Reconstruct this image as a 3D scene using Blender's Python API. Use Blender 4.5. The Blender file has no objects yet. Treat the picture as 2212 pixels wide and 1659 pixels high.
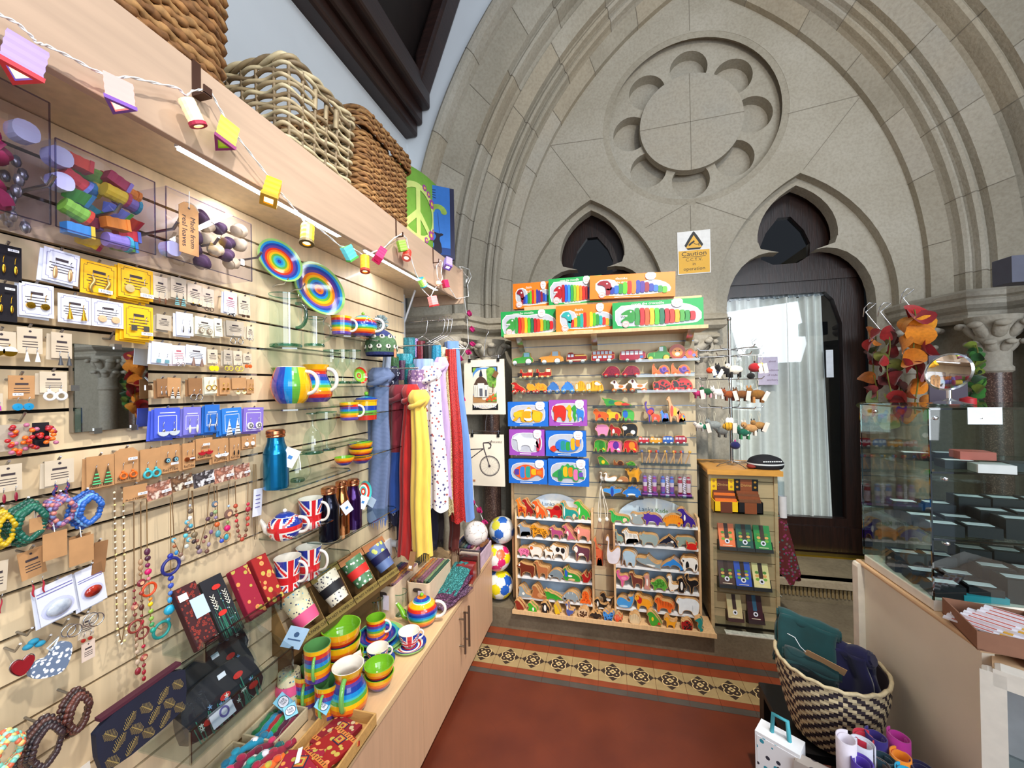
import bpy,math,random
from mathutils import Vector as V,Matrix
from math import sin,cos,pi,sqrt
R=random.Random(11)
SC=bpy.context.scene
COL=SC.collection
FP=850.0
CAM=V((0,0,1.55))
_y,_p,_r=(math.radians(a)for a in(13.75,.39,1.0))
FW=V((-sin(_y)*cos(_p),cos(_y)*cos(_p),sin(_p)))
_wr=V((cos(_y),sin(_y),0));_wu=_wr.cross(FW)
CR=cos(_r)*_wr-sin(_r)*_wu
CU=sin(_r)*_wr+cos(_r)*_wu
def ray(x,y):return FW+CR*((x-1106)/FP)+CU*((829.5-y)/FP)
def on(a,x,y,v):
 d=ray(x,y);return CAM+d*((v-CAM[a])/d[a])
def onX(x,y,v):return on(0,x,y,v)
def onY(x,y,v):return on(1,x,y,v)
def onZ(x,y,v):return on(2,x,y,v)
cam=bpy.data.cameras.new('camera');co=bpy.data.objects.new('camera',cam);COL.objects.link(co)
cam.sensor_width=36;cam.lens=36*FP/2212;cam.clip_start=.02;cam.clip_end=60
co.matrix_world=Matrix(((CR.x,CU.x,-FW.x,CAM.x),(CR.y,CU.y,-FW.y,CAM.y),(CR.z,CU.z,-FW.z,CAM.z),(0,0,0,1)))
SC.camera=co
_mats={}
def lin(h):
 if not isinstance(h,str):return tuple(h)
 c=[int(h[i:i+2],16)/255 for i in(0,2,4)]
 return tuple(x/12.92 if x<=.04045 else((x+.055)/1.055)**2.4 for x in c)
def _new(name):
 m=bpy.data.materials.new(name);m.use_nodes=True
 n=m.node_tree.nodes;l=m.node_tree.links
 return m,n,l,n['Principled BSDF']
def mat(h,rough=.5,metal=0,coat=0,emit=0,var=.06,vs=30,bump=0,bs=None,stretch=None,sheen=0,h2=None,h3=None):
 """plain procedural surface: a colour broken up a little by noise, optional bump"""
 k=(h,rough,metal,coat,emit,var,vs,bump,bs,stretch,sheen,h2,h3)
 if k in _mats:return _mats[k]
 m,n,l,b=_new('surface_%d'%len(_mats))
 c=lin(h)
 b.inputs['Roughness'].default_value=rough;b.inputs['Metallic'].default_value=metal
 b.inputs['Coat Weight'].default_value=coat;b.inputs['Coat Roughness'].default_value=.05
 if sheen:b.inputs['Sheen Weight'].default_value=sheen
 tc=n.new('ShaderNodeTexCoord');mp=n.new('ShaderNodeMapping');l.new(tc.outputs['Object'],mp.inputs['Vector'])
 if stretch:mp.inputs['Scale'].default_value=stretch
 no=n.new('ShaderNodeTexNoise');no.inputs['Scale'].default_value=vs;no.inputs['Detail'].default_value=4
 l.new(mp.outputs['Vector'],no.inputs['Vector'])
 ra=n.new('ShaderNodeValToRGB');e=ra.color_ramp.elements
 if h2:
  c2=lin(h2);e[0].position=.38;e[1].position=.62
  e[0].color=(*c,1);e[1].color=(*c2,1)
  if h3:x=e.new(.5);x.color=(*lin(h3),1)
 else:
  e[0].position=.3;e[1].position=.7
  e[0].color=(*[v*(1-var)for v in c],1);e[1].color=(*[min(1,v*(1+var))for v in c],1)
 l.new(no.outputs['Fac'],ra.inputs['Fac']);l.new(ra.outputs['Color'],b.inputs['Base Color'])
 if emit:
  l.new(ra.outputs['Color'],b.inputs['Emission Color']);b.inputs['Emission Strength'].default_value=emit
 if bump:
  n2=n.new('ShaderNodeTexNoise');n2 .inputs['Scale'].default_value=bs or vs*2;n2 .inputs['Detail'].default_value=6
  l.new(mp.outputs['Vector'],n2 .inputs['Vector'])
  bp=n.new('ShaderNodeBump');bp.inputs['Strength'].default_value=bump;bp.inputs['Distance'].default_value=.01
  l.new(n2 .outputs['Fac'],bp.inputs['Height']);l.new(bp.outputs['Normal'],b.inputs['Normal'])
 _mats[k]=m;return m
def glass(h='e8f4f2',refl=.12,dens=1.0,rough=.02):
 k=('glass',h,refl,dens,rough)
 if k in _mats:return _mats[k]
 m,n,l,b=_new('clear_%d'%len(_mats));n.remove(b)
 tr=n.new('ShaderNodeBsdfTransparent');gl=n.new('ShaderNodeBsdfGlossy');mx=n.new('ShaderNodeMixShader')
 lw=n.new('ShaderNodeLayerWeight');lw.inputs['Blend'].default_value=.35
 ma=n.new('ShaderNodeMath');ma.operation='MULTIPLY_ADD';ma.inputs[1].default_value=.75;ma.inputs[2].default_value=refl*.5
 l.new(lw.outputs['Fresnel'],ma.inputs[0]);ma.use_clamp=True
 ge=n.new('ShaderNodeNewGeometry');fr=n.new('ShaderNodeMath');fr.operation='SUBTRACT';fr.inputs[0].default_value=1;l.new(ge.outputs['Backfacing'],fr.inputs[1])
 mu=n.new('ShaderNodeMath');mu.operation='MULTIPLY';l.new(ma.outputs[0],mu.inputs[0]);l.new(fr.outputs[0],mu.inputs[1])
 c=lin(h);tr.inputs['Color'].default_value=(*[x**dens for x in c],1);gl.inputs['Roughness'].default_value=rough
 l.new(mu.outputs[0],mx.inputs[0]);l.new(tr.outputs[0],mx.inputs[1]);l.new(gl.outputs[0],mx.inputs[2])
 l.new(mx.outputs[0],n['Material Output'].inputs['Surface'])
 _mats[k]=m;return m
def cells(base,dots,scale=40,ring=None,thr=.32,rough=.7,stretch=None,coat=0,dots2=None,seed=0):
 """print of round motifs (dots, paisley rings) on cloth: voronoi distance through a stepped ramp"""
 k=('cells',base,dots,scale,ring,thr,rough,stretch,coat,dots2,seed)
 if k in _mats:return _mats[k]
 m,n,l,b=_new('print_%d'%len(_mats));b.inputs['Roughness'].default_value=rough;b.inputs['Coat Weight'].default_value=coat
 tc=n.new('ShaderNodeTexCoord');mp=n.new('ShaderNodeMapping');l.new(tc.outputs['Object'],mp.inputs['Vector'])
 if stretch:mp.inputs['Scale'].default_value=stretch
 mp.inputs['Location'].default_value=(seed,seed*.7,0)
 vo=n.new('ShaderNodeTexVoronoi');vo.inputs['Scale'].default_value=scale;l.new(mp.outputs[0],vo.inputs['Vector'])
 ra=n.new('ShaderNodeValToRGB');ra.color_ramp.interpolation='CONSTANT';e=ra.color_ramp.elements
 e[0].position=0;e[0].color=(*lin(ring or dots),1);e[1].position=thr;e[1].color=(*lin(base),1)
 if ring:x=e.new(thr*.5);x.color=(*lin(dots),1)
 l.new(vo.outputs['Distance'],ra.inputs['Fac'])
 out=ra.outputs['Color']
 if dots2:
  mx=n.new('ShaderNodeMix');mx.data_type='RGBA'
  r2=n.new('ShaderNodeValToRGB');r2 .color_ramp.interpolation='CONSTANT'
  q=r2 .color_ramp.elements;q[0].color=(*lin(dots2),1);q[1].color=(*lin(base),1);q[1].position=thr
  l.new(vo.outputs['Distance'],r2 .inputs['Fac'])
  sp=n.new('ShaderNodeSeparateColor');l.new(vo.outputs['Color'],sp.inputs[0])
  gt=n.new('ShaderNodeMath');gt.operation='GREATER_THAN';gt.inputs[1].default_value=.5;l.new(sp.outputs[0],gt.inputs[0])
  l.new(gt.outputs[0],mx.inputs[0]);l.new(ra.outputs['Color'],mx.inputs[6]);l.new(r2 .outputs['Color'],mx.inputs[7]);out=mx.outputs[2]
 l.new(out,b.inputs['Base Color']);_mats[k]=m;return m
def waves(c1,c2,scale=60,dist=3,direc='Y',rough=.8,kind='BANDS',bump=0,dscale=2):
 k=('waves',c1,c2,scale,dist,direc,rough,kind,bump,dscale)
 if k in _mats:return _mats[k]
 m,n,l,b=_new('weave_%d'%len(_mats));b.inputs['Roughness'].default_value=rough
 tc=n.new('ShaderNodeTexCoord');wv=n.new('ShaderNodeTexWave');wv.wave_type=kind;wv.bands_direction=direc
 wv.inputs['Scale'].default_value=scale;wv.inputs['Distortion'].default_value=dist;wv.inputs['Detail'].default_value=2;wv.inputs['Detail Scale'].default_value=dscale
 l.new(tc.outputs['Object'],wv.inputs['Vector'])
 ra=n.new('ShaderNodeValToRGB');ra.color_ramp.elements[0].color=(*lin(c1),1);ra.color_ramp.elements[1].color=(*lin(c2),1)
 ra.color_ramp.elements[0].position=.35;ra.color_ramp.elements[1].position=.65
 l.new(wv.outputs['Fac'],ra.inputs['Fac']);l.new(ra.outputs['Color'],b.inputs['Base Color'])
 if bump:
  bp=n.new('ShaderNodeBump');bp.inputs['Strength'].default_value=bump;bp.inputs['Distance'].default_value=.005
  l.new(wv.outputs['Fac'],bp.inputs['Height']);l.new(bp.outputs['Normal'],b.inputs['Normal'])
 _mats[k]=m;return m
def glow(h,s):return mat(h,emit=s,var=.02)
def smooth_pts(p,it=2):
 for _ in range(it):
  q=[]
  for i in range(len(p)):
   a,b=p[i],p[(i+1)%len(p)]
   q+=[(a[0]*.75+b[0]*.25,a[1]*.75+b[1]*.25),(a[0]*.25+b[0]*.75,a[1]*.25+b[1]*.75)]
  p=q
 return p
def area2(p):return sum(p[i][0]*p[(i+1)%len(p)][1]-p[(i+1)%len(p)][0]*p[i][1]for i in range(len(p)))
def inset(p,d):
 n=len(p);q=[]
 for i in range(n):
  a,b,c=p[i-1],p[i],p[(i+1)%n]
  e1=(b[0]-a[0],b[1]-a[1]);e2=(c[0]-b[0],c[1]-b[1])
  L1=math.hypot(*e1)or 1;L2=math.hypot(*e2)or 1
  nx=-e1[1]/L1-e2[1]/L2;nz=e1[0]/L1+e2[0]/L2;L=math.hypot(nx,nz)or 1
  q.append((b[0]+nx/L*d,b[1]+nz/L*d))
 return q
def inside(p,x,z):
 r=False;n=len(p)
 for i in range(n):
  a,b=p[i],p[i-1]
  if(a[1]>z)!=(b[1]>z)and x<(b[0]-a[0])*(z-a[1])/(b[1]-a[1])+a[0]:r=not r
 return r
class G:
 def __init__(s):s.v=[];s.f=[];s.fm=[];s.sm=[];s.ms=[];s.T=None
 def add(s,vs,fs,m,smooth=False):
  if m not in s.ms:s.ms.append(m)
  k=s.ms.index(m);o=len(s.v)
  s.v+=[tuple(s.T@V(p))if s.T else tuple(p)for p in vs]
  for f in fs:
   s.f.append([o+i for i in f]);s.fm.append(k);s.sm.append(smooth)
  return s
 def box(s,x0,x1,y0,y1,z0,z1,m,mf=None):
  vs=[(x,y,z)for x in(x0,x1)for y in(y0,y1)for z in(z0,z1)]
  fs=[(0,1,3,2),(4,6,7,5),(2,3,7,6),(0,2,6,4),(1,5,7,3)]
  s.add(vs,fs,m);s.add([vs[0],vs[4],vs[5],vs[1]],[(0,1,2,3)],mf or m);return s
 def cyl(s,p0,p1,r0,m,r1=None,n=12,caps=True,smooth=True):
  return s.tube([p0,p1],[r0,r0 if r1 is None else r1],m,n,caps=caps,smooth=smooth)
 def tube(s,pts,r,m,n=6,closed=False,caps=True,smooth=True):
  pts=[V(p)for p in pts];k=len(pts);rs=r if isinstance(r,(list,tuple))else[r]*k
  vs=[];u=None
  for i in range(k):
   if closed:t=pts[(i+1)%k]-pts[i-1]
   else:t=pts[min(i+1,k-1)]-pts[max(i-1,0)]
   t=t.normalized()if t.length>1e-9 else V((0,0,1))
   if u is None:u=t.orthogonal().normalized()
   u=(u-t*u.dot(t));u=u.normalized()if u.length>1e-6 else t.orthogonal().normalized()
   w=t.cross(u)
   for j in range(n):
    a=2*pi*j/n;vs.append(pts[i]+(u*cos(a)+w*sin(a))*rs[i])
  fs=[]
  for i in range(k if closed else k-1):
   for j in range(n):
    a=i*n+j;b=i*n+(j+1)%n;i2=(i+1)%k
    fs.append((a,b,i2*n+(j+1)%n,i2*n+j))
  s.add(vs,fs,m,smooth)
  if caps and not closed:s.add([vs[j]for j in range(n)][::-1],[tuple(range(n))],m);s.add(vs[-n:],[tuple(range(n))],m)
  return s
 def lathe(s,prof,ms,n=24,c=(0,0,0),sx=1,sy=1,fn=None,smooth=True):
  """prof (r, z); ms one material or one per segment; fn(j, i) overrides the material per face"""
  vs=[(c[0]+r*sx*cos(2*pi*j/n),c[1]+r*sy*sin(2*pi*j/n),c[2]+z)for r,z in prof for j in range(n)]
  for i in range(len(prof)-1):
   m=ms[i]if isinstance(ms,(list,tuple))else ms
   if fn is None:
    sub=[vs[(i+d)*n+j]for d in(0,1)for j in range(n)]
    s.add(sub,[(j,(j+1)%n,n+(j+1)%n,n+j)for j in range(n)],m,smooth)
   else:
    for j in range(n):
     s.add([vs[i*n+j],vs[i*n+(j+1)%n],vs[(i+1)*n+(j+1)%n],vs[(i+1)*n+j]],[(0,1,2,3)],fn(j,i),smooth)
  return s
 def ell(s,c,r,m,n=14,k=8):
  prof=[(sin(pi*i/k),-cos(pi*i/k))for i in range(k+1)];prof[0]=(.001,-1);prof[-1]=(.001,1)
  vs=[(c[0]+p*r[0]*cos(2*pi*j/n),c[1]+p*r[1]*sin(2*pi*j/n),c[2]+z*r[2])for p,z in prof for j in range(n)]
  s.add(vs,[(i*n+j,i*n+(j+1)%n,(i+1)*n+(j+1)%n,(i+1)*n+j)for i in range(k)for j in range(n)],m,True);return s
 def prism(s,p,y0,y1,m,mf=None,ins=0):
  """outline p in x,z; front at y0 faces -y; painted front mf inset from the edge"""
  if area2(p)<0:p=p[::-1]
  n=len(p)
  vs=[(x,y0,z)for x,z in p]+[(x,y1,z)for x,z in p]
  s.add(vs,[(j,n+j,n+(j+1)%n,(j+1)%n)for j in range(n)][::-1]and[(j,n+j,n+(j+1)%n,(j+1)%n)[::-1]for j in range(n)],m)
  s.add(vs,[tuple(range(n)),tuple(range(2*n-1,n-1,-1))],m if ins else(mf or m))
  if ins:s.poly(inset(p,ins),y0-.0006,mf)
  return s
 def poly(s,p,y,m):
  if area2(p)<0:p=p[::-1]
  return s.add([(x,y,z)for x,z in p],[tuple(range(len(p)))],m)
 def rect(s,x0,x1,z0,z1,y,m):return s.poly([(x0,z0),(x1,z0),(x1,z1),(x0,z1)],y,m)
 def disc(s,x,z,rx,rz,y,m,n=16):return s.poly([(x+rx*cos(2*pi*j/n),z+rz*sin(2*pi*j/n))for j in range(n)],y,m)
 def line(s,p,w,y,m):
  for a,b in zip(p,p[1:]):
   d=(b[0]-a[0],b[1]-a[1]);L=math.hypot(*d)or 1;nx,nz=-d[1]/L*w/2,d[0]/L*w/2
   s.poly([(a[0]+nx,a[1]+nz),(a[0]-nx,a[1]-nz),(b[0]-nx,b[1]-nz),(b[0]+nx,b[1]+nz)],y,m)
  return s
 def ring(s,x,z,r0,r1,y,m,n=24,a0=0,a1=2*pi,el=1):
  for j in range(n):
   t0=a0+(a1-a0)*j/n;t1=a0+(a1-a0)*(j+1)/n
   s.poly([(x+r0*el*cos(t0),z+r0*sin(t0)),(x+r1*el*cos(t0),z+r1*sin(t0)),(x+r1*el*cos(t1),z+r1*sin(t1)),(x+r0*el*cos(t1),z+r0*sin(t1))],y,m)
  return s
 def sheet(s,fn,nu,nv,m,closed=False,smooth=True,mf=None):
  vs=[fn(i/(nu if closed else nu-1),j/(nv-1))for j in range(nv)for i in range(nu)]
  fs=[]
  for j in range(nv-1):
   for i in range(nu if closed else nu-1):
    i2=(i+1)%nu;fs.append((j*nu+i,j*nu+i2,(j+1)*nu+i2,(j+1)*nu+i))
  if mf is None:s.add(vs,fs,m,smooth)
  else:
   for k,f in enumerate(fs):s.add([vs[q]for q in f],[(0,1,2,3)],mf(k%(nu if closed else nu-1),k//(nu if closed else nu-1)),smooth)
  return s
 def text(s,body,x,z,size,y,m,align='CENTER',rot=0,bold=0,w=None):
  cu=bpy.data.curves.new('t','FONT');cu.body=body;cu.size=size;cu.align_x=align;cu.align_y='CENTER';cu.resolution_u=2;cu.offset=bold
  ob=bpy.data.objects.new('t',cu);me=bpy.data.meshes.new_from_object(ob)
  vs=[v.co.copy()for v in me.vertices]
  k=1
  if w and vs:
   xs=[v.x for v in vs];k=w/max(1e-6,max(xs)-min(xs))
  c,d=cos(rot),sin(rot)
  s.add([(x+v.x*k*c-v.y*d,y,z+v.x*k*d+v.y*c)for v in vs],[tuple(p.vertices)for p in me.polygons],m)
  bpy.data.objects.remove(ob);bpy.data.meshes.remove(me);bpy.data.curves.remove(cu);return s
 def build(s,name,parent=None,loc=None,rotz=0,bev=0,sub=0,rot=None,solid=0):
  me=bpy.data.meshes.new(name);me.from_pydata(s.v,[],s.f)
  for m in s.ms:me.materials.append(m)
  me.polygons.foreach_set('material_index',s.fm);me.polygons.foreach_set('use_smooth',s.sm);me.update()
  o=bpy.data.objects.new(name,me);COL.objects.link(o)
  if parent:o.parent=parent
  if loc is not None:o.location=loc
  o.rotation_euler=rot if rot else(0,0,rotz)
  if solid:d=o.modifiers.new('thick','SOLIDIFY');d.thickness=solid;d.offset=0
  if bev:d=o.modifiers.new('edge','BEVEL');d.width=bev;d.segments=2;d.limit_method='ANGLE'
  if sub:d=o.modifiers.new('soft','SUBSURF');d.levels=sub;d.render_levels=sub
  return o
def holes(outer,inner,depth,y0,m,g):
 """flat stone plate in x,z with holes, front at y0, thickness depth (front face and reveals)"""
 cu=bpy.data.curves.new('c','CURVE');cu.dimensions='2D';cu.fill_mode='BOTH';cu.extrude=depth/2
 for p in[outer]+inner:
  sp=cu.splines.new('POLY');sp.points.add(len(p)-1);sp.use_cyclic_u=True
  for q,(x,z)in zip(sp.points,p):q.co=(x,z,0,1)
 ob=bpy.data.objects.new('c',cu);me=bpy.data.meshes.new_from_object(ob)
 g.add([(v.co.x,y0+depth/2-v.co.z,v.co.y)for v in me.vertices],[tuple(f.vertices)for f in me.polygons],m)
 bpy.data.objects.remove(ob);bpy.data.meshes.remove(me);bpy.data.curves.remove(cu)
def tag(o,label,cat,group=None):
 o['label']=label;o['category']=cat
 if group:o['group']=group
 return o
def thing(name,label,cat,loc=(0,0,0),rotz=0,group=None,rot=None):
 o=bpy.data.objects.new(name,None);COL.objects.link(o);o.empty_display_size=.02
 o.location=loc;o.rotation_euler=rot or(0,0,rotz);return tag(o,label,cat,group)
def struct(o):o['kind']='structure';return o
WALLROT=pi/2
# ================================================================== SETTING
def stone_mat(h,h2,joints=False):
 k=('stone',h,h2)
 if k in _mats:return _mats[k]
 m,n,l,b=_new('sandstone_%d'%len(_mats));b.inputs['Roughness'].default_value=.92
 tc=n.new('ShaderNodeTexCoord')
 n1=n.new('ShaderNodeTexNoise');n1 .inputs['Scale'].default_value=2.2;n1 .inputs['Detail'].default_value=5;n1 .inputs['Roughness'].default_value=.6
 n2=n.new('ShaderNodeTexNoise');n2 .inputs['Scale'].default_value=60;n2 .inputs['Detail'].default_value=8
 for q in(n1,n2):l.new(tc.outputs['Object'],q.inputs['Vector'])
 ra=n.new('ShaderNodeValToRGB');ra.color_ramp.elements[0].color=(*lin(h),1);ra.color_ramp.elements[1].color=(*lin(h2),1)
 ra.color_ramp.elements[0].position=.35;ra.color_ramp.elements[1].position=.68
 l.new(n1 .outputs['Fac'],ra.inputs['Fac'])
 mx=n.new('ShaderNodeMix');mx.data_type='RGBA';mx.blend_type='MULTIPLY';mx.inputs[0].default_value=.35
 l.new(ra.outputs['Color'],mx.inputs[6]);r2=n.new('ShaderNodeValToRGB');r2 .color_ramp.elements[0].position=.3;r2 .color_ramp.elements[1].position=.6
 r2 .color_ramp.elements[0].color=(.55,.52,.47,1);l.new(n2 .outputs['Fac'],r2 .inputs['Fac']);l.new(r2 .outputs['Color'],mx.inputs[7])
 l.new(mx.outputs[2],b.inputs['Base Color'])
 bp=n.new('ShaderNodeBump');bp.inputs['Strength'].default_value=.25;bp.inputs['Distance'].default_value=.01
 l.new(n2 .outputs['Fac'],bp.inputs['Height']);l.new(bp.outputs['Normal'],b.inputs['Normal'])
 _mats[k]=m;return m
ST=[stone_mat('a9a190','b6afa0'),stone_mat('9d9584','aca493'),stone_mat('afa695','a9a498'),stone_mat('a59a86','b3a893')]
STEP=stone_mat('6b5f4a','94866a')
STEPD=stone_mat('625643','867a64')
MORT=mat('80786a',.95)
WHITE=mat('dfe3e6',.9,var=.03,vs=4,bump=.05,bs=12)
DARKW=mat('2a1611',.4,var=.35,vs=6,stretch=(1,1,8),bump=.1)
DOORW=mat('241008',.33,var=.45,vs=5,stretch=(10,10,1),bump=.08)
BLK=mat('0b0b0d',.5)
def floor_mat():
 m,n,l,b=_new('quarry_tile');b.inputs['Roughness'].default_value=.38
 tc=n.new('ShaderNodeTexCoord');no=n.new('ShaderNodeTexNoise');no.inputs['Scale'].default_value=5;no.inputs['Detail'].default_value=5
 l.new(tc.outputs['Object'],no.inputs['Vector'])
 vo=n.new('ShaderNodeTexVoronoi');vo.feature='DISTANCE_TO_EDGE';vo.inputs['Scale'].default_value=6.6;vo.inputs['Randomness'].default_value=.12
 mp=n.new('ShaderNodeMapping');mp.inputs['Scale'].default_value=(1,1,0);mp.inputs['Rotation'].default_value=(0,0,.785)
 l.new(tc.outputs['Object'],mp.inputs['Vector']);l.new(mp.outputs[0],vo.inputs['Vector'])
 ra=n.new('ShaderNodeValToRGB');ra.color_ramp.elements[0].position=.3;ra.color_ramp.elements[1].position=.7
 ra.color_ramp.elements[0].color=(*lin('562416'),1);ra.color_ramp.elements[1].color=(*lin('672e1b'),1);l.new(no.outputs['Fac'],ra.inputs['Fac'])
 lt=n.new('ShaderNodeMath');lt.operation='LESS_THAN';lt.inputs[1].default_value=.006;l.new(vo.outputs['Distance'],lt.inputs[0])
 mx=n.new('ShaderNodeMix');mx.data_type='RGBA';l.new(lt.outputs[0],mx.inputs[0]);l.new(ra.outputs['Color'],mx.inputs[6]);mx.inputs[7].default_value=(*lin('5a2818'),1)
 l.new(mx.outputs[2],b.inputs['Base Color'])
 bp=n.new('ShaderNodeBump');bp.inputs['Strength'].default_value=.12;bp.inputs['Distance'].default_value=.01;l.new(no.outputs['Fac'],bp.inputs['Height']);l.new(bp.outputs['Normal'],b.inputs['Normal'])
 return m
g=G();g.box(-1.5,3.2,-1.6,3.6,-.1,0,floor_mat());struct(g.build('floor'))
g=G();RED=mat('843c22',.4,var=.15,vs=12);DK=mat('4a443e',.5,var=.15,vs=12);TAN=mat('a08a60',.5,var=.1,vs=15);CRM=mat('d6bb84',.45);DB=mat('372a22',.5)
def strip(y0,y1,m,n=0,w=.145):
 x=-.95;k=0
 while x<2.4:
  x2=x+w;g.box(x+.0008,x2-.0008,y0+.0008,y1-.0008,-.01,.0012,m);x=x2
strip(2.385,2.45,RED);strip(2.335,2.385,DK);strip(2.272,2.335,RED);strip(2.118,2.272,TAN);strip(2.078,2.118,RED);strip(2.04,2.078,DK)
def xy(p,z):return[(x,y,z)for x,y in p]
def flat(p,z,m):g.add(xy(p,z),[tuple(range(len(p)))],m)
for k in range(-2,20):
 cx,cy,a=-.587+.1453*k,2.195,.066
 if cx>2.3 or cx<-.95:continue
 flat([(cx-a,cy),(cx,cy-a),(cx+a,cy),(cx,cy+a)],.0016,DB)
 for s_,z,m in((1,.002,CRM),(.82,.0024,DB)):
  for q in range(4):
   t=q*pi/2+pi/4;ox,oy=cx+.0235*cos(t),cy+.0235*sin(t);r=.0255*s_+(.0 if s_==1 else-.0002)
   flat([(ox+r*cos(2*pi*j/14),oy+r*sin(2*pi*j/14))for j in range(14)],z+q*.00003,m)
 for q in range(4):
  t=q*pi/2+pi/4;flat([(cx+.028*cos(t)+.005*cos(2*pi*j/8),cy+.028*sin(t)+.005*sin(2*pi*j/8))for j in range(8)],.0028,CRM)
  t=q*pi/2;flat([(cx+.0085*cos(t)+.0085*cos(2*pi*j/10),cy+.0085*sin(t)+.0085*sin(2*pi*j/10))for j in range(10)],.003,CRM)
 flat([(cx+.0045*cos(2*pi*j/8),cy+.0045*sin(2*pi*j/8))for j in range(8)],.0034,DB)
 flat([(cx+a+.0065-.009,cy),(cx+a+.0065,cy-.009),(cx+a+.0155,cy),(cx+a+.0065,cy+.009)],.0017,DB)
struct(g.build('trim_1'))
g=G();g.box(-1.5,3.0,2.45,2.93,-.05,.13,STEPD);struct(g.build('trim_2',bev=.012))
g=G();g.box(.3,3.0,2.93,3.6,-.05,.275,STEP);g.box(.3,3.0,2.90,2.99,.235,.275,stone_mat('a4947a','b5a68c'))
for i in range(34):g.box(1.05+i*.022,1.05+i*.022+.012,2.922,2.935,.165+.004*R.random(),.222,stone_mat('7d6844','9a8459'))
struct(g.build('trim_3',bev=.008))
g=G();g.box(.62,.95,2.4505,2.49,.1305,.136,mat('d8d4c8',.9,var=.2,vs=60));struct(g.build('trim_4'))
AX,AC,AR,AZ,ZB=.64,1.203,2.608,2.2,1.98
def arch_pts(r,n=26,zb=ZB):
 """left foot -> apex -> right foot at radial offset r"""
 RR=AR+r;a1=math.acos(AC/RR);L=[]
 for i in range(n+1):
  a=a1*i/n;L.append((AX+AC-RR*cos(a),AZ+RR*sin(a)))
 L=[(L[0][0],zb)]+L
 return L+[(2*AX-x,z)for x,z in L[-2::-1]]
prof=[(.62,2.66),(.62,2.545),(.60,2.53),(.575,2.535),(.55,2.555),(.535,2.6),(.53,2.635),(.385,2.745),(.378,2.79),(.366,2.80),(.36,2.775),(.345,2.765),(.328,2.775),(.32,2.81),(.312,2.86),(.295,2.885),(.282,2.885),(.277,2.86),(.195,2.925),(.19,2.97),(.178,2.98),(.17,2.955),(.155,2.945),(.14,2.957),(.135,2.99),(.127,3.01),(.12,2.99),(.105,2.985),(.092,3.0),(.088,3.04),(.08,3.065),(0,3.125),(0,3.22)]
g=G();paths=[arch_pts(r)for r,y in prof];npt=len(paths[0])
bands=[(0,6),(6,7),(7,17),(17,18),(18,30),(30,32)]
for(i0,i1)in bands:
 off=R.randint(0,3);k=0
 for j in range(npt-1):
  if(j+off)%4==0:k=R.randint(0,3)
  for i in range(i0,i1):
   a,b=paths[i],paths[i+1];ya,yb=prof[i][1],prof[i+1][1]
   g.add([(a[j][0],ya,a[j][1]),(a[j+1][0],ya,a[j+1][1]),(b[j+1][0],yb,b[j+1][1]),(b[j][0],yb,b[j][1])],[(0,1,2,3)],ST[k])
  if(j+off+1)%4==0 and j<npt-2:
   pl=[V((paths[i][j+1][0],prof[i][1],paths[i][j+1][1]))for i in range(i0,i1+1)]
   g.tube([p+V((0,-.0005,0))for p in pl],.0028,MORT,n=5)
struct(g.build('trim_5'))
def lancet(cx,hw,z0,za,zb,n=12):
 h=za-z0;RR=(hw*hw+h*h)/(2*hw);L=[]
 a1=math.atan2(h,RR-hw)
 for i in range(n+1):
  a=a1*i/n;L.append((cx-hw+RR-RR*cos(a),z0+RR*sin(a)))
 L=[(cx-hw,zb)]+L
 return L+[(2*cx-x,z)for x,z in L[-2::-1]]
def trefoil(cx,zb,hw=.47,zs=2.10):
 L=[(cx-hw,zb),(cx-hw,zs)]
 for i in range(1,9):
  a=pi-i*(1.75/8);L.append((cx-hw+.30+.30*cos(a),zs+.40*sin(a)))
 L.append((cx-.235,2.53));L.append((cx-.25,2.58))
 for i in range(8):
  t=i/7;a=pi*1.02-t*.99;L.append((cx-.255+.5+.5*cos(a),2.60+.42*sin(a)))
 top=[p for p in L if p[0]<cx];top.append((cx,top[-1][1]+.03))
 return top+[(2*cx-x,z)for x,z in top[-2::-1]]
def circ(cx,cz,r,n=40,rz=None):return[(cx+r*cos(2*pi*j/n),cz+(rz or r)*sin(2*pi*j/n))for j in range(n)]
XL,XRR=-.11,1.34
RC=(.64,3.53)
outer=arch_pts(.03,zb=0)
g=G();holes(outer,[lancet(XL,.56,2.1,3.02,.05),lancet(XRR,.56,2.1,3.02,.05),circ(*RC,.645,64)],.07,3.17,ST[0],g)
g2=G()
foils=[]
for k in range(8):
 a=pi/2+k*pi/4
 foils.append([(RC[0]+.43*cos(a)+.135*cos(b),RC[1]+.43*sin(a)+.135*sin(b))for b in[2*pi*j/28 for j in range(28)]])
holes(arch_pts(.04,zb=0),[trefoil(XL,.05),trefoil(XRR,.05)]+foils,.10,3.24,ST[0],g)
g.box(AX-.60,AX+.60,3.335,3.36,2.94,4.2,ST[2])
holes(circ(*RC,.365,64),[],.075,3.205,ST[2],g)
g.ring(RC[0],RC[1],.60,.648,3.172,ST[1],n=64)
for x0,z0,x1,z1 in((.64,3.165,.64,3.895),(.275,3.52,1.005,3.54)):g.line([(x0,z0),(x1,z1)],.004,3.2035,MORT)
for pl in([(.64,4.19),(.64,4.45)],[(-.42,3.50),(.0,3.49)],[(-.42,3.5),(-.11,3.03)],[(1.27,3.45),(1.72,3.5)],[(1.70,3.48),(1.36,3.04)],[(.62,2.88),(.62,2.6)],[(.3,2.75),(.6,2.9)],[(1.02,2.72),(.66,2.9)]):g.line(pl,.004,3.1685,MORT)
struct(g.build('wall_back',bev=.004))
g=G();hood=arch_pts(.6,zb=1.9)
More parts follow.
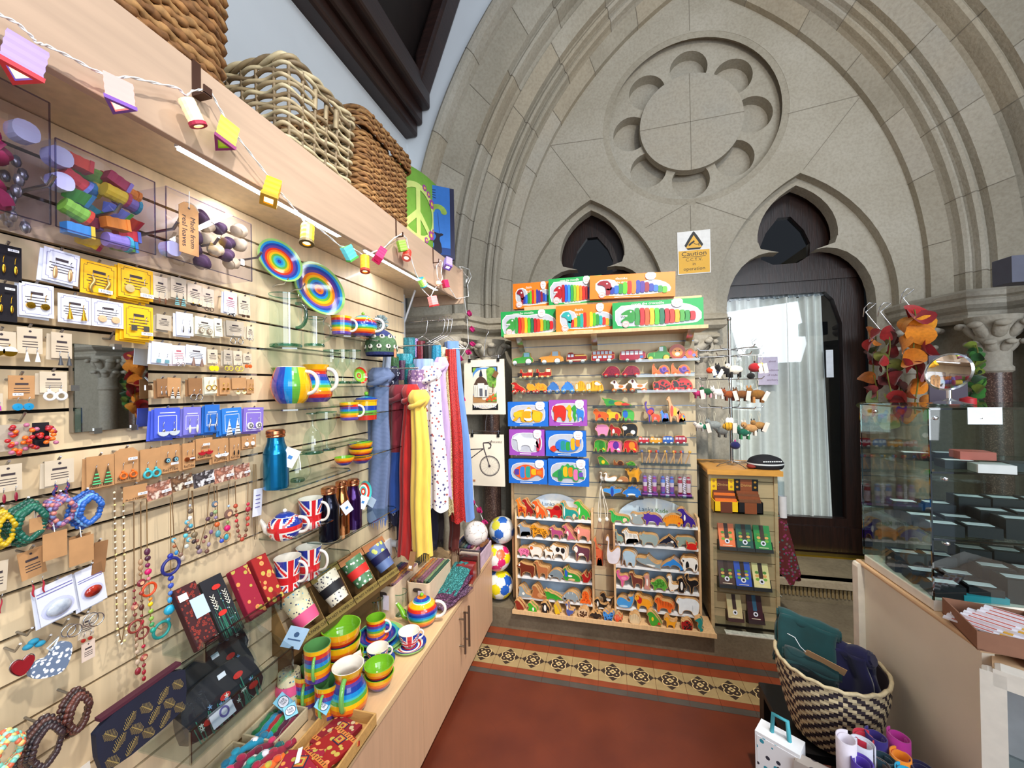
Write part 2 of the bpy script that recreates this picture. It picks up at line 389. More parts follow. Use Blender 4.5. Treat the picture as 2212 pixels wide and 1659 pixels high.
big=[(-1.42,1.9),(-1.42,5.2),(3.2,5.2),(3.2,1.9)]
g.add([(x,2.66,z)for x,z in big+hood[::-1]],[],WHITE)
tb=G();holes([(-1.42,1.9),(-1.42,5.3),(3.3,5.3),(3.3,1.9),(hood[-1][0],1.9)]+hood[::-1],[],.06,2.60,WHITE,tb);struct(tb.build('wall_gable'))
g=G();g.box(-1.48,-1.395,-1.6,2.66,0,3.42,WHITE);struct(g.build('wall_left'))
g=G()
def plan(sx):return[(AX+sx*(x-AX),y)for x,y in((-1.45,2.56),(-1.0,2.56),(-.93,2.80),(-.76,2.84),(-.70,3.12),(-.70,3.3),(-1.45,3.3))]
for sx in(1,-1):
 p=plan(sx)
 if sx<0:p=p[::-1]
 n=len(p);zs=(0,1.99)
 g.add([(x,y,z)for z in zs for x,y in p],[(j,(j+1)%n,n+(j+1)%n,n+j)for j in range(n)]+[tuple(range(n,2*n))],ST[1])
g.box(.54,.72,3.12,3.3,.13,1.9,ST[1])
struct(g.build('wall_jamb',bev=.01))
def sweep_plan(pl,prf,m,g):
 """string course: profile (out, z) carried along a plan polyline, out to the right of travel"""
 L=[V((x,y,0))for x,y in pl];rows=[]
 for i,p in enumerate(L):
  t1=(L[i]-L[i-1]).normalized()if i else(L[1]-L[0]).normalized();t2=(L[i+1]-L[i]).normalized()if i<len(L)-1 else t1
  n1=V((t1 .y,-t1 .x,0));n2=V((t2 .y,-t2 .x,0));nn=(n1+n2).normalized();k=1/max(.4,nn.dot(n1))
  rows.append([(p.x+nn.x*o*k,p.y+nn.y*o*k,z)for o,z in prf])
 q=len(prf);vs=[v for r in rows for v in r]
 g.add(vs,[(i*q+j,(i+1)*q+j,(i+1)*q+j+1,i*q+j+1)for i in range(len(L)-1)for j in range(q-1)],m)
SP=[(-.01,1.87),(.02,1.87),(.045,1.885),(.045,1.905),(.03,1.915),(.035,1.93),(.065,1.945),(.085,1.965),(.085,1.985),(.07,1.995),(.07,2.0),(.085,2.01),(.085,2.035),(.05,2.055),(-.02,2.06)]
g=G()
LP=[(-1.43,2.55),(-.985,2.55),(-.9,2.80),(-.74,2.82),(-.66,3.1),(-.66,3.24)]
sweep_plan(LP,SP,ST[1],g);sweep_plan([(2*AX-x,y)for x,y in LP][::-1],SP,ST[2],g)
sweep_plan([(.54,3.4),(.54,3.14),(.74,3.14),(.74,3.4)],SP,ST[1],g)
struct(g.build('trim_6'))
GRAN=mat('5a4038',.3,h2='866a5c',h3='3a2b28',vs=160,coat=.3)
def column(x,y,r,m,z0=.13):
 g=G()
 g.lathe([(r*1.5,z0),(r*1.5,z0+.08),(r*1.35,z0+.12),(r*1.15,z0+.16),(r,z0+.2)],ST[1],n=20,c=(x,y,0))
 g.lathe([(r,z0+.2),(r,1.58)],m,n=24,c=(x,y,0))
 g.lathe([(r,1.58),(r*1.16,1.59),(r*1.16,1.61),(r*1.02,1.62),(r*1.05,1.70),(r*1.35,1.80),(r*1.75,1.86),(r*1.8,1.885)],ST[2],n=20,c=(x,y,0))
 for ring_,(nn,zz,rr,sz)in enumerate(((8,1.72,1.12,.8),(8,1.81,1.5,1.0))):
  for k in range(nn):
   a=2*pi*(k+.5*ring_)/nn;cx,cy=x+r*rr*cos(a),y+r*rr*sin(a)
   g.T=Matrix.Translation((cx,cy,zz))@Matrix.Rotation(a,4,'Z')@Matrix.Rotation(.55,4,'Y')
   g.ell((0,0,0),(.018*sz,r*.5*sz,.055*sz),ST[2],n=10,k=6);g.ell((.016,0,.045*sz),(.02*sz,r*.55*sz,.018*sz),ST[2],n=10,k=6);g.T=None
 return g
for i,(x,y,r,m)in enumerate(((-.83,2.74,.062,GRAN),(-1.04,2.46,.05,ST[1]),(2*AX+.76,2.70,.06,GRAN),(2*AX+.93,2.58,.06,ST[2]),(1.86,2.98,.05,ST[1]),(.63,3.05,.05,ST[2]))):
 struct(column(x,y,r,m).build('trim_%d'%(7+i)))
g=G();g.tube([(.64+(.02+.007*t)*cos(t*.9),2.99,1.80+(.02+.007*t)*sin(t*.9))for t in range(13)],[.02-.0008*t for t in range(13)],ST[2],n=8)
g.tube([(.50,2.97,1.70),(.55,2.97,1.78),(.63,2.97,1.80),(.70,2.97,1.86)],[.02,.03,.03,.02],ST[2],n=8);struct(g.build('trim_14'))
g=G()
for(x0,x1,z0,z1)in((-1.46,-1.30,3.36,3.5),(-1.40,-1.26,3.44,3.6),(-1.36,-1.20,3.54,3.72)):g.box(x0,x1,-1.6,2.60,z0,z1,DARKW)
def slope(x):return 3.60+(x+1.22)*2.55
for y0,y1,off in((2.44,2.60,0),(1.45,1.6,0),(.45,.6,0)):
 g.add([(x,y,z+dz)for x in(-1.24,-.2)for y in(y0,y1)for z,dz in((slope(x),0),(slope(x),.28))],[(0,1,3,2),(4,6,7,5),(0,4,5,1),(2,3,7,6),(0,2,6,4),(1,5,7,3)],DARKW)
struct(g.build('trim_15',bev=.02))
BRD=mat('1a0f0c',.6,var=.3,vs=8)
g=G()
g.add([(-1.42,-1.6,3.5),(-1.42,2.60,3.5),(-.2,2.60,6.6),(-.2,-1.6,6.6),(-1.46,-1.6,3.52),(-1.46,2.60,3.52),(-.24,2.60,6.64),(-.24,-1.6,6.64)],[(0,1,2,3),(7,6,5,4),(0,3,7,4),(1,5,6,2)],BRD)
struct(g.build('ceiling'))
GLD=glass('1c2a2a',.10,1.0)
def door(cx,name,curtain):
 root=bpy.data.objects.new(name,None);COL.objects.link(root);struct(root);root.location=(cx,3.42,.275)
 g=G();zb=0.0
 tre=[(x-cx,z-.275)for x,z in trefoil(cx,.275)]
 big=[(x,z)for x,z in tre]
 o=[(-.5,0),(-.5,2.75),(.5,2.75),(.5,0)]
 pane=[(-.41,.26),(-.41,1.90),(-.38,1.94),(.26,1.94),(.31,1.88),(.36,1.70),(.36,.26)]
 top=smooth_pts([(-.16,2.17),(-.17,2.36),(0,2.58),(.17,2.36),(.16,2.17)],1);top[0:0]=[]
 holes(o,[pane,top],.05,-.03,DOORW,g)
 g.box(-.5,.5,-.045,-.03,2.03,2.1,DOORW);g.box(-.5,.5,-.045,-.03,.02,.2,DOORW)
 g.build('door_leaf',root,bev=.004)
 g=G();g.rect(-.44,.4,.22,1.97,-.0,GLD if not curtain else glass('f0f4f4',.10));g.rect(-.2,.2,2.02,2.56,-.0,GLD);g.build('glass_pane',root)
 g=G();g.box(-.5,.5,-.12,-.06,-.01,.012,mat('b5962e',.3,metal=.9));g.build('threshold_strip',root)
 return root
d1=door(XRR-.02,'door_1',True);d2=door(XL,'door_2',False)
g=G();g.box(-1.4,3.0,3.95,4.0,0,3.2,mat('151516',.8));struct(g.build('wall_far'))
g=G();g.box(2.95,3.05,-1.6,2.6,0,3.6,stone_mat('9c927c','a89e88'));struct(g.build('wall_right'))
# ================================================================== SHOP FIXTURES ON THE LEFT
MAPLE=mat('dcc6a2',.42,var=.10,vs=3,stretch=(14,14,1.2),coat=.1)
MAPLE2=mat('baa08a',.42,var=.08,vs=3,stretch=(14,1.2,14),coat=.1)
CTOP=mat('dcb98c',.4,var=.08,vs=3,stretch=(14,1.5,14),coat=.1)
CDOOR=mat('cfa684',.45,var=.06,vs=4,stretch=(16,16,1))
EDGE=mat('8f6f4c',.55)
CHROME=mat('d8dade',.18,metal=1,var=.01)
STEELM=mat('9a9a9e',.3,metal=1,var=.02)
ACR=glass('f0f6f6',.10);ACRE=glass('9fb4b4',.25)
WX=-1.12;GZ0,GP=1.603,.0853
def zg(k):return GZ0+GP*k
slat=thing('slatwall_panel','pale maple slatwall panel with black grooves along the left wall','wall panel',(WX,.85,.48))
g=G()
for k in range(-13,6):
 a=zg(k)+.0035;b=min(zg(k+1)-.0035,2.11);a=max(a,.48)
 g.box(0,.016,-1.15,1.145,a-.48,b-.48,MAPLE)
g.T=Matrix.Translation((-.016,0,0));g.build('board',slat)
g=G();g.box(-.03,-.012,-1.15,1.145,0,1.63,mat('191614',.35));g.build('groove_backing',slat)
g=G();PW=mat('c4cad2',.35,metal=.3);g.box(-.02,.006,.178,.2,0,1.63,PW);g.build('upright',slat)
g=G();g.box(-.02,.012,1.135,1.165,-.0,1.60,PW);g.build('upright',slat)
def wpt(px,py,X=-1.06):
 p=onX(px,py,X);return p
def hook(px,py,X=-1.12,L=.055,up=.012):
 """chrome prong let into the groove nearest the given pixel"""
 p=onX(px,py,X+L);y=p.y;z=p.z;q=(WX,.85,.48)
 g=G();g.tube([(.0,y-q[1],z-q[2]),(L*.75,y-q[1],z-q[2]-.004),(L,y-q[1],z-q[2]+up)],.0022,STEELM,n=6)
 g.box(-.004,.003,y-q[1]-.012,y-q[1]+.012,z-q[2]-.012,z-q[2]+.012,mat('3a3430',.3,metal=.6));g.build('prong_hook',slat)
can=thing('display_canopy','pale wood canopy shelf with a deep fascia above the slatwall','canopy',(-1.13,.85,2.1))
g=G();g.box(-.26,.245,-1.5,1.37,.012,.03,MAPLE);g.build('soffit',can)
g=G();g.box(.245,.265,-1.5,1.39,-.022,.17,MAPLE2);g.build('fascia',can,bev=.002)
g=G();g.box(-.04,.29,1.372,1.392,-.045,.165,MAPLE2);g.build('end_panel',can,bev=.002)
g=G();g.box(-.26,.245,-1.5,1.37,.15,.168,MAPLE2);g.build('top_board',can)
for i,(px,py)in enumerate(((425,150),(856,480),(936,545))):
 p=onX(px,py,-.862);hk=mat('4a2f24',.4,metal=.5)
 t=thing('fascia_hook',('brown flat metal hook over the fascia below the large dark basket','brown wire hook on the fascia just left of the green peace banner','brown wire hook on the fascia under the green peace banner')[i],'hook',(-.865,p.y,2.27))
 w_=.009 if i==0 else .003
 g=G();g.box(-.03,.003,-w_,w_,.0,.003,hk);g.box(0,.003,-w_,w_,-.075,0,hk);g.build('strap',t)
 g=G();g.box(0,.034,-w_,w_,-.078,-.074,hk);g.box(.031,.034,-w_,w_,-.076,-.058,hk);g.build('prong',t)
LED=mat('ffffff',emit=9,var=0)
for i,(a,b)in enumerate(((.66,1.19),(1.34,1.99))):
 t=thing('strip_light',('long lit white strip light under the fascia above the rose boxes','lit white strip light under the far end of the fascia')[i],'light',(-.902,(a+b)/2,2.0945))
 g=G();g.box(-.012,.012,-(b-a)/2,(b-a)/2,-.006,0,mat('e8e8ea',.4));g.build('housing',t)
 g=G();g.box(-.009,.009,-(b-a)/2+.003,(b-a)/2-.003,-.012,-.006,LED);g.build('diffuser',t)
wt=G();wt.box(-.2,.19,-1.6,1.6,-.025,0,CTOP);o=wt.build('worktop',loc=(-.935,.86,.48),bev=.003);tag(o,'long pale wood worktop under the slatwall carrying the rainbow crockery','worktop')
ROD=mat('8b8378',.3,metal=1,var=.02)
def cabinet(y0,y1,label,doors,handles):
 t=thing('base_cabinet',label,'cabinet',(-.95,(y0+y1)/2,0));h=(y1-y0)/2
 g=G();g.box(-.17,.18,-h,h,.06,.455,CDOOR);g.box(-.17,.13,-h,h,0,.06,mat('6b4d38',.6));g.build('carcass',t)
 for(a,b),hy in zip(doors,handles):
  d=G();d.box(.18,.198,a-(y0+y1)/2+.0015,b-(y0+y1)/2-.0015,.045,.452,CDOOR);dd=d.build('door',t,bev=.0012)
  if hy is not None:
   q=hy-(y0+y1)/2;d=G();d.cyl((.228,q,.215),(.228,q,.42),.006,ROD,n=10)
   for z in(.25,.385):d.cyl((.198,q,z),(.228,q,z),.0045,ROD,n=8)
   d.build('handle',dd)
cabinet(-.6,1.467,'pale wood base cabinet nearest the camera, plain doors without visible handles',[(-.6,.45),(.45,1.467)],[None,None])
cabinet(1.467,2.44,'pale wood base cabinet at the far end with two bar handles',[(1.467,1.895),(1.895,2.44)],[1.865,1.925])
def rrect(hx,hy,r,n=6,per=.012):
 L=[]
 for cx,cy,a0 in((hx-r,hy-r,0),(-hx+r,hy-r,pi/2),(-hx+r,-hy+r,pi),(hx-r,-hy+r,1.5*pi)):
  L+=[(cx+r*cos(a0+i*pi/2/n),cy+r*sin(a0+i*pi/2/n))for i in range(n+1)]
 out=[]
 for i in range(len(L)):
  a,b=V((*L[i],0)),V((*L[(i+1)%len(L)],0));k=max(1,int((b-a).length/per))
  out+=[a.lerp(b,j/k)for j in range(k)]
 return out
SG=[mat('8a6238',.85,var=.45,vs=55),mat('76502c',.85,var=.45,vs=60),mat('9c7547',.85,var=.4,vs=50)]
def seagrass(hx,hy,h,r,g,pitch=.014,z0=0,grow=.0):
 rows=int(h/pitch)
 for k in range(rows):
  z=z0+(k+.5)*pitch;s_=1+grow*k/rows
  P=rrect(hx*s_,hy*s_,r,per=.009);n=len(P)
  pts=[V((p.x,p.y,z+.0022*sin(i*2.1+k*1.7)))+p.normalized()*(.004*sin(i*1.05+k*pi))for i,p in enumerate(P)]
  g.tube(pts,[pitch*.56*(1+.28*sin(i*2.1+k*pi))for i in range(n)],SG[(k*7+k//3)%3],n=6,closed=True)
t=thing('seagrass_basket','largest dark seagrass basket on the canopy, at the left end','basket',(-1.125,.53,2.27))
g=G();seagrass(.235,.265,.48,.09,g,.0155,0,.04);g.build('woven_wall',t)
g=G();g.prism([(x,y)for x,y in[(p.x,p.y)for p in rrect(.23,.26,.09)]],0,0.01,SG[1]);g.T=None
for i,q in enumerate(g.v):g.v[i]=(q[0],q[2],q[1])
g.build('base',t)
t=thing('seagrass_hamper','smaller brown seagrass hamper with a lid, right of the willow one','basket',(-1.10,1.52,2.27))
g=G();seagrass(.19,.19,.30,.05,g,.0115);g.build('woven_wall',t)
g=G();seagrass(.208,.205,.07,.055,g,.0115,.30);
for sc in(.9,.75,.6,.45,.3,.15):g.tube([V((p.x*sc*1.06,p.y*sc*1.06,.375))for p in rrect(.2,.2,.055,per=.015)],.012,SG[int(sc*10)%3],n=5,closed=True)
g.build('lid',t)
WIL=[mat('b3a382',.6,var=.25,vs=30),mat('9b8a6a',.6,var=.25,vs=30),mat('c2b592',.6,var=.2,vs=30),mat('7d6b50',.6,var=.3,vs=30)]
t=thing('willow_hamper','open weave grey willow hamper with a handle hole, middle of the canopy','basket',(-1.085,1.135,2.27))
g=G();hx,hy,H_=.165,.145,.275
base=rrect(hx,hy,.03,per=.01);n=len(base);ns=24
for k in range(15):
 z=.012+k*.0178;fl=1+.10*k/15
 hole=10<=k<=12
 pts=[];seg=[]
 for i in range(n+1):
  p=base[i%n]*fl;d=p.normalized();ph=sin(i/n*ns*pi*2/2+k*pi)
  q=V((p.x,p.y,z+.003*sin(i*.5+k)))+d*.007*ph
  if hole and p.x>hx*fl*.93 and abs(p.y)<.05:
   if len(seg)>1:g.tube(seg,.0066,WIL[k*3%4],n=6)
   seg=[]
  else:seg.append(q)
 if len(seg)>1:g.tube(seg,.0066,WIL[k*3%4],n=6)
g.build('woven_wall',t)
g=G()
for j in range(ns):
 i=int(j*n/ns);p=base[i];g.cyl((p.x,p.y,0),(p.x*1.1,p.y*1.1,.28),.0055,WIL[3],n=6)
g.build('stakes',t)
g=G()
for q in range(3):g.tube([V((p.x*1.1,p.y*1.1,.278))+V((0,0,.008*sin(i*.45+q*2.1)))+p.normalized()*.008*cos(i*.45+q*2.1)for i,p in enumerate(base)],.0075,WIL[(q+1)%4],n=6,closed=True)
for y in(-.05,.05):g.cyl((hx*1.07,y,.19),(hx*1.09,y,.26),.008,WIL[1],n=7)
g.cyl((hx*1.07,0,.19),(hx*1.09,0,.26),.006,WIL[1],n=7)
g.build('rim',t)
g=G();
for k in range(13):g.cyl((-hx,-hy+.02+k*.02,.006),(hx,-hy+.02+k*.02,.006),.007,WIL[k%4],n=5)
g.build('base',t)
LX=-.842
def lp(px,py,X=LX):p=onX(px,py,X);return p-V((-.85,1.0,2.2))
sl=thing('string_lights','white cable of small lit paper lanterns hung along the wooden fascia','string lights',(-.85,1.0,2.2))
WC=mat('e9edf0',.4)
CAB=[(-60,-10),(0,32),(38,50),(70,80),(78,92),(100,98),(150,122),(200,150),(245,168),(280,166),(330,178),(385,190),(402,208),(415,196),(440,193),(458,203),(475,235),(495,268),(505,285),(540,330),(575,375),(590,392),(600,410),(620,432),(645,462),(664,488),(680,487),(705,506),(735,532),(765,538),(787,552),(805,545),(830,535),(850,515),(868,505),(878,515),(884,545),(898,590),(908,608),(912,625),(925,638),(930,642),(938,625),(950,612),(962,612)]
CAB2=[(962,612),(975,628),(985,645),(1000,643),(1012,640),(1010,615),(1018,598),(1013,582),(1000,577),(992,576),(1004,592),(1012,600),(1006,612),(1008,600)]
CAB3=[(953,612),(945,600),(943,575),(950,562),(956,566),(953,590),(956,600),(950,614)]
g=G()
for cb in(CAB,CAB2,CAB3):
 P=[lp(*c)for c in cb];Q=[]
 for a,b in zip(P,P[1:]):
  for j in range(5):Q.append(a.lerp(b,j/5))
 for s_ in(0,pi):g.tube([q+V((.0016*cos(i*.9+s_),0,.0016*sin(i*.9+s_)))for i,q in enumerate(Q)],.0013,WC,n=5)
g.build('cable',sl)
def lantern(top,bot,w,nside,c1,c2,X=LX+.01,em=.5,w2=None):
 A,B=lp(*top,X),lp(*bot,X);d=(B-A);sc=(onX(*bot,X)-CAM).dot(FW)/FP;r=w*sc*.46
 d=d.normalized();d=(d+V((.14,-.08,0))).normalized();L=(B-A).length*1.1
 u=d.orthogonal().normalized();v=d.cross(u)
 g=G();off=pi/nside if nside<8 else 0
 def ringp(c,rr):return[c+u*rr*cos(2*pi*j/nside+off)+v*rr*sin(2*pi*j/nside+off)for j in range(nside)]
 rows=[]
 for k in range(9):rows.append(ringp(A+d*L*k/8,r*(1.0 if k%2 else .95)))
 vs=[p for q in rows for p in q]
 g.add(vs,[(k*nside+j,k*nside+(j+1)%nside,(k+1)*nside+(j+1)%nside,(k+1)*nside+j)for k in range(8)for j in range(nside)],glow(c1,em*.6),False)
 g.add(rows[0],[tuple(range(nside))],mat(c2,.6))
 lo=g.build('lantern',sl)
 g=G();o_,i_=ringp(B0:=A+d*L,r*1.08),ringp(B0,r*.6);o2=ringp(A+d*L*.86,r*1.08);i2=ringp(A+d*L*.93,r*.6)
 g.add(o_+i_+o2+i2,[(j,(j+1)%nside,nside+(j+1)%nside,nside+j)for j in range(nside)]+[(j,2*nside+j,2*nside+(j+1)%nside,(j+1)%nside)for j in range(nside)],mat(c2,.6))
 g.add(i2,[tuple(range(nside))],glow('fff0cc' if em>.3 else c1,1.2 if em>.3 else .3));g.build('rim',lo)
for a in(((57,98),(42,165),78,3,'9d86d6','d42838',.45),((250,174),(255,232),62,3,'f29a94','7b4bb0',.9),((402,215),(425,270),34,14,'f8dcae','bb2a4c',1.1),((492,268),(478,315),50,3,'b8d23a','8a2a6a',.25),((592,395),(578,435),46,4,'f0b420','c9981c',.5),((665,488),(660,526),30,14,'f7c51c','5b4a1c',.5),((745,533),(757,560),34,3,'58c8dc','4fae4a',.4),((788,554),(786,586),21,14,'f3b324','c03a2a',.45),((826,541),(812,562),26,4,'e02a6a','e02a6a',.2),((865,520),(869,541),24,4,'8cc440','8cc440',.4),((880,543),(876,558),20,14,'e23a2e','f4756a',.4),((908,602),(914,616),18,14,'9ad45a','2fa0b8',.4),((932,640),(935,660),26,3,'f08a8a','c8242a',.7),((960,605),(962,620),19,3,'e0285e','e0285e',.25),((968,560),(965,578),22,4,'9a8be0','8a6ad0',.7),((946,608),(946,616),10,10,'ffd9b8','ffb89a',1.0)):
 lantern(*a[:6],em=a[6])
LG=mat('7fb541',.8);YG=mat('d8e884',.8);PU=mat('a84a9c',.8);GY=mat('f0d040',.8)
t=thing('peace_banner','green banner with a pale peace sign and purple flowers beside the hamper','banner',(-.972,1.91,2.27),WALLROT)
def tri(fn,g,m):pass
g=G();HW,HH=.158,.42
def ban(i,j):x=-HW+2*HW*i;z=HH*j;return(x,-.012-.02*sin(pi*i)-.02*j*0,z-.10*i*0)
g.sheet(lambda i,j:ban(i,j),12,4,LG)
g.build('cloth',t,solid=.006)
g=G();y=-.018
cx,cz,r=-.03,.2,.15
def bend(g):
 for k,q in enumerate(g.v):g.v[k]=(q[0],q[1]-.02*sin(pi*(q[0]+HW)/(2*HW)),q[2])
g.ring(cx,cz,r-.03,r,y,YG,n=32)
for a in(pi/2,-pi/2,-pi/4,-3*pi/4):
 p=(cx+(r-.015)*cos(a),cz+(r-.015)*sin(a));st=[(cx+(p[0]-cx)*k/4,cz+(p[1]-cz)*k/4)for k in range(5)];g.line(st,.03,y-.0004,YG)
for k,(fx,fz,fr)in enumerate(((.02,.345,.016),(.055,.325,.016),(.085,.285,.024),(.075,.11,.024),(.10,.14,.012),(.03,.07,.015))):
 for q in range(7):g.disc(fx+fr*.7*cos(q*.9),fz+fr*.7*sin(q*.9),fr*.42,fr*.42,y-.001-.0001*q,PU,8)
 g.disc(fx,fz,fr*.45,fr*.45,y-.002,GY,10)
bend(g);g.build('print',t)
t.rotation_euler=(0,0,WALLROT-.25)
t=thing('hare_picture','blue canvas picture of a dark hare gazing at a seed head','picture',(-.885,2.03,2.27),WALLROT-.9)
g=G();g.box(-.075,.075,0,.02,0,.40,mat('14163c',.7));g.build('canvas',t)
g=G();NV=mat('141428',.8);g.rect(-.075,.05,.02,.40,-.0006,mat('2f6fc0',.8));g.rect(-.075,.05,.02,.06,-.001,mat('1a3c7a',.8))
g.poly(smooth_pts([(-.045,.02),(.0,.02),(.0,.07),(-.012,.10),(-.01,.12),(.012,.13),(.005,.14),(-.02,.135),(-.045,.145),(-.038,.132),(-.03,.12),(-.038,.10),(-.05,.09),(-.055,.075),(-.042,.085),(-.044,.05)],1),-.0016,NV)
g.line([(-.012,.14),(-.02,.25)],.002,-.0014,mat('26406a',.8))
for k in range(9):a=.1+k*.36;g.disc(-.02+.035*cos(a),.255+.03*sin(a),.018,.014,-.0016-.00005*k,mat('8fae4a',.8,var=.2),10)
for k in range(4):g.line([(-.07,.34+.01*k),(-.03,.33+.015*k)],.003,-.0016,NV)
g.build('print',t)
# ================================================================== CROCKERY, GLASS AND BOTTLES
def cer(h):return mat(h,.12,coat=.6,var=.05,vs=40)
cY,cO,cR,cP,cD,cL,cT,cG,cI=(cer(h)for h in('f0b214','ea7a1c','d0301f','5a3f96','1c3d9c','1688cc','3fb0b0','5fa63a','78b62a'))
cW=cer('efe9dd');cPL=cer('8cc06a')
RB=[cY,cO,cR,cP,cD,cL,cT,cG]
def dep(p):return(p-CAM).dot(FW)/FP
def band_prof(prof,n=3):
 out=[]
 for(r0,z0),(r1,z1)in zip(prof,prof[1:]):out+=[(r0+(r1-r0)*i/n,z0+(z1-z0)*i/n)for i in range(n)]
 return out+[prof[-1]]
def curve(pts,n=6):
 """smooth profile through (r, z) points (catmull-rom)"""
 P=[pts[0]]+list(pts)+[pts[-1]];o=[]
 for i in range(1,len(P)-2):
  for k in range(n):
   t=k/n;o.append(tuple(.5*((2*P[i][d])+(P[i+1][d]-P[i-1][d])*t+(2*P[i-1][d]-5*P[i][d]+4*P[i+1][d]-P[i+2][d])*t*t+(3*P[i][d]-P[i-1][d]-3*P[i+1][d]+P[i+2][d])*t**3)for d in(0,1)))
 return o+[pts[-1]]
def by_height(prof,bands):
 """band list top -> bottom given as (material, share); one material per profile segment by height"""
 z0,z1=prof[0][1],max(p[1]for p in prof);tot=sum(b[1]for b in bands);ms=[]
 for a,b in zip(prof,prof[1:]):
  t=(z1-(a[1]+b[1])/2)/(z1-z0)*tot;s_=0
  for m,w_ in bands:
   s_+=w_
   if t<=s_:break
  ms.append(m)
 return ms
RBAND=[(cY,1.4),(cO,.5),(cR,.9),(cP,.7),(cD,1.1),(cL,.8),(cT,.5),(cG,.8),(cY,.9),(cO,.9),(cR,1),(cP,1.2)]
def vessel(g,outer,bands,inner,t=.0035,n=32):
 pr=band_prof(outer,4);g.lathe(pr,by_height(pr,bands),n)
 inn=[(max(r-t,.001),max(z,outer[0][1]+t))for r,z in outer[::-1]]
 g.lathe([outer[-1]]+inn+[(.0005,inn[-1][1])],inner,n);g.lathe([(.0005,outer[0][1]),outer[0]],bands[-1][0],n)
def handle(root,r,z0,z1,ang,m,out=.022,w=.005,r2=None):
 g=G();L=[]
 for i in range(13):
  a=-pi/2+pi*i/12;z=(z0+z1)/2+(z1-z0)/2*sin(a);rr=(r if r2 is None else r2+(r-r2)*(z-z0)/(z1-z0))-.002+out*max(0,cos(a))**.8
  L.append((rr*cos(ang),rr*sin(ang),z))
 g.tube(L,w,m,n=8);g.build('handle',root)
def dirang(dx,dy):return math.atan2(dy,dx)
AUP=math.atan2(CR.y,CR.x)
def mug(p,r,h,label,bands=RBAND,inner=cI,hm=cW,ha=AUP,taper=.94,group=None,name='mug',cat='mug'):
 t=thing(name,label,cat,p,0,group);g=G()
 vessel(g,[(r*taper*.93,0),(r*taper,.004),(r*(taper+1)/2,h*.5),(r,h)],bands,inner);g.build('body',t)
 handle(t,r,h*.2,h*.82,ha,hm,out=r*.62,w=r*.12);return t
def bowl(p,r,h,label,bands,inner=cI,group=None,name='bowl'):
 g=G();out=curve([(r*.45,0),(r*.62,h*.12),(r*.9,h*.55),(r,h)],4);vessel(g,out,bands,inner,.004)
 return tag(g.build(name,loc=p),label,'bowl',group)
BB=[(cY,1.6),(cO,1),(cR,.8),(cP,1.2),(cD,1.2)]
def plate(p,r,label,rot=None,rings=None,name='plate',group=None):
 rings=rings or[cPL,cL,cD,cP,cR,cO,cY,cG,cT,cL,cD]
 g=G();k=len(rings);rs=[r*(1-i/k)for i in range(k)]+[.0005]
 prof=[]
 for i,q in enumerate(rs):
  f=q/r;z=.012*max(0,(f-.62)/.38)if f>.62 else 0
  prof.append((q,z+.004))
 g.lathe(prof,rings,40);g.lathe([(.0005,0),(r*.6,0),(r*.99,.010),(r,prof[0][1])],cPL,40)
 return tag(g.build(name,loc=p,rot=rot),label,'plate',group)
UB,UR,UW=cer('1f3a9c'),cer('d8262c'),cer('f2eee6')
def ujack(s,t):
 """flag colours at s, t in -1..1"""
 if abs(s)<.13 or abs(t)<.15:return UR
 if abs(s)<.22 or abs(t)<.25:return UW
 d=abs(abs(s)-abs(t))
 if d<.09:return UR
 if d<.20:return UW
 return UB
def flagmug(p,r,h,label,ha=AUP,group=None,name='flag_mug',span=1.45):
 t=thing(name,label,'mug',p,0,group);g=G();ca=math.atan2(CAM.y-p[1],CAM.x-p[0])+.25
 pr=band_prof([(r*.80,0),(r*.84,.003),(r*.86,h*.35),(r*.93,h*.7),(r*1.02,h)],9);n=72;k=len(pr)-1
 def fn(j,i):
  a=2*pi*(j+.5)/n-ca;a=(a+pi)%(2*pi)-pi;s_=a/span
  if abs(s_)>1:s_=2-abs(s_)
  return ujack(-s_,2*(i+.5)/k-1)
 g.lathe(pr,None,n,fn=fn,smooth=True)
 g.lathe([(r*1.02,h),(r*.97,h),(r*.80,.006),(.0005,.006)],cW,32);g.build('body',t)
 handle(t,r*.95,h*.22,h*.86,ha,cW,out=r*.7,w=r*.12);return t
def spout(root,pts,rs,m):
 g=G();g.tube(pts,rs,m,n=12);g.lathe([(rs[-1],0),(rs[-1]*.7,0),(.0005,-.006)],cW,12,c=pts[-1]);g.build('spout',root)
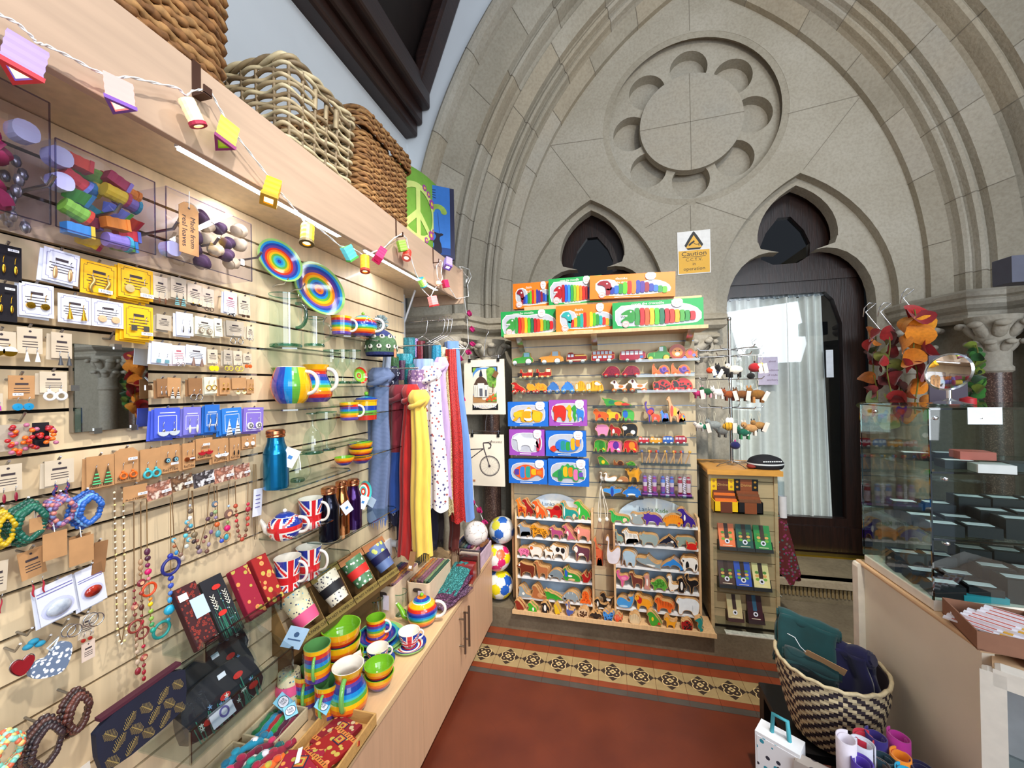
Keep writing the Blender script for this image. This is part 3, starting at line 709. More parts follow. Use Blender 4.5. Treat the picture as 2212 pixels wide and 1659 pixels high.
def teapot(p,r,h,label,right=AUP,bands=None,sm=cI,hm=cW,flag=False,name='teapot'):
 """spout to the left of the picture, handle to the right"""
 t=thing(name,label,'teapot',p);g=G()
 pr=curve([(r*.6,0),(r*.86,h*.14),(r,h*.42),(r*.9,h*.68),(r*.5,h*.84)],5)
 if flag:
  n=72;ca=right-pi/2;k=len(pr)-1
  def fn(j,i):
   a=(2*pi*(j+.5)/n-ca+pi)%(2*pi)-pi;s_=a/1.5
   if abs(s_)>1:s_=2-abs(s_)
   return ujack(s_,2*(i+.5)/k-1)
  g.lathe(pr,None,n,fn=fn)
 else:pr=band_prof(pr,2);g.lathe(pr,by_height(pr,bands or RBAND),36)
 g.lathe([(.0005,0),(r*.6,0)],UW if flag else cP,24);g.build('body',t)
 g=G();lp_=[(r*.56,h*.83),(r*.5,h*.88),(r*.3,h*.94),(.001,h*.96)];lm=[UB,UB,UB]if flag else[cT,cD,cO]
 g.lathe(lp_,lm,28);g.lathe([(r*.6,h*.815),(r*.56,h*.835)],cW,28);g.ell((0,0,h*1.02),(r*.13,r*.13,r*.13),UW if flag else cI,12,8);g.build('lid',t)
 d=V((cos(right),sin(right),0));sp=[(-d*r*.85)+V((0,0,h*.2)),(-d*r*1.2)+V((0,0,h*.28)),(-d*r*1.38)+V((0,0,h*.52)),(-d*r*1.62)+V((0,0,h*.72))]
 spout(t,sp,[r*.24,r*.2,r*.14,r*.11],sm)
 handle(t,r*.93,h*.22,h*.78,right,hm,out=r*.62,w=r*.1);return t
def shelf(y0,y1,z,label,X0=-1.118,d=.13,cut=True):
 yc=(y0+y1)/2;t=thing('acrylic_shelf',label,'shelf',(X0,yc,z));a,b=y0-yc,y1-yc
 g=G();pl=[(0,a),(d-.03,a),(d,a+.03),(d,b-.03),(d-.03,b),(0,b)]if cut else[(0,a),(d,a),(d,b),(0,b)]
 n=len(pl);vs=[(x,y,zz)for zz in(-.005,0)for x,y in pl]
 g.add(vs,[tuple(range(n))[::-1],tuple(range(n,2*n))],ACR);g.add(vs,[(j,(j+1)%n,n+(j+1)%n,n+j)for j in range(n)],glass('7f9494',.3));g.build('plate',t)
 g=G();g.box(0,.006,a,b,-.035,-.005,ACR);g.build('lip',t);return t
def sz(px,py,X):return onX(px,py,X)
shelf(1.055,1.33,1.690,'clear shelf holding the two glass jugs');shelf(1.36,1.72,1.766,'clear shelf holding the striped mug, teapot and sheep hat')
shelf(1.055,1.40,1.489,'clear shelf holding the two rainbow jugs');shelf(1.42,1.68,1.565,'clear shelf holding the small stacked goblets')
shelf(1.20,1.50,1.337,'clear shelf holding the two large wine goblets');shelf(1.40,1.80,1.449,'clear shelf holding the rainbow mug and lidded jar')
shelf(1.04,1.38,1.236,'clear shelf holding the blue bottle and round tumbler');shelf(1.42,1.78,1.270,'clear shelf holding the green bowls')
shelf(1.04,1.33,1.075,'clear shelf holding the flag teapot and flag mug');shelf(1.22,1.68,.995,'clear shelf holding the metal bottles',d=.15)
shelf(1.04,1.36,.916,'clear shelf holding the two lowest flag mugs',d=.14)
RX=(0,math.radians(78),0)
for(px,py,rp,lab,rings)in((602,566,48,'smaller rainbow ringed plate leaning on wall brackets, upper left',[cPL,cL,cD,cP,cR,cO,cY,cG,cT,cL,cD]),(688,626,60,'larger glossy rainbow plate on wall brackets, lower right of the two',[cPL,cL,cD,cP,cO,cY,cG,cL,cD,cO,cR])):
 p=onX(px,py,-1.075);plate(p,rp*dep(p),lab,rot=(0,math.radians(76),math.radians(-14)),rings=rings)
brk=thing('plate_bracket','chrome U bracket under the smaller rainbow plate','bracket',onX(604,622,-1.115))
def ubr(t,q):
 g=G();g.box(-.004,0,-.012+q,.012+q,-.05,.0,mat('b9b2ac',.3,metal=.8));g.build('back_plate',t);g=G();g.tube([(0,q,-.01),(.03,q,.0),(.06,q,0),(.075,q,.018)],.003,CHROME);g.build('prong',t)
ubr(brk,-.04);ubr(brk,.035)
brk=thing('plate_bracket','chrome U bracket under the larger rainbow plate','bracket',onX(690,700,-1.115));ubr(brk,-.05);ubr(brk,.05)
GL=glass('f1faf7',.14);GLE=glass('8cc4b6',.25)
def gvessel(p,prof,label,name,cat,base=True,hnd=None,group=None):
 t=thing(name,label,cat,p,0,group);g=G();g.lathe(prof,GL,28);g.build('bowl',t)
 g=G();r=prof[0][0];g.lathe([(.0005,0),(r,0),(r*1.02,.006),(r*.95,.010),(.0005,.010)],GLE,28);g.build('foot',t)
 g=G();g.lathe([(prof[-1][0]+.0012,prof[-1][1]-.002),(prof[-1][0]+.0012,prof[-1][1]+.0015),(prof[-1][0]-.001,prof[-1][1]+.0015)],GLE,28);g.build('rim',t)
 if hnd:handle(t,*hnd)
 return t
p=onX(618,750,-1.04);k=dep(p)
gvessel(p,[(31*k,0),(31*k,112*k)],'tall straight glass jug with a green glass handle','glass_jug','jug',hnd=(31*k,40*k,92*k,AUP-.3,GLE,26*k,4*k))
p=onX(679,749,-1.04);k=dep(p)
gvessel(p,[(20*k,0),(20*k,62*k)],'shorter glass jug right of the tall one','glass_jug','jug',hnd=(20*k,10*k,50*k,AUP-.3,GL,26*k,3*k))
p=onX(738,724,-1.04);k=dep(p);mug(p,21*k,40*k,'rainbow striped mug on the top clear shelf, left of a teapot')
p=onX(785,727,-1.04);k=dep(p);teapot(p,29*k,48*k,'small rainbow teapot on the top clear shelf beside the sheep hat',sm=cY)
p=onX(832,768,-1.0);k=dep(p);t=thing('bobble_hat','knitted green and navy bobble hat with white sheep, grey pompom','hat',(p.x-.02,p.y,1.766-.062))
HG,HN,HW_=mat('4d6b4a',.95,var=.3,vs=80,bump=.4),mat('252f63',.95,var=.2,vs=80,bump=.4),mat('e8e4d8',.95)
g=G();pr=curve([(.066,0),(.071,.02),(.07,.055),(.058,.085),(.035,.11),(.006,.125)],4);g.lathe(pr,[HN if z<.012 or z>.083 else HG for r,z in pr[:-1]],30)
g.build('hat_body',t)
g=G()
for row,(zz,rr,nn)in enumerate(((.038,.071,11),(.083,.06,10))):
 for q in range(nn):
  a=2*pi*(q+.5*row)/nn;c=(rr*cos(a),rr*sin(a),zz);g.T=Matrix.Translation(c)@Matrix.Rotation(a,4,'Z');g.ell((0,0,0),(.004,.0125,.010),HW_,10,6);g.ell((.003,0,.003),(.003,.0045,.006),BLK,8,5)
  for s_ in(-.006,.006):g.box(.0,.003,s_-.001,s_+.001,-.018,-.008,BLK)
  g.T=None
g.build('sheep_pattern',t)
g=G();GRW=mat('9fb0b0',.95,h2='4c6670')
for q in range(150):
 d=V((R.gauss(0,1),R.gauss(0,1),R.gauss(0,1))).normalized();c=V((0,0,.155));g.cyl(c,c+d*.036,.004,GRW,r1=.0015,n=5)
g.build('pompom',t)
g=G();g.box(.07,.073,-.008,.008,-.01,.028,mat('e88f6a',.7));g.build('price_tag',t)
p=onX(630,871,-1.03);k=dep(p);t=thing('striped_jug','round jug with vertical rainbow stripes and white handle','jug',p);g=G()
pr=curve([(24*k,0),(33*k,12*k),(40*k,36*k),(35*k,60*k),(29*k,77*k)],5);vs_=[cY,cO,cR,cP,cD,cL,cG,cY]
n=64;g.lathe(pr,None,n,fn=lambda j,i:vs_[(j*16//n)%8]);inn=[(r-.004,z+.002)for r,z in pr[::-1]];g.lathe([pr[-1]]+inn+[(.001,.004)],cW,32);g.build('body',t)
g=G();d=V((-cos(AUP),-sin(AUP),0));s0=d*29*k;g.add([s0*.8+V((0,0,78*k)),s0+V((d.y*12*k,-d.x*12*k,77*k)),s0*1.55+V((0,0,78*k)),s0+V((-d.y*12*k,d.x*12*k,77*k)),s0*1.1+V((0,0,58*k))],[(1,2,4),(2,3,4),(0,1,4),(0,4,3)],cG,True);g.build('spout',t)
handle(t,33*k,20*k,68*k,AUP,cW,out=25*k,w=4*k)
def bandjug(p,r,h,label,ha,hm,bands=RBAND,lip=None):
 t=thing('rainbow_jug',label,'jug',p);g=G()
 vessel(g,curve([(r*.68,0),(r*.95,h*.14),(r,h*.32),(r*.82,h*.56),(r*.66,h*.75),(r*.7,h*.86),(r*.82,h)],5),bands,cW,n=36)
 if lip is not None:
  d=V((cos(lip),sin(lip),0));q=V((-d.y,d.x,0));T=d*r*.8+V((0,0,h))
  g.add([T*1+q*r*.3+V((0,0,0)),T+d*r*.32+V((0,0,h*.05)),T-q*r*.3,T-V((0,0,h*.22))],[(0,1,3),(1,2,3)],bands[0][0],True)
  g.add([T*1+q*r*.28,T+d*r*.3+V((0,0,h*.05)),T-q*r*.28,T-d*.004-V((0,0,h*.2))],[(0,3,1),(1,3,2)],cW,True)
 g.build('body',t);handle(t,r*.8,h*.3,h*.88,ha,hm,out=r*.62,w=r*.13);return t
p=onX(684,868,-1.06);k=dep(p);bandjug(p,32*k,80*k,'rainbow banded jug with a white handle behind the striped one',AUP,cW)
for i,px in enumerate((716,740,764)):
 p=onX(px,829,-1.03-.02*(i==1));k=dep(p);gvessel(p,curve([(15*k,0),(4*k,5*k),(3*k,22*k),(10*k,32*k),(16*k,46*k),(15*k,72*k)],4),('left hand small glass goblet on the short clear shelf','middle small glass goblet on the short clear shelf','right hand small glass goblet beside the painted dish')[i],'goblet','glass',group='small goblets on the clear shelf')
p=onX(774,812,-1.05);k=dep(p);plate(p,18*k,'small red and green painted dish standing on edge',rot=(0,math.radians(80),math.radians(-10)),rings=[cR,cI,cI,cPL,cer('b03a28'),cI],name='painted_dish')
p=onX(755,907,-1.03);k=dep(p);mug(p,20*k,38*k,'rainbow mug on the clear shelf in front of the lidded jar')
p=onX(792,906,-1.06);k=dep(p);t=thing('lidded_jar','rainbow lidded jar with a green knob beside the scarves','jar',p);g=G();vessel(g,[(21*k,0),(22*k,40*k)],RBAND,cW);g.build('body',t)
g=G();g.lathe([(23*k,40*k),(24*k,43*k),(20*k,47*k),(8*k,50*k),(2*k,51*k)],[cY,cD,cL,cT],28);g.ell((0,0,56*k),(4.5*k,4.5*k,4.5*k),cI);g.build('lid',t);handle(t,22*k,8*k,34*k,AUP+pi,cW,13*k,3*k)
p=onX(676,979,-1.02);k=dep(p);t=gvessel(p,curve([(21*k,0),(20*k,20*k),(14*k,45*k),(4*k,58*k),(4*k,82*k),(12*k,86*k)],4),'wine goblet standing upside down on the middle clear shelf','goblet','glass')
p=onX(706,972,-1.05);k=dep(p);t=gvessel(p,curve([(18*k,0),(4*k,6*k),(4*k,30*k),(14*k,42*k),(20*k,62*k),(20*k,82*k)],4),'wine goblet standing upright beside the upturned one','goblet','glass')
COP=mat('d08a62',.2,metal=1,var=.05);
def bottle(p,r,h,m,label,tag_=False):
 t=thing('drinking_bottle',label,'bottle',p);g=G();g.lathe(curve([(r*.94,0),(r,h*.03),(r,h*.5),(r*.97,h*.62),(r*.72,h*.76),(r*.66,h*.84),(r*.66,h*.87)],4),m,28);g.lathe([(.0005,0),(r*.94,0)],m,28);g.build('body',t)
 g=G();g.lathe([(r*.72,h*.865),(r*.76,h*.88),(r*.74,h*.90),(r*.72,h*.905),(r*.78,h*.92),(r*.76,h*.975),(r*.6,h*.995),(.001,h)],COP,28);g.build('cap',t)
 if tag_:
  g=G();g.T=Matrix.Translation((r*1.08,r*.4*(1 if tag_>0 else-1),h*.5))@Matrix.Rotation(WALLROT-.5,4,'Z')@Matrix.Rotation(.5*tag_,4,'Y')
  w_=r*.62;g.box(-w_,w_,-.001,.001,-w_*1.3,w_*1.3,mat('e4e8f2',.7));g.rect(-w_*.3,w_*.3,-.2*w_,.3*w_,-.0016,mat('3f7fc0',.7));g.T=None;g.build('swing_tag',t)
 return t
def metal2(a,b):return mat(a,.22,metal=.85,coat=.4,var=.05)
p=onX(597,1052,-1.035);k=dep(p);bottle(p,24.5*k,125*k,metal2('0a7bb0',0),'metallic blue bottle with a copper cap on the clear shelf',1)
p=onX(643,1040,-1.04);k=dep(p);gvessel(p,curve([(14*k,0),(24*k,12*k),(26*k,28*k),(18*k,60*k)],4),'round stemless glass tumbler beside the blue bottle','tumbler','glass')
p=onX(744,1004,-1.04);k=dep(p);bowl(p,21*k,17*k,'single small rainbow bowl beside a stack of three',BB)
for i in range(3):
 p=onX(780,1000,-1.05);k=dep(p);bowl(p+V((0,0,i*13*k)),25*k,19*k,'rainbow bowl, %s of the stack of three on the clear shelf'%('bottom','middle','top')[i],BB,group='three stacked shelf bowls')
p=onX(616,1162,-1.03);k=dep(p);teapot(p,34*k,58*k,'white spouted Union flag teapot on the lower clear shelf',sm=cW,flag=True,name='flag_teapot')
p=onX(672,1138,-1.05);k=dep(p);flagmug(p,24*k,62*k,'Union flag mug just behind the flag teapot')
p=onX(712,1163,-1.02);k=dep(p);bottle(p,21*k,112*k,metal2('14182c',0),'black metal bottle with a copper cap',0)
p=onX(739,1150,-1.04);k=dep(p);bottle(p,16*k,112*k,mat('c98552',.18,metal=1),'bare copper bottle between the black and purple ones',-1)
p=onX(764,1138,-1.04);k=dep(p);bottle(p,17*k,104*k,metal2('3c1a5c',0),'metallic purple bottle with a copper cap',1)
p=onX(783,1062,-1.07);k=dep(p);plate(p,22*k,'small teal dish with red dots standing behind the purple bottle',rot=(0,math.radians(80),0),rings=[cT,cR,cW,cT,cR,cW],name='painted_dish')
p=onX(622,1271,-1.02);k=dep(p);flagmug(p,26*k,68*k,'Union flag mug at the front of the lowest clear shelf')
p=onX(668,1246,-1.05);k=dep(p);flagmug(p,25*k,66*k,'Union flag mug at the back of the lowest clear shelf')
def top(px,py,z):return onZ(px,py,z)
TZ=.48
def cp(px,py,h):q=onZ(px,py,TZ+h);return V((q.x,q.y,TZ)),dep(q)
p,k=cp(727,1360,.215)
for i in range(4):bowl(p+V((0,.025,.0455*i)),41*k,.078,'large green lined rainbow bowl, %s of its stack at the wall side'%('bottom','second from bottom','third from bottom','top')[i],BB,group='large stacked bowls on the worktop')
p,k=cp(815,1364,.05)
plate(p,60*k,'large rainbow dinner plate at the bottom of the plate pile',rings=[cPL,cG,cO,cO,cR,cD],group='plates piled on the worktop');plate(p+V((0,0,.012)),58*k,'large blue rimmed dinner plate in the middle of the pile',rings=[cPL,cL,cD,cD,cO,cO,cR],group='plates piled on the worktop')
plate(p+V((0,0,.026)),43*k,'small rainbow side plate on top of the plate pile',rings=[cT,cD,cP,cD,cR,cO,cY,cR,cP],group='plates piled on the worktop')
mug(p+V((-.005,.0,.032)),20*k,.078,'rainbow mug standing on the plate pile',taper=.97)
p,k=cp(912,1345,0);teapot(p,33*k,.125,'large rainbow teapot with a green spout on the worktop',hm=cW)
def saucer(p,r,label):return plate(p,r,label,rings=[UB,UB,UW,UR,UW,UB,UR,UW,UB,UR],name='flag_saucer',group='flag saucers on the worktop')
def flagcup(px,py,label,ls):
 p,k=cp(px,py,.066);saucer(p,36*k,ls);t=thing('flag_cup',label,'cup',p+V((0,0,.010)),0,'flag cups on the worktop');r=23*k;h=.056
 pr=band_prof(curve([(r*.5,0),(r*.72,h*.15),(r*.92,h*.55),(r,h)],3),2);g=G();ca=math.atan2(CAM.y-p.y,CAM.x-p.x);n=60;K=len(pr)-1
 def fn(j,i):
  a=(2*pi*(j+.5)/n-ca+pi)%(2*pi)-pi;s_=a/1.4
  if abs(s_)>1:s_=2-abs(s_)
  return ujack(-s_,2*(i+.5)/K-1)
 g.lathe(pr,None,n,fn=fn);g.lathe([(r,h),(r*.95,h),(r*.7,h*.25),(.001,h*.14)],cW,28);g.build('body',t);handle(t,r*.92,h*.3,h*.9,AUP+.35,cW,r*.42,r*.09)
flagcup(884,1362,'Union flag teacup on its saucer by the worktop edge','Union flag saucer under the teacup nearest the worktop edge');flagcup(816,1398,'Union flag teacup behind the pair of small bowls','Union flag saucer half hidden behind the small bowls')
p,k=cp(819,1432,.085)
for i in range(2):bowl(p+V((0,0,.032*i)),31*k,.052,'%s small green lined bowl of the pair by the worktop edge'%('lower','upper')[i],BB,group='pair of small bowls')
p,k=cp(752,1408,.11)
for i in range(3):bowl(p+V((0,0,.026*i)),32*k,.055,'%s green lined bowl of the stack behind the worktop jug'%('bottom','middle','top')[i],BB,group='bowls behind the jug')
HF=math.atan2(CAM.y-1.1,CAM.x+1.0)-.25
p,k=cp(752,1436,.15);bandjug(p,40*k,.15,'fat rainbow jug with a green handle at the front of the crockery',HF-.1,cer('6fb35a'),lip=HF+pi-.5)
p,k=cp(664,1448,.108);mug(p,27*k,.108,'rainbow mug half hidden at the wall side of the stacked mugs',hm=cer('6fb35a'),ha=HF,inner=cer('5f9a58'))
p2,k=cp(708,1470,.108);mug(p2,27*k,.108,'rainbow mug under the jug, front of the stacked mugs',hm=cer('6fb35a'),ha=HF-.2,inner=cer('5f9a58'))
q,k=cp(691,1386,.219);mug(V((q.x,q.y-.012,TZ+.1095)),27*k,.108,'rainbow mug stacked on top of the two others',hm=cer('6fb35a'),ha=HF,inner=cer('5f9a58'))
for i,(px,py,lab)in enumerate(((757,1290,'straight glass tumbler nearest the cup carton'),(790,1276,'straight glass tumbler in the back row by the carton'),(812,1300,'straight glass tumbler in front of the card storage box'),(864,1285,'round sided glass tumbler in front of the second storage box'))):
 q,k=cp(px,py,.09);q.x=max(q.x,-1.085);gvessel(q,[(.030,0),(.033,.105)],lab,'tumbler','glass',group='tumblers on the worktop')
CARD=mat('8a6a3c',.85,var=.12,vs=20);CARD2=mat('6f522c',.85,var=.1,vs=20)
y0,y1=1.085,1.65
ca=thing('cup_carton','brown card display carton tilted against the wall with four cups','carton',(-1.09,(y0+y1)/2,.728));h=(y1-y0)/2;ca.rotation_euler=(0,0,-.1)
A,Bp,Cc,D=(.0,.10),(.02,.135),(.115,-.02),(.095,-.055)
g=G();E=(.0,-.06)
for y in(-h,h):g.add([(x,y,z)for x,z in(A,Bp,(.05,.03),Cc,D,E)],[tuple(range(6))],CARD2)
for a,b,m in((A,Bp,CARD),(D,E,CARD2),(Cc,D,CARD),(E,A,CARD2)):
 g.add([(a[0],-h,a[1]),(a[0],h,a[1]),(b[0],h,b[1]),(b[0],-h,b[1])],[(0,1,2,3)],m)
g.build('tray',ca)
BR=mat('a0683f',.85);OL=mat('7d6a34',.85)
for i in range(4):
 g=G();a=-h+2*h*i/4+.002;b=-h+2*h*(i+1)/4-.002
 g.add([(Bp[0]+.001,a,Bp[1]+.001),(Bp[0]+.001,b,Bp[1]+.001),(.04,b,.110),(.04,a,.110)],[(0,1,2,3)],(BR,OL)[i==1]);g.build('header_strip',ca);g=G()
 g.add([(Cc[0]+.001,a,Cc[1]+.001),(Cc[0]+.001,b,Cc[1]+.001),(.1,b,.003),(.1,a,.003)],[(0,1,2,3)],OL)
 g.T=Matrix(((-.02/.03,.745,0,.146),(0,0,0,0),(0,0,0,0),(0,0,0,1)))
 g.T=Matrix.Translation((.109,(a+b)/2,-.008))@Matrix.Rotation(WALLROT,4,'Z')@Matrix.Rotation(-.85,4,'X');g.text("I'M NOT A PAPER CUP",0,0,.015,-.002,mat('3a2d12',.8),w=.135);g.T=None;g.build('front_strip',ca)
for i in range(5):
 g=G();yy=-h+2*h*i/4;g.add([(.03,yy,.10),(.108,yy,-.018),(.085,yy,-.05),(.0,yy,.02)],[(0,1,2,3)],CARD);g.build('divider',ca,solid=.002)
ELE=cells('ece2cc','4a4652',95,thr=.30,rough=.4,seed=3);ELE2=cells('ece0b8','4d4a60',95,thr=.28,rough=.4,dots2='6fc0dc')
cups=[(ELE2,'e85a8a',0,'bamboo cup with elephants on yellow and a pink band, first in the carton'),(ELE,'16161c',1,'bamboo cup with elephants and a black band, second in the carton'),(cells('4f7f58','f2efe4',60,thr=.3,rough=.4),'d42a24',1,'green spotted bamboo cup with a red band, third in the carton'),(cells('5a6f9e','c6cf6a',34,thr=.3,rough=.4),'14184a',1,'blue bamboo cup with a navy band, last in the carton')]
for i,(m,bc,mid,lab)in enumerate(cups):
 y=(y0+y1)/2-h+2*h*(i+.5)/4;t=thing('bamboo_cup',lab,'cup',(-1.033+.1*(y-(y0+y1)/2),y,.795));t.rotation_euler=(0,math.radians(142),0)
 g=G();pr=[(.045,-.055),(.0455,-.05),(.034,.06)];g.lathe(pr,m,28);g.lathe([(.034,.06),(.001,.06)],m,28);g.lathe([(.001,-.055),(.045,-.055)],m,28);g.build('body',t)
 z0,z1=(-.012,.022)if mid else(.018,.058);f=lambda z:.0455-.0115*(z+.05)/.11+.0022
 g=G();g.lathe([(f(z0)-.002,z0),(f(z0),z0),(f(z1),z1),(f(z1)-.002,z1)],mat(bc,.6,var=.02),28);g.build('grip_band',t)
for i,(m,lab)in enumerate(((ELE2,'pink banded bamboo cup in the shade below the carton'),(ELE,'black banded bamboo cup in the shade below the carton'))):
 y=1.12+.11*i;t=thing('bamboo_cup',lab,'cup',(-1.07,y,.5365))
 g=G();g.lathe([(.001,-.055),(.044,-.055),(.034,.06),(.001,.06)],m,24);g.build('body',t)
 g=G();g.lathe([(.0425,-.0),(.0395,.03)],mat(('e85a8a','16161c')[i],.6),24);g.build('grip_band',t)
g=G();g.box(-.03,.012,-h,h,-.23,-.06,CARD2);g.build('lower_tray',ca)
g=G();g.T=Matrix.Translation((.13,-h-.012,.03))@Matrix.Rotation(WALLROT-.7,4,'Z')@Matrix.Rotation(.5,4,'Y');g.box(-.03,.03,-.001,.001,-.032,.032,mat('a9c9e4',.7));g.disc(0,.01,.008,.008,-.0015,mat('3c5a80',.7));g.box(-.02,.02,-.0015,-.001,-.008,-.004,mat('3c5a80',.7));g.T=None;g.build('swing_tag',ca)
# ================================================================== JEWELLERY AND GOODS ON THE SLATWALL
PAPW=mat('dfe2f0',.7,var=.02);PAPY=mat('f2b60c',.6,var=.04);KR=mat('b98a5c',.85,var=.1,vs=30);KRD=mat('8e6540',.85,var=.12,vs=30)
BEI=mat('cdbda6',.8,var=.06,vs=30);GRYC=mat('b4a896',.8,var=.06);CREAM=mat('e2dcc4',.75);INK=mat('3a3036',.8);RINK=mat('b04a58',.8);PRICE=mat('f4f4f8',.6,var=0);PINK_INK=mat('6b66a8',.8)
GOLD=mat('d6a634',.25,metal=1,var=.1);SILV=mat('c9ccd2',.2,metal=1,var=.05);COPR=mat('b8683c',.3,metal=.9)
def col(h,rough=.35):return mat(h,rough,var=.08,coat=.2)
def earpair(t,w,h,kind,m,dz=0,m2=None,sc=1.0,y=-.004):
 """two earrings with hooks; w, h card size"""
 for sx in(-1,1):
  g=G();x=sx*w*.21;z=-h*.06+dz*h;s_=w*sc
  g.tube([(x-.0,y,z+h*.20),(x+s_*.02,y-.002,z+h*.24),(x,y-.001,z+h*.16),(x,y,z+h*.04)],.0006,SILV if m is not GOLD else GOLD,n=4)
  zz=z-h*.05
  if kind=='disc':g.T=Matrix.Translation((x,y,zz-s_*.1))@Matrix.Rotation(pi/2,4,'X');g.lathe([(.0005,.002),(s_*.13,.0015),(s_*.13,-.0015),(.0005,-.002)],m,16)
  elif kind=='cone':g.T=Matrix.Translation((x,y-.003,zz-s_*.3));g.lathe([(.0005,0),(s_*.09,.0),(s_*.02,s_*.42),(.0005,s_*.43)],m,12)
  elif kind=='ring':g.tube([(x+s_*.15*cos(a*.45),y,zz-s_*.14+s_*.15*sin(a*.45))for a in range(14)],s_*.026,m,n=6,closed=True)
  elif kind=='donut':g.tube([(x+s_*.17*cos(a*.45),y-.002,zz-s_*.2+s_*.17*sin(a*.45))for a in range(14)],s_*.06,m,n=6,closed=True);g.ell((x,y,zz+s_*.06),(s_*.07,)*3,m2 or m,8,6)
  elif kind=='tri':g.prism([(x,zz+h*.22),(x-s_*.16,zz-s_*.45),(x+s_*.16,zz-s_*.45)],y-.002,y,m);[g.box(x-s_*.16*q,x+s_*.16*q,y-.003,y-.002,zz+h*.22-(s_*.45+h*.22)*q-.0012,zz+h*.22-(s_*.45+h*.22)*q+.0012,m2)for q in(.4,.6,.8,.95)]
  elif kind=='fan':g.prism([(x+s_*.17*cos(a),zz-s_*.04+s_*.15*sin(a))for a in[pi+pi*q/8 for q in range(9)]],y-.003,y,m);g.ell((x,y-.002,zz),(s_*.05,)*3,m2 or GOLD,8,6)
  elif kind=='square':g.box(x-s_*.1,x+s_*.1,y-.002,y,zz-s_*.2,zz,m)
  elif kind=='wave':g.tube([(x+s_*.05*sin(q*.8),y,zz+h*.15-q*h*.06)for q in range(9)],[s_*.03+s_*.03*sin(q*.39)for q in range(9)],m,n=7)
  elif kind=='drop':g.T=Matrix.Translation((x,y-.002,zz-s_*.15));g.ell((0,0,0),(s_*.07,s_*.04,s_*.24),m,10,8)
  elif kind=='half':g.prism([(x+s_*.28*cos(a),zz-s_*.02+s_*.28*sin(a))for a in[pi*q/8 for q in range(9)]],y-.004,y,m2);g.prism([(x+s_*.28*cos(a),zz-s_*.02+s_*.28*sin(a))for a in[pi+pi*q/8 for q in range(9)]],y-.004,y,m)
  elif kind=='tassel':
   for q in range(6):g.cyl((x+s_*.02*(q-2.5),y,zz),(x+s_*.035*(q-2.5),y,zz-s_*.35),s_*.022,m,n=5)
  elif kind=='flower':
   g.T=Matrix.Translation((x,y-.001,zz-s_*.05))@Matrix.Rotation(pi/2,4,'X');g.lathe([(.0005,.002),(s_*.15,.0015),(s_*.15,-.001)],m,14);g.T=None
   for q in range(9):g.line([(x+s_*.04*cos(q*.7),zz-s_*.05+s_*.04*sin(q*.7)),(x+s_*.12*cos(q*.7),zz-s_*.05+s_*.12*sin(q*.7))],s_*.03,y-.0035-.0001*q,m2)
  g.T=None
  g.build('earring',t)
def dcard(box,m,label,name='earring_card',X=-1.058,style='lines',price=None,ear=None,tilt=0,brand=None,group=None,cut=False,cat='earrings',layers=0,hooky=True,yaw=0):
 x0,y0,x1,y1=box;c=onX((x0+x1)/2,(y0+y1)/2,X);k=abs(onX(x1,(y0+y1)/2,X).y-onX(x0,(y0+y1)/2,X).y);h=abs(onX((x0+x1)/2,y0,X).z-onX((x0+x1)/2,y1,X).z);w=k
 t=thing(name,label,cat,c,0,group);t.rotation_euler=(0,tilt,WALLROT+yaw)
 out=[(-w/2,-h/2),(w/2,-h/2),(w/2,h/2),(-w/2,h/2)]
 if cut:q=w*.22;out=[(-w/2,-h/2),(w/2,-h/2),(w/2,h/2-q),(w/2-q,h/2),(-w/2+q,h/2),(-w/2,h/2-q)]
 g=G();g.prism(out,-.0008,.0006,m)
 for q in range(layers):g.T=Matrix.Translation((-.004*(q+1),.005*(q+1),-.004*(q+1)))@Matrix.Rotation(.03*(q+1),4,'Y');g.prism(out,-.0008,.0006,m);g.T=None
 ink=RINK if style=='red' else INK
 if style in('lines','red','frame'):
  if style=='frame':
   a,b=w*.42,h*.43;q=w*.08;P=[(-a+q,-b),(a-q,-b),(a-q,-b+q),(a,-b+q),(a,b-q),(a-q,b-q),(a-q,b),(-a+q,b),(-a+q,b-q),(-a,b-q),(-a,-b+q),(-a+q,-b+q),(-a+q,-b)]
   g.line(P,w*.012,-.0012,INK if m is PAPY else PINK_INK)
  g.box(-w*.18,w*.18,-.0013,-.0008,h*.16,h*.24,ink)
  for q in range(4):ww=w*(.34-.05*(q%2));g.box(-ww,ww,-.0013,-.0008,h*(.06-.085*q),h*(.06-.085*q)+h*.022,ink)
 elif style=='tag':g.disc(0,h*.36,w*.06,w*.06,-.0012,INK,10);g.box(-w*.25,w*.25,-.0013,-.0008,h*.10,h*.18,ink);[g.box(-w*.3,w*.3,-.0013,-.0008,-h*(.05+.1*q),-h*(.05+.1*q)+h*.025,ink)for q in range(3)]
 if brand:g.text(brand,0,-h*.40,h*.15,-.0013,mat('4a3226',.8),w=w*.8)
 g.build('card',t)
 if price:
  g=G();px_,pz_,pt=price;pw=w*.20 if w>.03 else w*.3;g.box(px_*w-pw,px_*w+pw,-.009,-.0085,pz_*h-pw*.32,pz_*h+pw*.32,PRICE);g.text(pt,px_*w,pz_*h,pw*.55,-.0095,mat('50607a',.7),w=pw*1.4);g.build('price_sticker',t)
 if ear:earpair(t,w,h,*ear)
 if hooky:hook((x0+x1)/2+3,y0+6,L=.064)
 return t
VW,NB='black velvet card',None
VEL=mat('15111a',.95)
dcard((-14,530,47,606),VEL,'black display card with long gold earrings, upper at the left edge',style=None,ear=('drop',GOLD),price=(.1,.35,'14-00'))
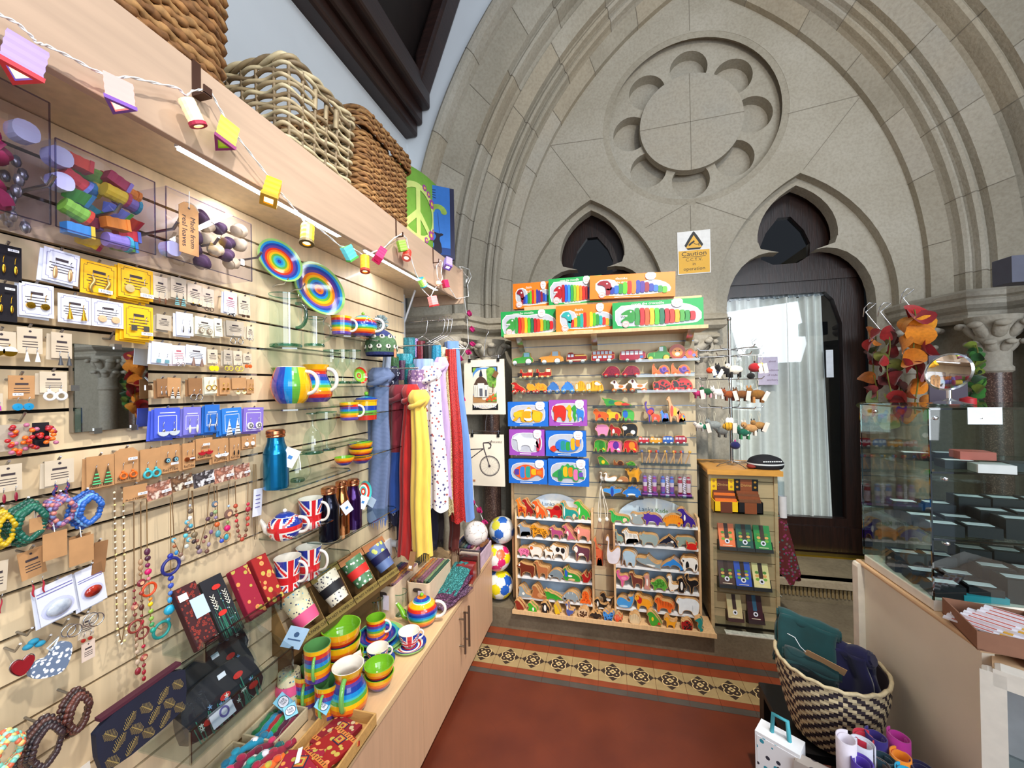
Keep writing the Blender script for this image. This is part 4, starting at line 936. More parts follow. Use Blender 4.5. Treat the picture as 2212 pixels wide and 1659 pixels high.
dcard((-18,612,37,694),VEL,'black display card with long gold earrings, lower at the left edge',style=None,ear=('drop',GOLD),price=(.1,.35,'14-00'))
dcard((94,542,171,611),PAPW,'white framed earring card with gold drops, top row',style='frame',ear=('drop',mat('d2a878',.3,metal=.6)),tilt=.06,layers=1)
dcard((175,568,252,639),PAPY,'yellow earring card with wavy silver drops, top row',style='frame',ear=('wave',mat('b59a5c',.35,metal=.7)),price=(.12,-.36,'11-00'),tilt=.03)
dcard((256,578,331,646),PAPY,'yellow earring card with grey discs and teal studs',style='frame',ear=('disc',mat('b9a878',.5)),price=(.25,-.36,'20-00'),layers=2)
dcard((42,613,117,684),PAPW,'white framed earring card with gold nuggets, second row',style='frame',ear=('disc',GOLD),layers=1)
dcard((126,638,197,699),PAPW,'white framed earring card with gold cones',style='frame',ear=('cone',GOLD))
dcard((199,650,267,707),PAPW,'white framed earring card with tan round discs',style='frame',ear=('disc',mat('d8b088',.5)))
dcard((268,660,331,733),PAPY,'yellow earring card with square silver studs, second row',style='frame',ear=('square',SILV),price=(.2,-.33,'9-00'),layers=2)
SM='earrings on the small cards of the upper rows'
for box,m,lab,st,ear in(((331,598,362,645),BEI,'small beige card with brown feather shaped earrings','lines',('drop',col('6a3d1e'),-.4)),((369,600,402,645),BEI,'small beige card with teal and silver earrings','lines',('tri',SILV,-.42,col('7ab8bc'))),((405,614,436,656),BEI,'small beige card with black curved earrings','lines',('fan',col('1c1414'),-.4)),((436,624,462,664),BEI,'small beige card with brown and white hoops','lines',('ring',col('4a3226'),-.4)),((484,631,511,676),PAPW,'small white card with black and white giraffe pattern earrings','red',('disc',cells('16120f','f2efe8',260,thr=.5),-.4)),((515,640,540,680),BEI,'small beige card with dark wooden earrings beside the upright','lines',('square',col('3c2216'),-.4)),((338,680,370,713),GRYC,'grey card with text, start of the second small row','lines',None),((381,676,417,725),PAPW,'pale blue card with silver drop earrings',None,('drop',SILV)),((421,686,462,724),CREAM,'cream card with flower stud earrings','lines',('flower',col('8a7866'),-.1,CREAM)),((463,688,480,727),CREAM,'narrow cream card with a hanging tag','lines',None),((489,694,527,726),GRYC,'grey card with silver spiral earrings','lines',('ring',SILV,-.55)),((533,705,548,731),BEI,'tiny beige card hanging over the metal upright','lines',('ring',SILV,-.4)),((328,740,371,785),PAPW,'white card with teal square earrings beside the mirror',None,('square',col('6a98a4'),-.2)),((372,746,400,787),mat('e8d8e0',.7),'pinkish white card with red print','red',('ring',SILV,-.3)),((402,747,445,786),PAPW,'white card with small dark earrings','lines',('cone',col('7a5a4a'),-.2)),((448,755,470,785),BEI,'beige card with big yellow discs','lines',('disc',col('e3cf18'),-.6,None,2.0)),((483,756,502,788),GRYC,'beige card with yellow hoop earrings, left of two','lines',('ring',col('d8c234'),-.5,None,1.6)),((504,758,523,789),BEI,'beige card with yellow hoop earrings, right of two','lines',('ring',col('e0c63a'),-.5,None,1.6)),((525,764,543,784),BEI,'beige card with orange bead earrings','lines',('disc',col('c85a22'),-.6,None,1.5)),((339,818,361,857),KRD,'brown card with a silver wishbone',None,('drop',SILV,-.1)),((361,816,390,856),KR,'kraft card with pearl strung triangle earrings',None,('tri',SILV,-.2,col('f2efe6'))),((407,817,437,853),KRD,'brown card with large silver hoops and price sticker',None,('ring',SILV,-.35,None,1.5)),((441,814,468,850),CREAM,'cream card with gold hoops',None,('ring',GOLD,.1,None,1.3)),((474,816,496,852),KR,'kraft card with small gold earrings',None,('square',GOLD)),((501,816,532,840),KR,'kraft card with pale elephant earrings',None,('fan',col('e4dcb0'),-.6)),((533,819,548,850),KR,'narrow kraft card at the upright with gold spirals',None,('ring',GOLD))):
 dcard(box,m,lab,style=st,ear=ear,layers=1,tilt=R.uniform(-.05,.05))
def bluecard(box,c1,c2,lab,ear):
 t=dcard(box,mat(c1,.5,var=.05),lab,style=None,ear=ear,layers=2,tilt=R.uniform(-.08,.08))
 return t
BLC=mat('f0f0f8',.5)
for box,c1,lab,ear in(((334,881,389,944),'4a5fd2','deep blue card with grey shell earrings, first of the blue row',('fan',col('c4ccd6'),-.15,SILV,1.3)),((396,879,434,938),'7a78cf','violet card with silver leaf earrings, second of the blue row',('drop',col('d8d8c4'),-.1)),((442,874,474,933),'2a6cc4','bright blue card with slim silver bars, third of the blue row',('wave',SILV)),((480,881,522,935),'2f7cd2','bright blue card with white triangles, fourth of the blue row',('tri',col('eef2f8'),-.1,SILV)),((526,880,569,931),'8672cc','violet card with white flower earrings, last of the blue row',('flower',col('f4f2f4'),-.1,BLK))):
 t=bluecard(box,c1,None,lab,ear);g=G();x0,y0,x1,y1=box;w=abs(onX(x1,y0,-1.058).y-onX(x0,y0,-1.058).y);h=w*1.15
 for s_ in(-1,1):g.box(-w*.3,w*.3,-.0014,-.0008,s_*h*.36-.001,s_*h*.36+.001,BLC)
 g.line([(-w*.36,-h*.42),(w*.36,-h*.42),(w*.36,h*.25),(-w*.36,h*.25),(-w*.36,-h*.42)],w*.02,-.0012,BLC);g.build('printed_frame',t)
dcard((-30,715,35,765),BEI,'beige card with white and gold half moon earrings at the left edge',style='tag',ear=('half',GOLD,-.25,col('f2efea'),.9),layers=0)
dcard((37,708,92,764),BEI,'beige card with white cone earrings',style='tag',ear=('cone',col('f4f2ee'),-.45,None,1.25))
dcard((108,719,158,774),BEI,'beige card with dark grey cone earrings',style='tag',ear=('cone',col('45474d'),-.42,None,1.25),layers=1,yaw=.2)
dcard((18,811,75,862),KR,'kraft card with turquoise oval beads',style='tag',ear=('disc',col('1e8fc4'),-.6,None,1.5),price=(-.25,-.3,'6-50'))
dcard((86,803,145,848),BEI,'beige card with large white rings beside the mirror',style='tag',ear=('donut',col('f2f0ec'),-.35,None,1.1),layers=1)
dcard((-30,850,6,880),BEI,'beige card with a magenta tassel at the left edge',style='tag',ear=('tassel',col('b81aa8',.8),-.3,None,1.2))
dcard((-14,1004,48,1062),BEI,'beige card above dark red beads with a white swing tag',style='tag',ear=('drop',col('8a1630'),-.5))
dcard((97,993,160,1046),BEI,'beige card with a fringe of mixed coloured beads',style='tag',ear=('wave',cells('2a2a6a','b02038',300),-.5),layers=1)
for box,lab,ear,cut,pr in(((187,984,247,1053),'kraft card with green striped triangle earrings',('tri',col('5a4630'),.05,col('5fd08a'),1.0),False,None),((248,968,299,1040),'six sided kraft card with orange hoop earrings',('donut',col('ef6a1c'),-.1,None,.8),True,(.15,.18,'9-50')),((303,969,347,1033),'kraft card with turquoise double ring earrings',('donut',col('3cb0bc'),-.1,None,1.1),False,None),((347,961,388,1020),'kraft card with blue and black flower earrings',('flower',col('2a2426'),.1,col('8fd0e4')),False,(.1,-.18,'12-00')),((394,957,421,1012),'kraft card with coppery disc earrings',('disc',COPR,.05,None,1.4),False,(.1,-.1,'9-50')),((423,946,459,991),'kraft card with red fan earrings',('fan',col('a81c2a'),0,col('d04a30'),1.3),False,(.0,.2,'12-00')),((459,947,493,998),'kraft card with white fan earrings',('fan',col('f0ece8'),0,SILV,1.3),False,(.0,-.2,'9-50')),((496,945,518,992),'narrow kraft card with black teardrop earrings',('drop',col('14100e')),False,None),((522,941,553,968),'small kraft card with pearl stud earrings by the upright',('disc',col('f0ece4'),.1),False,None)):
 dcard(box,KR,lab,style=None,ear=ear,cut=cut,price=pr,brand='RedTribe',layers=1)
PH1,PH2,PH3=mat('c98a72',.5,h2='f0d0c0',h3='7a4a3c',vs=60),mat('8a6448',.5,h2='e8d8c4',h3='4a3020',vs=60),mat('5a5458',.5,h2='e8e4e8',h3='241c20',vs=60)
for box,m,lab,br in(((266,1048,318,1080),KR,'kraft necklace header card with a price sticker','RedTribe'),((317,1042,370,1076),PH1,'pink photo header card above the long rainbow necklace',None),((370,1026,416,1058),PH2,'brown photo header card of a bracelet',None),((418,1019,463,1049),PH3,'black and white photo header card',None),((463,1009,505,1040),PH1,'pink photo header card with a white hand',None),((507,1003,539,1032),PH1,'smallest pink photo header card next to the upright',None)):
 dcard(box,m,lab,name='header_card',style=None,price=(.2,-.1,'16-00'),brand=br,cat='card',tilt=R.uniform(-.1,.05))
a=onX(160,742,-1.085);b=onX(320,750,-1.085);c=onX(160,935,-1.085)
t=thing('wall_mirror','frameless rectangular mirror clipped to the slatwall','mirror',(-1.09,(a.y+b.y)/2,(a.z+c.z)/2),WALLROT);w,h=(b.y-a.y)/2,(a.z-c.z)/2
MIR=mat('d8dcdc',.015,metal=1,var=0)
g=G();g.box(-w,w,-.004,.0,-h,h,glass('8fa8a4',.3));g.rect(-w+.0005,w-.0005,-h+.0005,h-.0005,-.0045,MIR);g.build('glass',t)
g=G();g.box(-w,w,.0,.012,-h,h,mat('8a7f70',.8));g.build('backing_board',t)
for x,z in((-w*.45,-h),(w*.55,-h),(-w,.0),(w,0),(w*.1,h)):
 g=G();g.box(x-.007,x+.007,-.007,.008,z-.006,z+.006,CHROME);g.build('clip',t)
hook(246,728,L=.05)
def necklace(label,cords,beads,X=-1.068,cm='7a5c3a',group=None):
 pts=[onX(*q,X)for cd in cords for q in cd]+[onX(q[0],q[1],X)for q in beads]
 o=V((X,sum(p.y for p in pts)/len(pts),max(p.z for p in pts)));t=thing('bead_necklace',label,'necklace',o)
 g=G()
 for cd in cords:g.tube([onX(*q,X)-o for q in cd],.0011,mat(cm,.7),n=5)
 g.build('cord',t)
 for q in beads:
  px,py,r,h=q[:4];p=onX(px,py,X);s_=dep(p);p-=o;kind=q[4]if len(q)>4 else 'b';g=G();r*=s_
  if kind=='r':g.tube([p+V((0,r*cos(i*.4),r*sin(i*.4)))for i in range(16)],r*.2,col(h,.5),n=6,closed=True)
  elif kind=='d':g.T=Matrix.Translation(p)@Matrix.Rotation(pi/2,4,'Y');g.lathe([(.0005,.003),(r*.5,.0035),(r,.001),(r,-.001),(.0005,-.002)],[col('e8b48c'),col(h),col(h),col(h)],14)
  else:g.ell(p,(r*.7,r,r*(1.3 if kind=='o' else .95)),col(h),9,6)
  g.build('ring' if kind=='r' else 'bead',t)
 return t
def pearl(x0,y0,x1,y1,n,h,r=2.6):
 return[(x0+(x1-x0)*i/(n-1)+R.uniform(-.5,.5),y0+(y1-y0)*i/(n-1),r,h[i%len(h)])for i in range(n)]
PH=['ece6c4','f2efe2','e0d68c','dcd8cc']
necklace('long double pearl and crystal necklace, left of the bead necklaces',[[(247,1062),(249,1200),(253,1340),(262,1392)],[(266,1062),(268,1200),(272,1340),(262,1392)]],pearl(247,1064,254,1372,24,PH)+pearl(266,1064,273,1372,24,PH)+[(258,1385,2.6,'ece6c4'),(263,1390,2.6,'f2efe2'),(269,1384,2.6,'e0d68c')])
necklace('long maroon and wooden ring necklace reaching lowest on the wall',[[(289,1085),(290,1295),(294,1400),(299,1450)],[(304,1085),(305,1258),(311,1400),(311,1468)]],[(290,1276,3,'8a2430'),(290,1291,3,'6a1c28'),(291,1304,4,'8a2430'),(291,1311,7,'a86a5a','d'),(304,1214,5,'b08a68','o'),(304,1227,5,'b08a68','o'),(304,1240,4,'9a7450'),(305,1259,8,'7a2430','d'),(306,1281,5,'a03a30'),(306,1298,3,'6a4a34'),(306,1312,5,'5a2a24','o'),(292,1328,4,'7a3a34'),(292,1353,12,'8a3a30','r'),(292,1352,3,'5a2a24'),(308,1367,11,'7a2a28','r'),(308,1366,3,'5a2a24'),(306,1330,3,'8a2430'),(307,1344,4,'b02a3a','o'),(295,1380,4,'b08a70','o'),(295,1394,4,'b89a80','o'),(296,1408,5,'c0a890'),(297,1430,5,'c0a890','o'),(298,1450,6,'8a2430','o'),(310,1396,4,'b0203a'),(311,1420,7,'a04a40','d'),(311,1437,4,'8a2430'),(311,1452,4,'a02030','o'),(311,1466,4,'a02030','o')])
necklace('rainbow disc necklace with blue, orange and teal rings',[[(317,1078),(318,1190),(322,1260),(326,1350),(348,1360)],[(368,1075),(369,1190),(368,1300),(362,1345),(348,1360)]],[(318,1192,6,'5a2a44','o'),(319,1206,6,'4a2038'),(319,1221,5,'7a1a50'),(320,1235,7,'d01a68'),(321,1250,4,'e87a8a'),(322,1273,13,'d8491c','r'),(325,1294,4,'e8862a'),(325,1305,5,'ecca14'),(326,1320,5,'9ab84a'),(327,1336,5,'8aae4a'),(328,1349,5,'4a9a60'),(331,1361,6,'1ea08a'),(349,1360,16,'1f8a84','r'),(368,1201,6,'2232a0'),(369,1223,17,'232a7c','r'),(369,1249,6,'2a3c9a'),(369,1265,6,'3a55b8'),(368,1281,5,'4a7ccc'),(367,1296,5,'3fa0d8','o'),(366,1317,11,'28a8cc'),(363,1339,5,'2a8aa8')],cm='8a6a40')
EYE=lambda x,y:(x,y,5,'5aa8c0','d')
necklace('necklace with blue eye beads and copper drops under the brown photo card',[[(408,1060),(404,1140),(392,1202),(376,1170),(371,1060)],[(414,1060),(420,1140)]],[(410,1092,3,'b0b8c8'),(411,1104,6,'6a5a4a'),(410,1119,5,'ece8e0'),EYE(404,1128),(412,1136,5,'4aa0b8'),(404,1143,6,'5a4238','d'),(409,1150,4,'7a6a5a'),(401,1157,5,'5ac0d0'),EYE(408,1166),(403,1180,5,'c8ccc4'),EYE(375,1167),(377,1180,4,'a05a34'),(381,1194,4,'3a8ac0','o'),(390,1198,5,'8a6a5a'),(394,1206,5,'b8a898','o')])
necklace('brown and green bead necklace under the black and white photo card',[[(452,1050),(448,1121),(428,1190),(420,1150),(416,1060)],[(462,1050),(466,1120),(456,1150),(447,1192),(431,1192)]],[(449,1121,5,'5a3a48'),(457,1111,4,'5a4a50','o'),(464,1089,7,'5a6a7a','d'),(465,1106,5,'8aa070'),(466,1118,4,'8a7a9a'),(456,1124,5,'8a7a5a'),(420,1155,7,'7a6a50'),(419,1170,5,'3a2a2c'),(426,1168,4,'8a5a4a'),(428,1182,5,'4a3a3c'),(431,1191,6,'8a7480'),(440,1170,4,'9a6a5a'),(444,1160,4,'5a2a38'),(447,1191,5,'6a4a40'),(456,1149,4,'7a5a8a','o'),(451,1176,4,'9a8a9a','o')])
necklace('necklace with a copper disc, pink bead and turquoise pendants',[[(494,1045),(494,1110),(491,1150),(488,1166),(480,1168),(472,1155),(468,1050)]],[(494,1093,3,'a8c0d8'),(494,1110,10,'7a5a50','d'),(492,1128,4,'8a9a5a'),(491,1141,7,'d01a68'),(489,1160,9,'b08a60','r'),(489,1160,5,'3aa0b0','o'),(469,1133,6,'d0602a'),(471,1153,6,'5a9aa0','o'),(479,1168,5,'3a5ac8')])
necklace('red bead necklace in a deep U next to the upright',[[(508,1040),(510,1110),(517,1158),(524,1166),(531,1155),(535,1100),(536,1040)]],[(509,1093,5,'b0462a'),(510,1104,3,'7a4a2c'),(511,1113,4,'a0342a'),(511,1125,4,'c8323a'),(513,1136,4,'7a4a38'),(514,1147,4,'8a4a3a'),(517,1158,4,'9a5a4a'),(523,1165,5,'b0402a'),(530,1157,4,'8a4a3a'),(532,1145,4,'6a4a34'),(535,1133,4,'b83a34'),(535,1120,5,'c04a3c'),(535,1110,3,'7a4a38'),(536,1100,6,'a82a3a'),(536,1089,4,'c02a40')])
t=necklace('plain cord loops with a white tag hung over the metal upright',[[(547,1003),(546,1100),(550,1165),(555,1165),(556,1100),(553,1003)],[(549,1003),(549,1100),(552,1160),(553,1100),(551,1003)]],[],X=-1.08,cm='8a7250');p=onX(556,1085,-1.07)-t.location
g=G();g.T=Matrix.Translation(p)@Matrix.Rotation(WALLROT,4,'Z')@Matrix.Rotation(.08,4,'Y');g.box(-.016,.016,-.001,.0,-.042,.042,PAPW);[g.box(-.008,.008,-.0016,-.001,.02-.012*q,.023-.012*q,PINK_INK)for q in range(4)];g.T=None;g.build('swing_tag',t)
def cluster(px,py,rx,ry,n,hs,label,name='bead_bracelet',cat='bracelet',torus=True,br=4.5,X=-1.045,tagt=None):
 o=onX(px,py,X);k=dep(o);t=thing(name,label,cat,o)
 for row in range(4 if torus else 1):
  g=G()
  for i in range(n):
   a=2*pi*i/n+row*.2;q=(row-1.5)*.18;m=col(hs[(i*3+row)%len(hs)])
   if torus:p=V((.006*(row-1.5)+.004*sin(a*3),rx*k*(1-.12*row)*cos(a),ry*k*(1-.10*row)*sin(a)+.003*cos(a*5)))
   else:p=V((R.uniform(-.01,.01),rx*k*R.uniform(-1,1),ry*k*R.uniform(-1,1)))
   g.ell(p,(br*k*.9,br*k,br*k),m,8,6)
  g.build('bead_string',t)
 if tagt:
  tx,tz,tw,th,m=tagt;g=G();g.T=Matrix.Translation((.008,tx*k,-tz*k))@Matrix.Rotation(WALLROT,4,'Z');g.box(-tw*k/2,tw*k/2,-.001,0,-th*k/2,th*k/2,m);g.tube([(0,0,th*k/2-.004),(0,.004,th*k/2+.02),(0,.006,tz*k*.6)],.0008,WHITE,n=4);g.T=None;g.build('swing_tag',t)
 hook(px,py-ry,L=.07);return t
cluster(6,1145,20,38,24,['c9a818','d8b82a','a88a10'],'mustard yellow bead bracelet at the left edge',br=5)
cluster(62,1130,32,42,30,['0f5a4a','0a4438','157058'],'dark green bead bracelet',br=6,tagt=(8,5,24,30,KR))
cluster(131,1105,27,32,24,['a86a8a','7a8ac0','c87a70','6a4a7a'],'pink and lilac tube bead bracelet',br=5,tagt=(-14,66,38,56,KR))
cluster(190,1101,28,34,28,['2a62b8','1a3f8a','6aa4e0'],'royal blue pearl bead bracelet',br=5.5,tagt=(-16,80,40,56,KR))
t=thing('red_bead_earrings','cluster of red and orange bead earrings on dark cards below the turquoise ovals','earrings',onX(55,940,-1.07))
g=G();k=dep(t.location);[g.box(0,.002,a*k,b*k,-30*k,25*k,m)for a,b,m in((-40,5,GRYC),(10,36,VEL))];g.build('card',t)
g=G();[g.ell((R.uniform(.004,.016),R.uniform(-34,42)*k,R.uniform(-38,25)*k),(.004,5*k,4.5*k),col(R.choice(['b81c28','d8361c','e8701c','8a1428','b86a8a'])),8,6)for _ in range(46)];g.build('beads',t);hook(55,905,L=.06)
for box,m,lab,tl in(((42,1186,97,1247),KR,'kraft card with a black oval print, left of the pendant cards',-.12),((-30,1214,16,1280),BEI,'beige tag at the left edge above the pendant cards',0.05)):
 dcard(box,m,lab,name='jewellery_tag',style='tag',cat='tag',tilt=tl,ear=('wave',col('b0283a'),-.75,None,.8))
t=dcard((200,1170,230,1238),KRD,'folded brown tag behind the white pendant cards',name='jewellery_tag',style=None,cat='tag',tilt=.1)
dcard((150,1155,196,1208),KR,'kraft tag below the royal blue bracelet',name='jewellery_tag',style='tag',cat='tag',X=-1.07)
def pendant(box,h1,h2,lab):
 t=dcard(box,PAPW,lab,name='pendant_card',style=None,cat='pendant',tilt=-.12,layers=1);x0,y0,x1,y1=box;p=onX((x0+x1)/2,(y0+y1)/2,-1.058);k=dep(p);w=(x1-x0)*k
 g=G();[g.box(-w*.35,w*.35,-.0014,-.0008,w*(.34-.08*q),w*(.36-.08*q),PINK_INK)for q in range(2)];g.disc(.0,-w*.2,w*.33,w*.27,-.0012,mat('c8ccea',.6));g.build('print',t)
 g=G();g.T=Matrix.Translation((0,-.004,-w*.2));g.ell((0,0,0),(w*.26,.006,w*.2),mat(h1,.1,coat=.8,h2=h2,vs=40),18,8);g.T=None;g.build('stone',t)
pendant((168,1222,226,1308),'4a0c14','a82a18','white card with an oval dark red glass pendant');pendant((82,1254,163,1338),'8a94a8','c8d0dc','white card with an oval silver and blue pendant')
t=thing('dotted_heart','blue and white dotted fabric heart with ribbon','ornament',onX(112,1432,-1.05),WALLROT);k=dep(t.location)
HRT=[(0,-30),(26,-8),(38,14),(30,30),(14,32),(2,20),(-10,32),(-28,30),(-36,12),(-22,-12)]
g=G();g.T=Matrix.Rotation(-.5,4,'Y');g.prism(smooth_pts([(x*k,z*k)for x,z in HRT],2),-.012,0,cells('6a7c98','eef2fa',130,thr=.42));g.T=None;g.build('heart',t,bev=.003);g=G();g.tube([(0,-.006,26*k),(-.01,-.008,40*k),(.006,-.006,52*k),(0,-.004,28*k)],.002,mat('dfe8ee',.5));g.build('ribbon',t);hook(110,1385,L=.06)
t=thing('red_heart','small dark red glass heart with a silver edge','ornament',onX(44,1441,-1.05),WALLROT);k=dep(t.location)
g=G();g.prism(smooth_pts([(x*k*.5,z*k*.62)for x,z in HRT],2),-.008,0,mat('8e1620',.2,coat=.6));g.build('heart',t,bev=.002);g=G();g.tube([(x*k*.54,-.004,z*k*.67)for x,z in smooth_pts(HRT,2)],.001,SILV,closed=True,n=4);g.build('silver_edge',t);hook(44,1405,L=.06)
t=thing('turquoise_charm','turquoise ribbon bow charm beside the dotted heart','ornament',onX(72,1392,-1.05),WALLROT);k=dep(t.location)
g=G();[g.ell((x*k,-.004,z*k),(9*k,.006,6*k),col('1c86a8',.8),10,6)for x,z in((-10,2),(8,-3),(-2,8))];g.build('bow',t);hook(70,1370,L=.06)
for i,(px,py,r)in enumerate(((148,1362,12),(196,1338,13))):
 t=thing('hoop_earrings',('thin silver hoop earrings hung alone','thin silver hoop earrings over a beige card')[i],'earrings',onX(px,py,-1.05));k=dep(t.location);g=G();g.tube([(0,r*k*cos(a*.4),r*k*sin(a*.4))for a in range(16)],.0012,SILV,closed=True);g.tube([(.006,r*k*cos(a*.4)+.006,r*k*sin(a*.4)-.003)for a in range(16)],.0012,SILV,closed=True);g.build('hoop',t);hook(px,py-r,L=.06)
dcard((170,1328,205,1376),BEI,'beige card under the silver hoops with a red stud',style='lines',tilt=.1,ear=('disc',col('a02a20'),-.4))
dcard((176,1385,205,1425),mat('dcc6b6',.7),'pale pink charm card with a small black cat',name='charm_card',style='tag',cat='card',hooky=False)
cluster(95,1610,36,50,30,['3a2a2e','5a3a34','241c22'],'dark brown bead bracelets at the bottom left',br=6,X=-1.03)
cluster(165,1540,26,42,26,['4a2a26','2c1a1a','6a3a30'],'brown bead bracelets left of the fern purse',br=6,X=-1.03)
cluster(12,1625,30,34,26,['a8e0c8','7ac8b8','d86a4a','e8c87a'],'mint and coral bead cluster in the bottom left corner',br=6,X=-1.02)
t=thing('fern_purse','navy zip purse printed with gold ferns in a clear sleeve','purse',onX(305,1542,-1.0),WALLROT);k=dep(t.location)
t.rotation_euler=(0,-.06,WALLROT)
w,h=.084,.06;NV=mat('161a30',.8,var=.1);FG=mat('98834e',.75,var=.1)
g=G();g.prism(smooth_pts([(-w,-h*.6),(-w*.75,-h),(w*.8,-h),(w,-h*.6),(w,h),(-w,h)],1),-.014,0,NV);g.build('body',t,bev=.004)
g=G()
for ix in range(6):
 for iz in range(5):
  cx,cz=-w+.022+ix*.032+(.012 if iz%2 else 0),-h+.018+iz*.028;a0=.9 if(ix+iz)%2 else 2.2
  if abs(cx)>w-.012 or cz>h-.018:continue
  d=(cos(a0),sin(a0));g.line([(cx-d[0]*.014,cz-d[1]*.014),(cx+d[0]*.016,cz+d[1]*.016)],.0016,-.0152,FG)
  for q in range(9):
   s_=-.015+q*.0036;L=.013*(1-abs(q-3)/8)
   for sd in(.9,-.9):g.line([(cx+d[0]*s_,cz+d[1]*s_),(cx+d[0]*s_+L*cos(a0+sd),cz+d[1]*s_+L*sin(a0+sd))],.0009,-.0152-.00001*q,FG)
g.build('fern_print',t)
g=G();g.box(-w*.9,w*.9,-.015,.001,h-.006,h+.001,mat('4a1a2c',.7));g.build('zip',t)
g=G();g.box(-.028,.004,-.001,0,-.05,.0,mat('cfc6ba',.8));g.T=None;g.build('swing_tag',t,loc=(-w-.012,-.006,-.01))
# ================================================================== BOXED LIGHTS, TRAYS, WORKTOP FRONT, SCARVES
def bracket(px,py):
 p=onX(px,py,-1.115);g=G();q=(WX,.85,.48);y,z=p.y-q[1],p.z-q[2]
 g.box(.0,.004,y-.011,y+.011,z-.03,z+.03,mat('4a4038',.3,metal=.5));g.tube([(.004,y,z-.01),(.012,y,z+.026),(.05,y,z+.03),(.13,y,z+.032),(.145,y,z+.047)],.0035,STEELM);g.build('bracket',slat)
for q in((8,455),(160,505),(290,535),(384,563),(483,588)):bracket(*q)
def rose(g,c,r,m):
 ph=R.uniform(0,6);T0=Matrix.Translation(c)@Matrix.Rotation(R.uniform(.6,1.3),4,V((R.uniform(-.4,.4),1,.3)))@Matrix.Rotation(ph,4,'Z')
 g.T=T0
 def f(i,j):
  a=i*13;rr=r*(.12+.75*i)*(1+.22*j*j+.06*sin(a*2.3));return(rr*cos(a),rr*sin(a),r*(.9*j*(1-.25*i)-.45+.1*sin(a*1.7)*j))
 g.sheet(f,34,5,m);g.ell((0,0,-r*.35),(r*.8,r*.8,r*.45),m,10,6);g.T=None
def litbox(yc,zc,w,h,label,fill,d=.115):
 t=thing('boxed_light_set',label,'light set',(-1.105+d,yc,zc),WALLROT)
 g=G();g.box(-w/2,w/2,0,d,-h/2,h/2,glass('f4f2fb',.12));g.build('clear_case',t)
 g=G();E_=glass('b9b4d4',.3)
 for x in(-w/2,w/2):g.box(x-.001,x+.001,-.001,.001,-h/2,h/2,E_)
 for z in(-h/2,h/2):g.box(-w/2,w/2,-.001,.001,z-.001,z+.001,E_)
 g.build('case_edges',t);fill(t,w,h,d);return t
BAT=mat('c9cdf2',.4)
def battery(t,x,z,s=.02):
 g=G();g.prism(smooth_pts([(x-s,z-s),(x+s,z-s),(x+s,z+s),(x-s,z+s)],2),.015,.04,BAT);g.build('battery_box',t,bev=.003)
def fillA(t,w,h,d):
 for i in range(14):
  g=G();rose(g,(-w*.12+w*.36*(i%3)/2,.03+.03*(i%2),-h*.4+h*.8*(i//3)/4.2),.024,mat('8c1448',.8,var=.25,vs=60));g.build('rose',t)
 battery(t,w*.39,h*.22,.018);g=G();[g.ell((w*.40+R.uniform(-.012,.012),.06+R.uniform(-.03,.03),-h*.15+R.uniform(-.09,.05)),(.008,.006,.012),mat('8a8a94',.3,metal=.8),6,4)for _ in range(14)];g.build('foil',t)
LC=['d6402c','6a7ad0','38a8c0','3f9a3a','8a7ac8','e8c83a','2a86cc','c82a3a','e88a2c','a8385a','7ab83a']
def fillB(t,w,h,d):
 k=0
 for row in range(5):
  for q in range(4):
   x=-w*.22+w*.62*q/3+R.uniform(-.006,.006);z=h*.4-h*.8*row/4+R.uniform(-.006,.006);c=LC[k*7%len(LC)];k+=3;a=R.uniform(-.5,.2);L=.020
   g=G();n=R.choice((3,4,12));d_=V((cos(a),.0,sin(a)));c0=V((x,.035+.03*(q%2),z))
   g.tube([c0-d_*L+d_*2*L*i/6 for i in range(7)],[.016*(1 if i%2 else .93)for i in range(7)],mat(c,.7),n=n,smooth=False);o=g.build('lantern',t)
   g=G();g.tube([c0+d_*L*.8,c0+d_*L*1.12],.0175,mat(LC[(k*5+3)%len(LC)],.7),n=n,smooth=False);g.build('rim',o)
 battery(t,-w*.40,h*.36,.018);battery(t,-w*.38,h*.08,.016)
def fillC(t,w,h,d):
 for i in range(17):
  g=G();rose(g,(-w*.18+w*.62*(i%5)/4+R.uniform(-.004,.004),.03+.03*((i//2)%2),h*.34-h*.7*(i//5)/3+R.uniform(-.008,.008)),.0225,mat('4e3152',.8,var=.3,vs=60)if(i+i//5)%2 else mat('d8c7a4',.8,var=.12,vs=60));g.build('rose',t)
 battery(t,-w*.38,-h*.32,.017)
 g=G();x=-w*.29;hw,hh=.023,.062;g.prism([(x-hw,-hh),(x+hw,-hh),(x+hw,hh-.012),(x+hw-.012,hh),(x-hw+.012,hh),(x-hw,hh-.012)],-.006,-.0045,KR);g.disc(x,hh-.012,.003,.003,-.0064,INK,8)
 g.text('Made from',x+.008,-.008,.017,-.0066,INK,rot=-pi/2,w=.075);g.text('real leaves',x-.011,-.008,.017,-.0066,INK,rot=-pi/2,w=.075);g.tube([(x,-.006,hh-.012),(x+.002,-.005,hh+.03)],.001,WHITE);g.build('swing_tag',t)
 g=G();g.box(w*.34,w*.39,-.002,-.001,-h*.27,-h*.17,PRICE);g.build('price_sticker',t)
litbox(.40,1.975,.20,.225,'clear box of dark red leaf roses at the top left edge',fillA);litbox(.59,1.945,.165,.165,'clear box of many coloured paper lantern lights',fillB);litbox(.808,1.948,.225,.165,'clear box of purple and cream leaf roses with a kraft tag',fillC)
